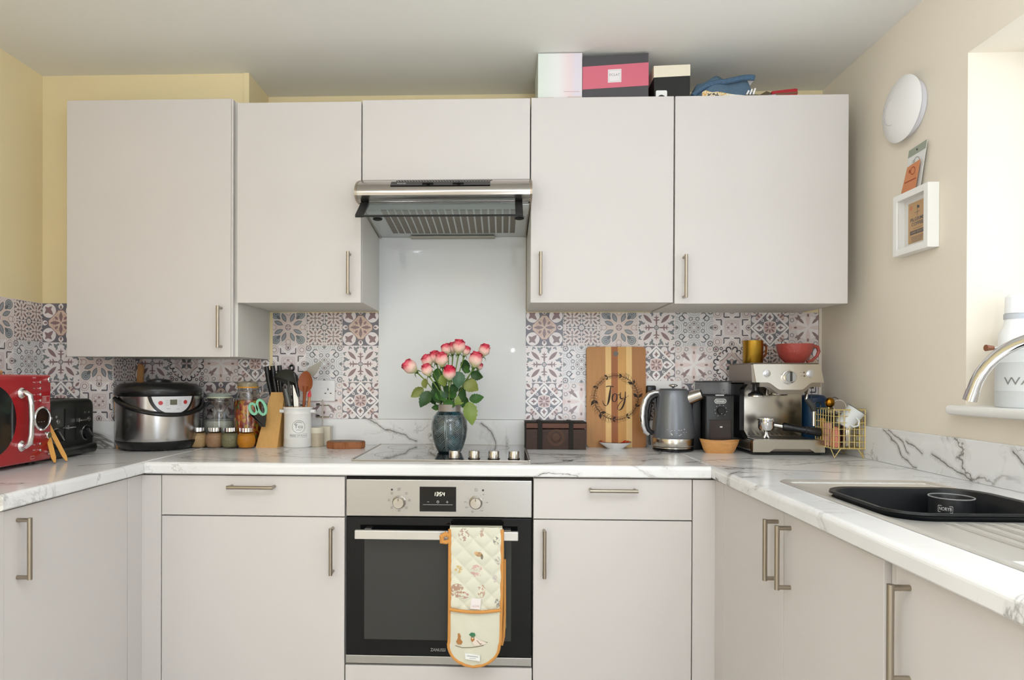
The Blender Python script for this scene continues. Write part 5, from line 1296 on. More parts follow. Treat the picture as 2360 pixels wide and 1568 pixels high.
bm = B(); p0 = Vector((KX2, KY2, ZW+.196)) + sd*.048; p1 = Vector((KX2, KY2, ZW+.218)) + sd*.104
add_tube(bm, [p0, p0*.5+p1*.5, p1], [.026, .0235, .019], 24); part('spout', bm, STEEL2, t, smooth=True, ang=.9)
bm = B(); q = (p1-p0).normalized(); add_tube(bm, [p1-q*.0005, p1+q*.0008], .0165, 24); part('spout_mouth', bm, BLACKM, t)
hd = Vector((-1, -.10, 0)).normalized()
def hp(r, z): return Vector((KX2, KY2, ZW+z)) + hd*r
o_ = [hp(.052, .222), hp(.075, .222), hp(.095, .213), hp(.108, .195), hp(.117, .165), hp(.120, .13), hp(.117, .095), hp(.108, .072), hp(.094, .062)]
bm = B(); add_tube(bm, o_, [.008, .009, .010, .0105, .0105, .0105, .010, .009, .007], 14); part('handle', bm, CHROME, t, smooth=True)
i_ = [hp(.052, .212), hp(.075, .207), hp(.090, .196), hp(.099, .175), hp(.103, .15), hp(.104, .12), hp(.101, .09), hp(.095, .075), hp(.080, .066)]
bm = B(); add_tube(bm, i_, .0095, 14); part('handle_grip', bm, BLACKP, t, smooth=True)
bm = B(); add_tube(bm, [hp(.070, .20), hp(.068, .06)], .005, 8); part('water_gauge', bm, BLACKP, t, smooth=True)
rk = random.Random(3); bm = B()
for i in range(22):
    a = math.radians(-125 + rk.uniform(0, 60)); z = .062+rk.uniform(0, .022) + .01*abs(math.cos(a)); r = .0778; s = rk.uniform(.0006, .0016)
    f = lambda u, v, a=a, z=z, r=r: Vector((KX2+r*math.cos(a+u/r), KY2+r*math.sin(a+u/r), ZW+z+v)); stroke(bm, [(-s*1.4, 0), (s*1.4, s*rk.uniform(-1, 1))], s*1.1, f, False)
part('paint_chip', bm, WHITETXT, t, kind='stuff')
bm = B(); add_tube(bm, [(.79, -.03, ZW+.01), (.785, -.02, ZW+.09), (.80, -.02, ZW+.19), (.825, -.03, ZW+.205)], .004, 8)
solo('power_cable', bm, BLACKP, 'black power cable and plug hanging behind the kettle handle', 'cable', (.79, -.03, ZW), smooth=True)
bm = B(); add_box(bm, .776, .812, -.045, -.014, 1.112, 1.157, .006, 3)
solo('power_plug', bm, BLACKP, 'black plug in the socket behind the kettle', 'plug', (.79, -.03, 1.112), smooth=True)

# coffee grinder
t = thing('coffee_grinder', 'black coffee grinder between kettle and espresso machine', 'grinder', (1.025, -.08, ZW))
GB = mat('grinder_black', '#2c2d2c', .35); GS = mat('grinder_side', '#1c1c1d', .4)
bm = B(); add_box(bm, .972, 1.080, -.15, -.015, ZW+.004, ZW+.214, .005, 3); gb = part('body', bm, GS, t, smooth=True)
bm = B(); add_box(bm, .9745, 1.0775, -.1555, -.149, ZW+.006, ZW+.209, .003, 2); fp = part('front_panel', bm, GB, t, smooth=True)
HOP = mat('smoked_hopper', '#8a8b8e', .08, alpha=.3)
bm = B(); add_box(bm, .968, 1.076, -.135, -.02, ZW+.2145, ZW+.262, .006, 2); part('hopper', bm, HOP, t)
bm = B(); add_box(bm, .966, 1.078, -.137, -.018, ZW+.262, ZW+.267, .002); part('hopper_lid', bm, mat('lid_smoke', '#2c2d2e', .2), t)
bm = B(); add_box(bm, 1.008, 1.040, -.158, -.152, ZW+.2105, ZW+.2145, .001); part('catch', bm, mat('catch_white', '#dcdcdc', .4), t)
fG = lambda a, b: Vector((a, -.1562, b))
bm = B(); o = rrect(1.0265, ZW+.190, .042, .0155, .0077, 6); stroke(bm, o+[o[0]], .0022, fG, False); part('badge_ring', bm, WHITETXT, fp)
bm = B(); flat(bm, rrect(1.0265, ZW+.190, .036, .010, .005, 5), lambda a, b: Vector((a, -.1560, b))); part('badge', bm, mat('badge_grey', '#8f8f8d', .4), fp)
text("De'Longhi", .0095, WHITETXT, fp, onY(1.0265, ZW+.190, -.1564), width=.031)
bm = B(); add_lathe(bm, [(.0155, 0), (.0150, .010), (.013, .012), (0, .012)], (1.028, -.1555, ZW+.154), 28, Matrix.Rotation(PI/2, 3, 'X')); part('grind_dial', bm, BLACKP, t, smooth=True)
bm = B()
for i in range(9):
    a = math.radians(-45+36*i-0); flat(bm, ell(1.028+.022*math.cos(a), ZW+.154+.022*math.sin(a), .0012, .0012, 8), fG)
flat(bm, ell(1.028, ZW+.143, .0012, .0012, 8), lambda a, b: Vector((a, -.1677, b)))
part('dial_marks', bm, WHITETXT, fp)
bm = B(); add_box(bm, .987, 1.067, -.1585, -.1550, ZW+.022, ZW+.118, .002); cn = part('grounds_container', bm, mat('container_smoke', '#3b3230', .12), t)
bm = B(); add_box(bm, .984, 1.070, -.157, -.1545, ZW+.116, ZW+.1195, .001); part('container_edge', bm, BLACKM, cn)
bm = B(); add_box(bm, 1.0245, 1.0335, -.1592, -.1585, ZW+.090, ZW+.095); part('mark', bm, WHITETXT, cn)
bm = B(); add_box(bm, .975, 1.077, -.14, -.02, ZW, ZW+.004); part('foot', bm, BLACKM, t)
bm = B(); add_box(bm, .931, .9685, -.115, -.016, ZW+.0, ZW+.212, .006, 3)
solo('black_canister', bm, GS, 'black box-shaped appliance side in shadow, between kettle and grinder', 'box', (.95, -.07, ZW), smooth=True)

# olive wood bowl
bm = B(); N = 36; rings = []
for rx, ry, z in ((.050, .028, ZW), (.058, .034, ZW+.012), (.068, .043, ZW+.034), (.072, .046, ZW+.047), (.066, .041, ZW+.046), (.055, .032, ZW+.016), (.0, .0, ZW+.012)):
    rings.append([bm.verts.new((1.007+rx*math.cos(2*PI*i/N), -.205+ry*math.sin(2*PI*i/N), z + (.0 if z < ZW+.03 else .007*math.cos(4*PI*i/N)*.6 - .002*math.cos(2*PI*i/N)))) for i in range(N)] if rx else [bm.verts.new((1.007, -.205, z))])
for a, b_ in zip(rings, rings[1:]):
    for i in range(N):
        if len(b_) == 1: bm.faces.new((a[i], a[(i+1) % N], b_[0]))
        else: bm.faces.new((a[i], a[(i+1) % N], b_[(i+1) % N], b_[i]))
bm.faces.new(rings[0][::-1])
solo('olive_wood_bowl', bm, mat('olive_wood', '#d39a5c', .45, noise=.22, nscale=22, stretch=(1.2, 4, 6)), 'small oval olive wood bowl in front of the coffee grinder', 'bowl', (1.007, -.205, ZW), smooth=True)

# espresso machine
t = thing('espresso_machine', 'stainless steel espresso machine with two cups on top', 'coffee machine', (1.23, -.17, ZW))
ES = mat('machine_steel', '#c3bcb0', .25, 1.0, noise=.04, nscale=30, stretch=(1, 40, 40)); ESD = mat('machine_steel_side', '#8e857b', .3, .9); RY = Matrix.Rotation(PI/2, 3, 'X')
ey0, ey1 = -.285, -.035
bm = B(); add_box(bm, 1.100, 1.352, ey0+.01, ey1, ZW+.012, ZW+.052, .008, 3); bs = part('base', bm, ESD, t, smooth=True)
o = [(1.100, ZW+.012), (1.158, ZW+.012), (1.175, ZW+.024), (1.300, ZW+.024), (1.318, ZW+.012), (1.353, ZW+.012), (1.354, ZW+.053), (1.350, ZW+.056), (1.104, ZW+.056), (1.100, ZW+.052)]
bm = B(); prismY(bm, o, ey0, ey0+.025); part('drip_tray_front', bm, ES, bs)
bm = B(); add_box(bm, 1.106, 1.348, ey0+.02, ey1, ZW, ZW+.013, .003); part('foot', bm, BLACKP, t)
bm = B(); add_box(bm, 1.112, 1.346, ey0+.012, -.13, ZW+.0525, ZW+.057, .001); tray = part('drip_grid', bm, STEEL2, t)
for i in range(12):
    bm = B(); x = 1.125+i*.0185; add_box(bm, x, x+.008, ey0+.03, -.14, ZW+.0568, ZW+.0576); part('grid_slot', bm, BLACKM, tray)
bm = B(); add_box(bm, 1.118, 1.345, -.128, ey1, ZW+.05, ZW+.27, .006, 3); part('back_panel', bm, STEEL2, t, smooth=True)
bm = B(); prismX(bm, [(ey1, ZW+.05), (-.20, ZW+.05), (-.150, ZW+.08), (-.150, ZW+.235), (-.20, ZW+.26), (ey1, ZW+.26)], 1.100, 1.1175); part('side_frame', bm, BLACKP, t)
# head
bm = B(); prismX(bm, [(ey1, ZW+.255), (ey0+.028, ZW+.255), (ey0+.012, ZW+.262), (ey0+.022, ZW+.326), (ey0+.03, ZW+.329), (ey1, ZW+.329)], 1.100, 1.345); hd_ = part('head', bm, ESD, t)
def wav(x):    # lower edge of the head plate
    s = (x-1.232)/.118; return ZW + .262 - .026*(1 if abs(s) < .30 else (max(0, 1-((abs(s)-.30)/.38))**2*(3-2*max(0, 1-(abs(s)-.30)/.38)) if abs(s) < .68 else 0))
xs_ = [1.112 + (1.352-1.112)*i/40 for i in range(41)]
bm = B(); o = [(x, wav(x)) for x in xs_] + [(1.343, ZW+.328), (1.106, ZW+.328)]
add_prism(bm, o, lambda u, v: Vector((u, ey0 + .018*(v-ZW-.235)/.09, v)), lambda u, v: Vector((u, ey0 + .035, v)))
pl = part('front_plate', bm, ES, t)
bm = B(); o = [(x, wav(x)-.012-.004) for x in xs_[2:-2]] + [(x, wav(x)+.003) for x in xs_[2:-2]][::-1]
add_prism(bm, o, lambda u, v: Vector((u, ey0+.006, v)), lambda u, v: Vector((u, ey0+.05, v))); part('lower_lip', bm, ESD, t)
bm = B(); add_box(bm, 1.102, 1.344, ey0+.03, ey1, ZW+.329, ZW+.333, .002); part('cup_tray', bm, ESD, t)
yf = lambda z: ey0 + .018*(z-ZW-.235)/.09
for x, z, r in ((1.1515, ZW+.294, .0115), (1.3055, ZW+.294, .0115)):
    bm = B(); add_lathe(bm, [(r+.0022, 0), (r+.0022, .002), (r, .0025), (r, .005), (r-.003, .006), (0, .006)], (x, yf(z), z), 24, RY); part('button', bm, mat('button_silver', '#c9c9cb', .25, .8), pl, smooth=True)
bm = B(); add_lathe(bm, [(.0245, 0), (.0245, .004), (.0225, .005), (.021, .016), (.019, .018), (0, .018)], (1.2285, yf(ZW+.281), ZW+.281), 36, RY); dk = part('dial', bm, CHROME, pl, smooth=True)
bm = B(); z = ZW+.281; add_lathe(bm, [(.0185, 0), (.017, .002), (0, .002)], (1.2285, yf(z)-.0175, z), 32, RY); part('dial_face', bm, mat('dial_grey', '#a9aaa8', .35, .5), dk)
bm = B(); add_box(bm, 1.2245, 1.2325, yf(z)-.0225, yf(z)-.019, z-.015, z+.019, .0015); part('dial_bar', bm, mat('dial_bar', '#35322c', .3), dk)
bm = B()
for zz in (ZW+.298, ZW+.2855): prismY(bm, ell(1.284, zz, .0026, .0026, 12), yf(zz)-.0012, yf(zz)+.001)
part('lamp', bm, DARKTXT, pl)
bm = B()
for x, zz in ((1.1515, ZW+.279), (1.3055, ZW+.279), (1.275, ZW+.2985), (1.275, ZW+.286)):
    stroke(bm, [(x-.005, zz), (x+.005, zz)], .001, lambda a, b: Vector((a, yf(b)-.0004, b)), False)
stroke(bm, [(1.199, ZW+.292), (1.203, ZW+.290)], .0012, lambda a, b: Vector((a, yf(b)-.0004, b)), False)
part('printed_marks', bm, GREYTXT, pl)
# group head, tamper, steam wand
bm = B(); add_lathe(bm, [(.030, ZW+.255), (.030, ZW+.238), (.036, ZW+.236), (.037, ZW+.218), (.034, ZW+.214), (0, ZW+.214)], (1.218, -.20, 0), 36); part('group_head', bm, STEEL2, t, smooth=True, ang=.5)
bm = B(); add_lathe(bm, [(.012, ZW+.262), (.011, ZW+.235), (.016, ZW+.226), (.0265, ZW+.220), (.0275, ZW+.214), (.0, ZW+.213)], (1.128, -.235, 0), 30); tm = part('tamper', bm, BLACKP, t, smooth=True)
bm = B(); add_lathe(bm, [(.0265, ZW+.2145), (.0265, ZW+.210), (0, ZW+.2095)], (1.128, -.235, 0), 30); part('tamper_base', bm, CHROME, tm, smooth=True)
bm = B(); add_ball(bm, (1.312, -.22, ZW+.236), .011); part('wand_joint', bm, BLACKP, t, smooth=True)
bm = B(); add_tube(bm, [(1.312, -.235, ZW+.232), (1.305, -.245, ZW+.215), (1.304, -.248, ZW+.200)], .0055, 12); part('steam_pipe', bm, CHROME, t, smooth=True)
bm = B(); add_tube(bm, [(1.302, -.250, ZW+.202), (1.312, -.252, ZW+.190), (1.324, -.255, ZW+.176), (1.327, -.255, ZW+.158)], [.007, .009, .011, .0085], 14); part('wand_grip', bm, mat('rubber_grey', '#3a3a38', .6), t, smooth=True)
bm = B(); add_tube(bm, [(1.327+.012*math.cos(2*PI*i/18), -.258, ZW+.180+.012*math.sin(2*PI*i/18)) for i in range(18)], .0022, 6, closed=True)
for v in bm.verts: v.co.x += .012
part('wand_ring', bm, BLACKP, t, smooth=True)
bm = B(); add_tube(bm, [(1.327, -.255, ZW+.16), (1.326, -.257, ZW+.105)], .005, 12); part('steam_nozzle', bm, CHROME, t, smooth=True)
bm = B(); add_cyl(bm, (1.335, -.22, ZW+.262), (1.335, -.22, ZW+.24), .008, 14); add_cyl(bm, (1.335, -.22, ZW+.24), (1.335, -.22, ZW+.19), .0012, 6); part('hot_water_outlet', bm, BLACKP, t, smooth=True)
# portafilter lying on the drip grid
t = thing('portafilter', 'chrome portafilter with black handle resting on the drip tray', 'portafilter', (1.172, -.235, ZW+.058))
px_, py_ = 1.165, -.238
bm = B(); add_lathe(bm, [(.012, ZW+.082), (.024, ZW+.088), (.0285, ZW+.098), (.0285, ZW+.122), (.0305, ZW+.124), (.0305, ZW+.130), (.027, ZW+.130), (.025, ZW+.10), (0, ZW+.098)], (px_, py_, 0), 36, cap=False); add_lathe(bm, [(0, ZW+.082), (.012, ZW+.082)], (px_, py_, 0), 36, cap=False); part('basket', bm, CHROME, t, smooth=True)
bm = B(); add_tube(bm, [(px_-.001, py_, ZW+.088), (px_-.001, py_, ZW+.074), (px_-.007, py_, ZW+.059)], .0058, 12); add_tube(bm, [(px_+.001, py_, ZW+.088), (px_+.002, py_, ZW+.074), (px_+.008, py_, ZW+.059)], .0058, 12); part('spout', bm, CHROME, t, smooth=True)
bm = B(); add_tube(bm, [(px_+.026, py_-.004, ZW+.107), (px_+.055, py_-.012, ZW+.102)], [.0075, .009], 14); part('neck', bm, CHROME, t, smooth=True)
bm = B(); add_tube(bm, [(px_+.052, py_-.012, ZW+.102), (px_+.056, py_-.013, ZW+.102), (px_+.085, py_-.021, ZW+.098), (px_+.125, py_-.030, ZW+.091), (px_+.172, py_-.042, ZW+.084), (px_+.176, py_-.043, ZW+.084)], [.012, .0155, .0120, .0128, .0155, .0135], 20); part('handle', bm, BLACKP, t, smooth=True, ang=.9)
bm = B(); add_tube(bm, [(px_+.126, py_-.030, ZW+.091), (px_+.131, py_-.0315, ZW+.0902)], .0150, 20); part('handle_band', bm, BLACKM, t)

# cups on the machine
t = thing('gold_mug', 'brushed gold metal mug on top of the espresso machine', 'mug', (1.150, -.15, ZW+.3335))
GOLD = mat('brushed_gold', '#b08a35', .3, 1.0, noise=.05, nscale=30, stretch=(1, 1, 40))
z0 = ZW+.3335
bm = B(); add_lathe(bm, [(0, z0), (.033, z0), (.036, z0+.004), (.0368, z0+.083), (.0375, z0+.0855), (.0355, z0+.0855), (.0348, z0+.006), (0, z0+.005)], (1.149, -.15, 0), 40, cap=False); part('body', bm, GOLD, t, smooth=True, ang=.7)
bm = B(); add_tube(bm, [(1.184, -.14, z0+.07), (1.198, -.132, z0+.075), (1.211, -.125, z0+.067), (1.209, -.126, z0+.035), (1.197, -.132, z0+.022), (1.184, -.14, z0+.018)], .0018, 8)
add_tube(bm, [(1.184, -.136, z0+.066), (1.198, -.128, z0+.071), (1.209, -.121, z0+.064), (1.207, -.122, z0+.038), (1.196, -.128, z0+.026), (1.184, -.136, z0+.022)], .0018, 8)
part('handle', bm, mat('copper_wire', '#b5713f', .3, 1), t, smooth=True)
t = thing('red_cup', 'wide dimpled coral red cup on top of the espresso machine', 'cup', (1.305, -.15, z0))
RC = mat('coral_glaze', '#a84a42', .25, noise=.1, nscale=60, bump=.9, bscale=110)
bm = B(); add_lathe(bm, [(0, z0), (.030, z0), (.034, z0+.004), (.050, z0+.020), (.061, z0+.045), (.0655, z0+.070), (.066, z0+.073), (.064, z0+.073), (.059, z0+.048), (.048, z0+.024), (.03, z0+.010), (0, z0+.008)], (1.304, -.15, 0), 48, cap=False); part('bowl', bm, RC, t, smooth=True)
bm = B(); add_tube(bm, [(1.362, -.148, z0+.060), (1.378, -.146, z0+.066), (1.392, -.144, z0+.062), (1.397, -.144, z0+.046), (1.389, -.145, z0+.028), (1.372, -.147, z0+.012), (1.350, -.149, z0+.006)], [.006, .0062, .0062, .006, .0055, .005, .0045], 12); part('handle', bm, RC, t, smooth=True)

# blue canister
t = thing('blue_canister', 'dark blue lidded canister behind the wire basket', 'canister', (1.407, -.075, ZW))
BC = mat('blue_enamel', '#1d4468', .3)
bm = B(); add_lathe(bm, [(0, ZW), (.046, ZW), (.048, ZW+.004), (.048, ZW+.186)], (1.407, -.075, 0), 40); part('body', bm, BC, t, smooth=True)
bm = B(); add_lathe(bm, [(.0495, ZW+.184), (.050, ZW+.190), (.049, ZW+.202), (.040, ZW+.211), (.02, ZW+.215), (0, ZW+.216)], (1.407, -.075, 0), 40); part('lid', bm, mat('blue_lid', '#1f3a5c', .35), t, smooth=True)

# gold wire basket
t = thing('wire_basket', 'gold wire grid basket on hairpin feet in the right corner', 'basket', (1.42, -.2, ZW))
GW = mat('gold_wire', '#d6c081', .35, .6)
gz0, gz1 = ZW+.034, ZW+.168
gx0, gx1, gy0, gy1 = 1.3495, 1.4555, -.352, -.222
W1, W2 = .0021, .0013
def wire(name, pts, r, closed=False):
    bm = B(); add_tube(bm, pts, r, 8, closed=closed); return part(name, bm, GW, t, smooth=True)
wire('rim', [(gx0, gy0, gz1), (gx1, gy0, gz1), (gx1, gy1, gz1), (gx0, gy1, gz1)], W1, True)
wire('rim', [(gx0, gy0, gz0), (gx1, gy0, gz0), (gx1, gy1, gz0), (gx0, gy1, gz0)], W1, True)
for x, y in ((gx0, gy0), (gx1, gy0), (gx1, gy1), (gx0, gy1)): wire('corner_wire', [(x, y, gz0), (x, y, gz1)], W1)
for i in range(1, 6):
    x = gx0 + (gx1-gx0)*i/6; wire('wire', [(x, gy0, gz1), (x, gy0, gz0), (x, gy1, gz0), (x, gy1, gz1)], W2)
for i in range(1, 7):
    y = gy0 + (gy1-gy0)*i/7; wire('wire', [(gx0, y, gz1), (gx0, y, gz0), (gx1, y, gz0), (gx1, y, gz1)], W2)
for i in range(1, 6):
    z = gz0 + (gz1-gz0)*i/6; wire('wire', [(gx0, gy0, z), (gx1, gy0, z), (gx1, gy1, z), (gx0, gy1, z)], W2, True)
for x, s in ((gx0, 1), (gx1, -1)):
    for y, q in ((gy0, 1), (gy1, -1)):
        wire('foot', [(x - s*.012*0, y+q*.022, gz0), (x + s*.004, y+q*.001, ZW+.0025), (x+s*.024, y, gz0)], .0018)
# contents of the basket
t = thing('white_mug', 'small white enamel mug with grey rim tipped over the basket edge', 'mug', (1.415, -.33, ZW+.09))
EN = mat('white_enamel', '#dcdedd', .2)
Mt = Matrix.Rotation(math.radians(33), 3, 'Y') @ Matrix.Rotation(math.radians(12), 3, 'X')
bm = B(); add_lathe(bm, [(0, -.036), (.026, -.036), (.029, -.032), (.0305, .032), (.031, .035), (.0290, .035), (.028, -.03), (0, -.032)], (0, 0, 0), 36, cap=False)
add_tube(bm, [(.004, -.029, .010), (.012, -.043, .006), (.018, -.046, -.008), (.012, -.040, -.02), (.004, -.028, -.02)], .0028, 8)
cm = Vector((1.416, -.330, ZW+.140))
for v in bm.verts: v.co = Mt @ v.co + cm
part('body', bm, EN, t, smooth=True)
bm = B(); add_tube(bm, [Mt @ Vector((.0302*math.cos(2*PI*i/32), .0302*math.sin(2*PI*i/32), .0355)) + cm for i in range(32)], .0013, 6, closed=True); part('rim', bm, mat('grey_rim', '#5d6264', .4), t, smooth=True)
t = thing('milk_jug', 'small steel milk jug standing inside the wire basket', 'jug', (1.425, -.29, gz0+.003))
bm = B(); add_lathe(bm, [(0, gz0+.003), (.020, gz0+.003), (.023, gz0+.008), (.022, gz0+.055), (.0215, gz0+.075), (.020, gz0+.075), (.0205, gz0+.01), (0, gz0+.008)], (1.428, -.29, 0), 30, cap=False); part('body', bm, STEEL2, t, smooth=True)
t = thing('pink_cup', 'pink rounded item inside the left of the wire basket', 'cup', (1.37, -.33, gz0+.003))
bm = B(); add_lathe(bm, [(0, gz0+.003), (.012, gz0+.003), (.0145, gz0+.012), (.0135, gz0+.055), (.008, gz0+.072), (0, gz0+.075)], (1.365, -.335, 0), 24); part('body', bm, mat('salmon', '#cf7f68', .5), t, smooth=True)
t = thing('sieve', 'round tea strainer with grey mesh standing at the basket back', 'strainer', (1.425, -.20, gz0+.01))
bm = B(); c0 = Vector((1.424, -.245, gz1+.008)); add_tube(bm, [c0 + Vector((.0225*math.cos(2*PI*i/28), .006*math.sin(2*PI*i/28), .0225*math.sin(2*PI*i/28))) for i in range(28)], .0020, 8, closed=True); part('ring', bm, mat('strainer_ring', '#cfc6b6', .4), t, smooth=True)
bm = B(); add_prism(bm, ell(0, 0, .021, .021, 24), lambda u, v: c0+Vector((u, -.001, v)), lambda u, v: c0+Vector((u, .001, v))); part('mesh', bm, mat('strainer_mesh', '#9c9184', .6), t)
bm = B(); add_tube(bm, [c0+Vector((0, 0, -.022)), c0+Vector((-.005, 0, -.13))], .002, 8); part('handle', bm, STEEL2, t)
t = thing('whisk', 'coiled wire hoop of a whisk sticking up from the basket', 'whisk', (1.41, -.18, gz0+.01))
c0 = Vector((1.412, -.232, gz1+.014)); pts = [c0 + Vector((.021*math.cos(a), 0, .026*math.sin(a))) for a in [math.radians(-70+290*i/80-0) for i in range(81)]]
pts = [p + Vector((0, .0022*math.cos(i*1.6), .0022*math.sin(i*1.6))) for i, p in enumerate(pts)]
bm = B(); add_tube(bm, pts, .0009, 6); add_tube(bm, [c0+Vector((0, 0, -.024)), c0+Vector((0, 0, -.13))], .003, 8); part('hoop', bm, mat('dull_wire', '#7d766c', .4, .8), t, smooth=True)
t = thing('coffee_scoop', 'round golden coffee scoop standing bowl-up in the basket', 'scoop', (1.385, -.26, gz0+.01))
bm = B(); add_ball(bm, (1.384, -.255, gz1+.022), .0165, (1, .8, 1.12), 20); part('bowl', bm, mat('scoop_gold', '#9a6a1c', .2, 1.0), t, smooth=True)
bm = B(); add_tube(bm, [(1.380, -.255, gz1+.008), (1.374, -.26, gz0+.02)], .0035, 8); part('handle', bm, GW, t, smooth=True)
t = thing('black_tub', 'black lidded tub in the left of the wire basket', 'tub', (1.38, -.25, gz0+.08))
bm = B(); add_lathe(bm, [(0, gz0+.1045), (.028, gz0+.1045), (.030, gz0+.112), (.020, gz0+.118), (0, gz0+.119)], (1.382, -.25, 0), 28); add_cyl(bm, (1.382, -.25, gz0+.004), (1.382, -.25, gz0+.105), .018, 20); part('lid', bm, BLACKM, t, smooth=True)
t = thing('packet', 'small pink and yellow packets low in the wire basket', 'packet', (1.36, -.29, gz0+.003))
bm = B(); add_box(bm, 1.352, 1.368, -.305, -.270, gz0+.004, gz0+.085, .002); part('pink_packet', bm, mat('pink_paper', '#e0a295', .6), t)
bm = B(); add_box(bm, 1.354, 1.364, -.262, -.240, gz0+.004, gz0+.10, .002); part('yellow_packet', bm, mat('yellow_paper', '#cfa04a', .5), t)

# ------------------------------------------------------------------ on top of the wall cabinets
ZT = 2.1685
def flatbox(name, label, cat_, x0, x1, y0, y1, z0, z1, m): 
    t = thing(name, label, cat_, ((x0+x1)/2, (y0+y1)/2, z0)); return t
t = thing('white_box', 'tall white cardboard box with a faint rainbow sheen on the cabinets', 'box', (.403, -.24, ZT))
WB = Mat('sheen_card'); x, y = coords(WB, 1, 1); cr = WB.n('ShaderNodeValToRGB'); e = cr.color_ramp.elements; e[0].position = 0; e[0].color = srgb('#d9e2d8'); e[1].position = 1; e[1].color = srgb('#ded6d8')
q = e.new(.45); q.color = srgb('#e6e4e2'); q = e.new(.7); q.color = srgb('#e6d3d4'); q = e.new(.85); q.color = srgb('#ddd5df')
mr = (x + .08)*6.2; WB.l(mr.v, cr.inputs[0]); WB.l(cr.outputs[0], WB.b.inputs['Base Color']); WB.b.inputs['Roughness'].default_value = .35
bm = B(); add_box(bm, .324, .480, -.333, -.12, ZT, 2.335, .001); wb = part('carton', bm, WB.m, t)
bm = B(); add_box(bm, .326, .380, -.3345, -.332, ZT, ZT+.010); add_box(bm, .428, .478, -.3345, -.332, ZT+.001, ZT+.012); part('flap', bm, mat('card_edge', '#cfc0b4', .6), t)
bm = B(); stroke(bm, [(.415, ZT+.030), (.470, ZT+.030)], .0018, lambda a, b: Vector((a, -.3335, b)), False); part('print_line', bm, mat('pale_print', '#c9a9ae', .6), wb)
t = thing('pink_gift_box', 'wide charcoal box with a pink band reading ECLAT', 'box', (.595, -.25, ZT))
def tiltbox(bm, x0, x1, za, zb, zc, zd, y0=-.333, y1=-.13):
    prismY(bm, [(x0, za), (x1, zb), (x1, zd), (x0, zc)], y0, y1)
CH = mat('charcoal_card', '#4b494b', .55)
bm = B(); tiltbox(bm, .482, .712, ZT, ZT, 2.321, 2.331); gbx = part('carton', bm, CH, t)
bm = B(); tiltbox(bm, .4815, .7125, 2.205, 2.217, 2.285, 2.298, -.3338, -.129); part('pink_band', bm, mat('pink_card', '#cf6a7b', .5), t)
bm = B(); tiltbox(bm, .60, .703, 2.3255, 2.331, 2.332, 2.336, -.29, -.15); part('pink_lid_edge', bm, mat('pink_card2', '#d56a72', .5), t)
bm = B(); prismY(bm, [(.570, 2.228), (.617, 2.230), (.617, 2.276), (.570, 2.274)], -.3345, -.3338); lb = part('square_label', bm, mat('label_white', '#e6e0e0', .5), t)
bm = B(); stroke(bm, [(.5735, 2.2315), (.6135, 2.2332), (.6135, 2.2725), (.5735, 2.2708), (.5735, 2.2315)], .0008, lambda a, b: Vector((a, -.3347, b)), False); part('label_border', bm, GREYTXT, lb)
text('ECLAT', .0125, GREYTXT, lb, onY(.5935, 2.255, -.3348), width=.036)
t = thing('black_box', 'small black box with a cream lid on the cabinets', 'box', (.792, -.25, ZT))
bm = B(); prismY(bm, [(.733, ZT), (.857, ZT), (.857, 2.249), (.731, 2.244)], -.333, -.16); part('carton', bm, mat('black_card', '#1f1e1d', .55), t)
bm = B(); prismY(bm, [(.7305, 2.2445), (.8575, 2.2495), (.8575, 2.289), (.7305, 2.285)], -.3335, -.158); part('lid', bm, mat('cream_card', '#e6dcc6', .6), t)
bm = B(); prismY(bm, [(.738, ZT), (.777, ZT), (.777, ZT+.027), (.774, ZT+.030), (.741, ZT+.030), (.738, ZT+.027)], -.3338, -.333); lb = part('label', bm, WHITETXT, t)
bm = B(); flat(bm, [(.743+.014*0+.0145+.0145*math.cos(a), ZT+.0145*math.sin(a)) for a in [PI*i/12 for i in range(13)]], lambda a, b: Vector((a, -.3341, b))); part('label_mark', bm, BLACKM, lb)
# denim bundle
t = thing('denim_cloth', 'crumpled blue denim garment lying on the right cabinet', 'cloth', (.97, -.26, ZT))
DN = mat('denim', '#5a7286', .85, noise=.2, nscale=50, bump=.6, bscale=500)
def lump(x0, x1, y0, y1, zf_, nx=36, ny=12, seed=1):
    bm = B(); g = []
    for i in range(nx+1):
        row = []
        for j in range(ny+1):
            u, v = i/nx, j/ny; x = x0+(x1-x0)*u; y = y0+(y1-y0)*v
            edge = min(1, 6*min(v, 1-v))**.5*min(1, 9*min(u, 1-u))**.5
            row.append(bm.verts.new((x, y + .004*math.sin(9*u+seed), ZT + max(.002, zf_(u, v)*edge))))
        g.append(row)
    for i in range(nx):
        for j in range(ny): bm.faces.new((g[i][j], g[i+1][j], g[i+1][j+1], g[i][j+1]))
    lo = [[bm.verts.new((v.co.x, v.co.y, ZT+.0005)) for v in r] for r in (g[0], g[-1])]
    return bm
bm = lump(.868, 1.085, -.330, -.16, lambda u, v: .040 + .042*min(1, 2.4*u) + .008*math.sin(7*u+2*v) + .005*math.sin(17*u+5*v) + .012*math.sin(3*v))
part('folds', bm, DN, t, smooth=True, ang=3)
pts = [(.868+.21*s, -.326+.01*math.sin(5*s), ZT + .012 + .052*math.sin(min(1, s*2.0)*PI/2)+.004*s + .003*math.sin(9*s)) for s in [i/24 for i in range(25)]]
bm = B(); add_tube(bm, pts, .0095, 10); part('seam', bm, mat('denim_seam', '#48627a', .8, noise=.4, nscale=120, bump=.5, bscale=300), t, smooth=True)
bm = B(); prismY(bm, [(1.008, ZT+.056), (1.022, ZT+.066), (1.092, ZT+.079), (1.078, ZT+.060)], -.300, -.299)
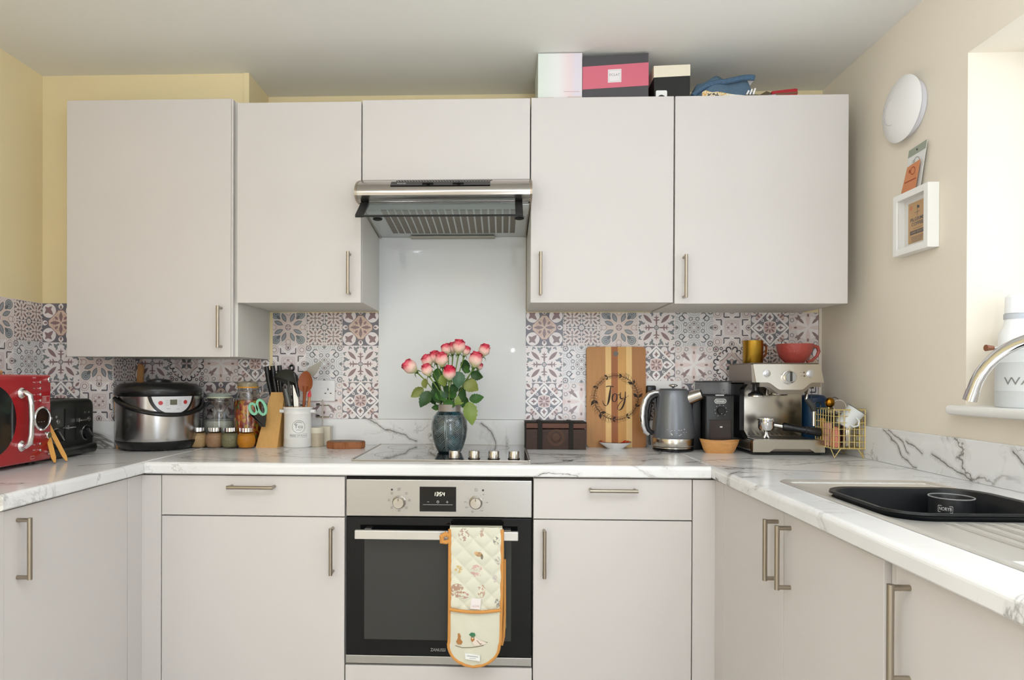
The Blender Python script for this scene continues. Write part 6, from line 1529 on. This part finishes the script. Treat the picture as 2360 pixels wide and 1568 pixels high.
solo('paper_tag', bm, mat('grey_tag', '#b9b7b6', .6), 'pale grey card tag poking up behind the denim', 'tag', (1.05, -.30, ZT+.056))
t = thing('print_bag', 'folded bag of yellow and white print in front of the denim', 'bag', (.97, -.335, ZT))
PB = Mat('printed_cloth'); X.M = PB; tc = PB.n('ShaderNodeTexCoord'); vo = PB.n('ShaderNodeTexNoise'); vo.inputs['Scale'].default_value = 30; vo.inputs['Detail'].default_value = 3; PB.l(tc.outputs['Object'], vo.inputs['Vector'])
P = Paint(PB, '#d9c9a2'); n_ = X(vo.outputs['Fac']); P.put('#e8e4da', n_ > .55); P.put('#cf9a4a', (n_ > .46)*(n_ < .50)); P.put('#54504a', n_ < .40); P.done()
o = [(.896, ZT), (.898, ZT+.020), (.909, ZT+.025), (.93, ZT+.018), (.95, ZT+.020), (.985, ZT+.013), (1.01, ZT+.009), (1.06, ZT+.004), (1.06, ZT)]
bm = B(); prismY(bm, o, -.342, -.334); part('folded_edge', bm, PB.m, t)
bm = B()
for x0, h in ((1.052, .020), (1.063, .026), (1.074, .030)): add_tube(bm, [(x0, -.337, ZT+.010), (x0+.007, -.338, ZT+.010+h*.7)], .0032, 8)
part('white_cord', bm, WHITEP, t, smooth=True)
t = thing('brown_strap', 'crumpled olive brown strap lying right of the denim', 'strap', (1.12, -.33, ZT))
o = [(1.02, ZT), (1.03, ZT+.008), (1.07, ZT+.014), (1.10, ZT+.012), (1.122, ZT+.024), (1.134, ZT+.020), (1.14, ZT+.012), (1.14, ZT)]
bm = B(); prismY(bm, o, -.332, -.31); part('strap', bm, mat('olive_cloth', '#5a4d38', .8, noise=.3, nscale=60), t)
bm = B(); prismY(bm, [(1.115, ZT), (1.125, ZT+.007), (1.15, ZT+.009), (1.16, ZT)], -.339, -.333); part('blue_corner', bm, mat('pale_blue', '#a9bdd2', .6), t)
t = thing('red_tin', 'flat red tin with a brown band at the right cabinet end', 'tin', (1.18, -.32, ZT))
RT = mat('red_tin', '#a3222b', .35)
bm = B(); prismY(bm, [(1.140, ZT), (1.227, ZT), (1.228, ZT+.028), (1.222, ZT+.031), (1.140, ZT+.022)], -.335, -.25); part('case', bm, RT, t)
bm = B(); prismY(bm, [(1.150, ZT+.008), (1.2285, ZT+.013), (1.2285, ZT+.019), (1.150, ZT+.014)], -.3358, -.25); part('band', bm, mat('brown_band', '#6e5138', .5), t)
bm = B(); stroke(bm, [(1.196, ZT+.001), (1.206, ZT+.009), (1.216, ZT+.001)], .0008, lambda a, b: Vector((a, -.3362, b)), False); part('zigzag', bm, mat('tan_print', '#c59a62', .5), t)

# ------------------------------------------------------------------ right wall
RXn = Matrix.Rotation(-PI/2, 3, 'Y')
t = thing('round_vent', 'round white domed vent cover high on the right wall', 'vent', (XR, -.562, 2.03))
bm = B(); add_lathe(bm, [(.080, 0), (.085, .004), (.088, .018), (.086, .020), (0, .020)], (XR, -.562, 2.03), 48, RXn); part('back_ring', bm, mat('vent_back', '#dcdbe0', .4), t, smooth=True)
bm = B(); add_lathe(bm, [(.080, .026), (.098, .0265), (.100, .029), (.090, .036), (.060, .046), (.035, .050), (0, .051)], (XR, -.562, 2.03), 56, RXn); ds = part('cover_disc', bm, WHITEP, t, smooth=True, ang=.8)
bm = B(); add_cyl(bm, (XR-.018, -.562, 2.03), (XR-.028, -.562, 2.03), .03, 20); part('stem', bm, WHITEP, t)
bm = B(); add_tube(bm, [(XR-.0478, -.545+.042*math.cos(2*PI*i/40), 2.03+.042*math.sin(2*PI*i/40)) for i in range(40)], .0008, 6, closed=True); part('centre_ring', bm, mat('vent_line', '#c4c2c4', .5), ds)
# box frame with print
t = thing('box_frame', 'white box frame holding a kraft coffee print on the right wall', 'picture', (XR, -.615, 1.575))
fy0, fy1, fz0, fz1, fxd = -.700, -.530, 1.572, 1.762, .034
bm = B()
for (a, b_, c, d) in ((fy0, fy0+.020, fz0, fz1), (fy1-.020, fy1, fz0, fz1), (fy0+.020, fy1-.020, fz0, fz0+.020), (fy0+.020, fy1-.020, fz1-.020, fz1)): add_box(bm, XR-fxd, XR-.0005, a, b_, c, d, .0012)
part('frame', bm, WHITEG, t)
bm = B(); add_box(bm, XR-.009, XR-.006, fy0+.02, fy1-.02, fz0+.02, fz1-.02); mt = part('mount', bm, mat('mount_card', '#ece9e4', .7), t)
KR = mat('kraft_paper', '#c59a61', .7, noise=.06, nscale=60)
ky, kz = -.615, 1.667
bm = B(); add_box(bm, XR-.0105, XR-.009, ky-.044, ky+.044, kz-.062, kz+.062); kp = part('print', bm, KR, t)
xk = XR-.0109
text('PILGRIMS', .0145, DARKTXT, kp, onXr(ky, kz+.008, xk), width=.066, off=.0003)
text('COFFEE', .0145, DARKTXT, kp, onXr(ky, kz-.006, xk), width=.056, off=.0003)
fk = lambda a, b: Vector((xk, ky-a, kz+b))
bm = B(); stroke(bm, [(0, .018), (0, .050)], .0018, fk, False); stroke(bm, [(-.012, .028), (.012, .030)], .0014, fk, False); flat(bm, [(-.001, .050), (.010, .047), (.010, .039), (-.001, .041)], fk)
for i in range(5): stroke(bm, [(-.03+i*.001, -.044-.0038*i), (.03-i*.002, -.044-.0038*i)], .0012, fk, False)
stroke(bm, [(-.02, -.019), (.02, -.019)], .001, fk, False); part('print_lines', bm, DARKTXT, kp)
bm = B(); flat(bm, [(-.034, -.037), (.034, -.037), (.034, -.025), (-.034, -.025)], fk); bb = part('dark_band', bm, DARKTXT, kp)
text('DARK ROAST', .008, KR, kp, onXr(ky, kz-.031, xk-.0003), width=.058)
bm = B(); flat(bm, ell(-.030, .046, .007, .007, 18), fk); part('orange_seal', bm, mat('orange_print', '#cf7a45', .6), kp)
bm = B(); add_box(bm, XR-.029, XR-.028, fy0+.02, fy1-.02, fz0+.02, fz1-.02); part('glass', bm, GP.m, t)
# cards on the frame
def card(name, label, pts, x, m, th=.0012):
    t = thing(name, label, 'card', (x, pts[0][0], pts[0][1]))
    bm = B(); prismX(bm, pts, x-th, x); part('sheet', bm, m, t); return t
t = card('hang_card', 'white and grey-green card with a nail hole, rearmost above the frame', [(-.548, 1.7625), (-.627, 1.7625), (-.660, 1.900), (-.574, 1.895)], XR-.010, mat('white_card', '#dfe0dd', .6))
bm = B(); prismX(bm, [(-.5695, 1.873), (-.6545, 1.876), (-.660, 1.900), (-.574, 1.895)], XR-.0118, XR-.0113); g_ = part('green_top', bm, mat('sage_card', '#9ba292', .6), t)
bm = B(); add_cyl(bm, (XR-.0119, -.614, 1.886), (XR-.0124, -.614, 1.886), .0032, 12); part('hole', bm, DARKTXT, t)
bm = B(); fc = lambda a, b: Vector((XR-.0119, a, b)); stroke(bm, ell(-.612, 1.852, .012, .012, 20)+[(-.600, 1.852)], .0018, fc, False)
for k in range(4): stroke(bm, [(-.590+.001*k, 1.858-.005*k), (-.604, 1.858-.005*k)], .001, fc, False)
part('print', bm, GREYTXT, t)
t = card('orange_card', 'small orange printed card leaning in front above the frame', [(-.545, 1.7625), (-.617, 1.7625), (-.640, 1.848), (-.578, 1.842)], XR-.018, mat('orange_card', '#d28a5f', .6))
bm = B(); fo = lambda a, b: Vector((XR-.0195, a, b)); stroke(bm, [(-.566, 1.797), (-.622, 1.797)], .004, fo, False); stroke(bm, ell(-.606, 1.824, .011, .011, 18)+[(-.595, 1.824)], .003, fo, False); flat(bm, ell(-.590, 1.826, .004, .006, 12), fo)
part('print', bm, mat('rust_print', '#a34a22', .6), t)

# ------------------------------------------------------------------ on the window sill
SZ = 1.1135
t = thing('laundry_canister', 'pale grey metal canister lettered WASHING on the window sill', 'canister', (1.545, -.955, SZ))
CXs, CYs, Rs = 1.548, -.955, .083
WC = mat('pale_grey_enamel', '#dcdfe0', .35)
bm = B(); add_lathe(bm, [(0, SZ), (Rs-.002, SZ), (Rs, SZ+.003), (Rs, SZ+.040), (Rs+.001, SZ+.042), (Rs, SZ+.044), (Rs, SZ+.112), (Rs+.001, SZ+.114), (Rs, SZ+.116), (Rs, SZ+.148)], (CXs, CYs, 0), 56); cb = part('body', bm, WC, t, smooth=True)
bm = B(); add_lathe(bm, [(Rs+.002, SZ+.144), (Rs+.002, SZ+.152), (Rs-.006, SZ+.156), (0, SZ+.157)], (CXs, CYs, 0), 56); part('lid', bm, WC, t, smooth=True)
text('WASHING', .027, GREYTXT, t, lambda u, v: (CXs+(Rs+.0008)*math.cos(math.radians(-116)+u/Rs), CYs+(Rs+.0008)*math.sin(math.radians(-116)+u/Rs), SZ+.066+v), width=.172)
bm = B(); hx, hy = CXs-.072, CYs+.02; add_tube(bm, [(CXs-.060, CYs+.03, SZ+.148), (CXs-.085, CYs+.03, SZ+.152)], .003, 8); part('wire_handle', bm, CHROME, t)
bm = B(); add_tube(bm, [(CXs-.084, CYs+.03, SZ+.152), (CXs-.103, CYs+.03, SZ+.152)], [.0055, .0085], 14); part('wooden_grip', bm, mat('grip_wood', '#8d5a3f', .5), t, smooth=True)
t = thing('white_bottle', 'white plastic bottle standing behind the sill canister', 'bottle', (1.545, -.865, SZ))
WBm = mat('white_bottle', '#f0f0f0', .4)
z = SZ
bm = B(); add_lathe(bm, [(0, z), (.034, z), (.036, z+.004), (.036, z+.17), (.034, z+.195), (.024, z+.215), (.0225, z+.232), (0, z+.232)], (1.566, -.862, 0), 36); part('body', bm, WBm, t, smooth=True)
bm = B(); add_lathe(bm, [(.0245, z+.232), (.0245, z+.245), (.021, z+.247)], (1.566, -.862, 0), 30); part('collar', bm, mat('grey_collar', '#b9bcc0', .5), t, smooth=True)
bm = B(); add_lathe(bm, [(.0225, z+.247), (.0215, z+.290), (.015, z+.298), (0, z+.299)], (1.566, -.862, 0), 30); part('cap', bm, WBm, t, smooth=True)
bm = B(); add_ball(bm, (CXs+.035, CYs+.01, SZ+.163), .02, (1, 1, .35), 18); add_tube(bm, [(CXs+.03, CYs+.01, SZ+.16), (CXs+.022, CYs+.008, SZ+.185)], .006, 8)
solo('sink_plunger', bm, BLACKP, 'dark scrubbing brush lying on the canister lid', 'brush', (CXs+.035, CYs+.01, SZ+.157), smooth=True)

# ------------------------------------------------------------------ oven glove hanging on the oven handle
t = thing('oven_glove', 'pale green quilted double oven glove with orange binding and ducks', 'oven glove', (.12, YB-.06, .30))
QM = Mat('quilted_cotton'); X.M = QM
tc = QM.n('ShaderNodeTexCoord'); sp = QM.n('ShaderNodeSeparateXYZ'); QM.l(tc.outputs['Object'], sp.inputs[0])
x, z = X(sp.outputs[0]), X(sp.outputs[2])
P = Paint(QM, '#dbd9c6')
def blob(cx, cz, rx, rz, col, fac=.8): P.put(col, (X.op('POWER', (x-cx)*(1/rx), 2.0) + X.op('POWER', (z-cz)*(1/rz), 2.0)) < 1.0, fac)
nzq = QM.n('ShaderNodeTexNoise'); nzq.inputs['Scale'].default_value = 130; nzq.inputs['Detail'].default_value = 3; QM.l(tc.outputs['Object'], nzq.inputs['Vector'])
NQ = X(nzq.outputs['Fac'])
def sketch(cx, cz, rx, rz, col, th=.5):
    m = (X.op('POWER', abs(x-cx)*(1/rx), 2.0) + X.op('POWER', abs(z-cz)*(1/rz), 2.0)) < 1.0
    P.put(col, m*(NQ > th), .75)
GX = .12
for (px_, pz_, rx, rz, c) in ((1070, 1232, 12, 14, '#a57c6e'), (1112, 1228, 6, 10, '#b08470'), (1143, 1245, 7, 9, '#6e6a6c'), (1058, 1310, 9, 9, '#cfa84e'), (1098, 1313, 14, 14, '#cf9a95'), (1055, 1358, 16, 16, '#a9745a'), (1072, 1368, 10, 8, '#b37a6c'), (1110, 1358, 9, 15, '#b58a72'), (1146, 1290, 6, 10, '#b0a6a0'), (1146, 1385, 6, 10, '#7d7a78'), (1140, 1330, 6, 9, '#c4b8b4')):
    sketch((px_-1096)/728, .716-(px_*0 + pz_-1220)/728-.30, rx/728, rz/728, c)
blob((1104-1096)/728, .716-(1276-1220)/728-.30, .011, .007, '#a9793f'); blob((1111-1096)/728, .716-(1281-1220)/728-.30, .004, .008, '#5e4a3a'); blob((1098-1096)/728, .716-(1273-1220)/728-.30, .006, .006, '#ddb07a')
P.done(); QM.b.inputs['Roughness'].default_value = .9; QM.b.inputs['Sheen Weight'].default_value = .2
CM = mat('cream_cotton', '#d8d5c1', .9, noise=.03, nscale=30); OB = mat('orange_binding', '#d0924c', .8, noise=.06, nscale=90)
yh = YB - .056    # just in front of the bar
gl_x0, gl_x1 = .041, .203
def gw(z):      # half outline left/right against height
    k = (.716 - z)/.43
    l = .041 - .003*math.sin(min(1, k*1.2)*PI)*0; r = .203 - .010*max(0, k-.35)
    if z < .36:
        q = (.36 - z)/.068; q = min(1, q); s = math.sqrt(max(0, 1-q*q)); cxm = .116; return cxm - (cxm-.038)*s, cxm + (.195-cxm)*s
    return l - .003*max(0, k-.5), r
bm = B(); NX, NZ = 44, 110; g = []
def quilt(x, z):
    a, b_ = (x+z)*1.0/.0285, (x-z)*1.0/.0285
    return .0058*(abs(math.sin(a*PI/2*1.0))*abs(math.sin(b_*PI/2*1.0)))**.45
for i in range(NX+1):
    row = []
    for j in range(NZ+1):
        z = .7225 - (.7225-.455)*j/NZ; l, r = gw(z); x_ = l + (r-l)*i/NX
        row.append(bm.verts.new((x_, yh - .003 - quilt(x_, z), z)))
    g.append(row)
for i in range(NX):
    for j in range(NZ): bm.faces.new((g[i][j], g[i][j+1], g[i+1][j+1], g[i+1][j]))
part('quilted_strip', bm, QM.m, t, smooth=True, ang=3)
# strip folded over the bar and down the back
pr_ = [(yh-.004, .7215), (yh-.001, .7245), (yh+.008, .7255), (yh+.016, .719), (yh+.0235, .71), (yh+.0245, .60), (yh+.026, .45), (yh+.028, .40)]
bm = B(); prev = None
for (yy, zz) in pr_:
    xo = .004*(yy-yh > .02) + .008*max(0, (.7-zz)/.3)*(yy-yh > .02); cur = (bm.verts.new((.041+xo, yy, zz)), bm.verts.new((.203+xo*1.2, yy, zz)))
    if prev: bm.faces.new((prev[0], prev[1], cur[1], cur[0]))
    prev = cur
bmesh.ops.solidify(bm, geom=bm.faces, thickness=.004); part('folded_back', bm, CM, t, smooth=True, ang=2)
# mitten pocket
bm = B(); g = []; NX, NZ = 24, 30
for i in range(NX+1):
    row = []
    for j in range(NZ+1):
        z = .470 - (.470-.294)*j/NZ; l, r = gw(max(z, .2935)); u = i/NX*2-1; x_ = (l+r)/2 + (r-l)/2*u
        zz = z - .006*(1-u*u)*(1-j/NZ)
        row.append(bm.verts.new((x_, yh - .006 - .009*(1-u*u)**.5*math.sin(PI*min(1, (j/NZ)*.85+.12)) - .0008*math.sin(x_*140+zz*60), zz)))
    g.append(row)
for i in range(NX):
    for j in range(NZ): bm.faces.new((g[i][j], g[i][j+1], g[i+1][j+1], g[i+1][j]))
pocket = part('mitten_pocket', bm, CM, t, smooth=True, ang=3)
bm = B(); ptsL = []
zs = [.716 - (.716-.296)*k/40 for k in range(41)]
ptsL = [(gw(max(z_, .2925))[0], yh-.005, z_) for z_ in zs]; ptsR = [(gw(max(z_, .2925))[1], yh-.005, z_) for z_ in zs][::-1]
def ribbon(bm, pts, w=.0055, th=.0035): add_tube(bm, pts, w, 8)
add_tube(bm, ptsL + [(.116, yh-.005, .2915)] + ptsR, .0052, 8); part('binding', bm, OB, t, smooth=True)
bm = B(); add_tube(bm, [(.041+(.199-.041)*k/12, yh-.012-.004*math.sin(PI*k/12), .470-.006*math.sin(PI*k/12)) for k in range(13)], .0052, 8); part('pocket_binding', bm, OB, t, smooth=True)
bm = B(); add_tube(bm, [(.210, yh+.012, .62), (.211, yh+.012, .45), (.208, yh+.010, .38), (.202, yh+.006, .355)], .0048, 8); part('rear_binding', bm, OB, t, smooth=True)
bm = B(); add_tube(bm, [(.040, yh-.004, .694), (.028, yh-.010, .702), (.016, yh-.012, .694), (.017, yh-.010, .678), (.030, yh-.006, .676), (.040, yh-.004, .680)], .0065, 8)
for v in bm.verts: v.co.y = yh-.008 + (v.co.y-(yh-.008))*.8
part('hanging_loop', bm, OB, t, smooth=True)
bm = B(); add_prism(bm, [(.105, .472), (.135, .470), (.139, .504), (.109, .505)], lambda u, v: Vector((u, yh-.0105, v)), lambda u, v: Vector((u, yh-.0095, v))); part('care_label', bm, mat('care_white', '#ebe3e0', .7), t)
text('HOME', .008, mat('label_print', '#c9a8a4', .7), t, lambda a, b: (.122+a, yh-.0108, .480+b))
yp = yh-.0172
bm = B(); add_prism(bm, [(.090, .337), (.136, .331), (.136, .314), (.091, .320)], lambda u, v: Vector((u, yp-.001+.0, v)), lambda u, v: Vector((u, yp+.006, v))); part('brand_label', bm, mat('brand_white', '#eeeeea', .7), pocket)
bm = B(); fl = lambda a, b: Vector((a, yp-.0013, b))
for k, (w, zz) in enumerate(((.034, .3285), (.020, .3225))): stroke(bm, [(.113-w/2, zz+w*.05), (.113+w/2, zz-w*.05)], .0018-.0006*k, fl, False)
part('label_print', bm, GREYTXT, pocket)
# printed ducks, flat on the pocket
DB, DG, DW, DBk = mat('duck_brown', '#b07a45', .85), mat('duck_green', '#3f7a58', .85), mat('duck_cream', '#e9d9cc', .85), mat('duck_dark', '#7a6a4a', .85)
def pk(px_, py_): return ((px_-1096)/728+.1195, .716-(py_-1220)/728)
def ysurf(x_, z_):
    l, r = gw(max(z_, .2935)); u = (x_-(l+r)/2)/((r-l)/2); j = (.470-z_)/(.470-.294)
    return yh - .0066 - .009*(max(0, 1-u*u))**.5*math.sin(PI*min(1, j*.85+.12)) - .0015
fp_ = lambda a, b: Vector((a, ysurf(a, b), b))
def duck(parts):
    for pts, m in parts:
        bm = B(); flat(bm, [pk(*p) for p in pts], fp_); part('printed_duck', bm, m, pocket)
duck([(((1058, 1452), (1062, 1452), (1065, 1458), (1064, 1464), (1069, 1471), (1066, 1477), (1058, 1477), (1054, 1471), (1058, 1463)), DB)])
duck([(((1090, 1461), (1098, 1459), (1103, 1464), (1124, 1472), (1110, 1478), (1096, 1478), (1090, 1471)), DW), (((1088, 1459), (1095, 1457), (1096, 1465), (1091, 1471), (1087, 1466)), DB), (((1083, 1454), (1088, 1449), (1096, 1450), (1098, 1455), (1094, 1461), (1088, 1458)), DG), (((1100, 1466), (1126, 1471), (1108, 1476)), DBk)])
bm = B(); stroke(bm, [pk(1052, 1480), pk(1068, 1484), pk(1090, 1483), pk(1116, 1478)], .002, fp_, False); part('printed_ground', bm, DBk, pocket)
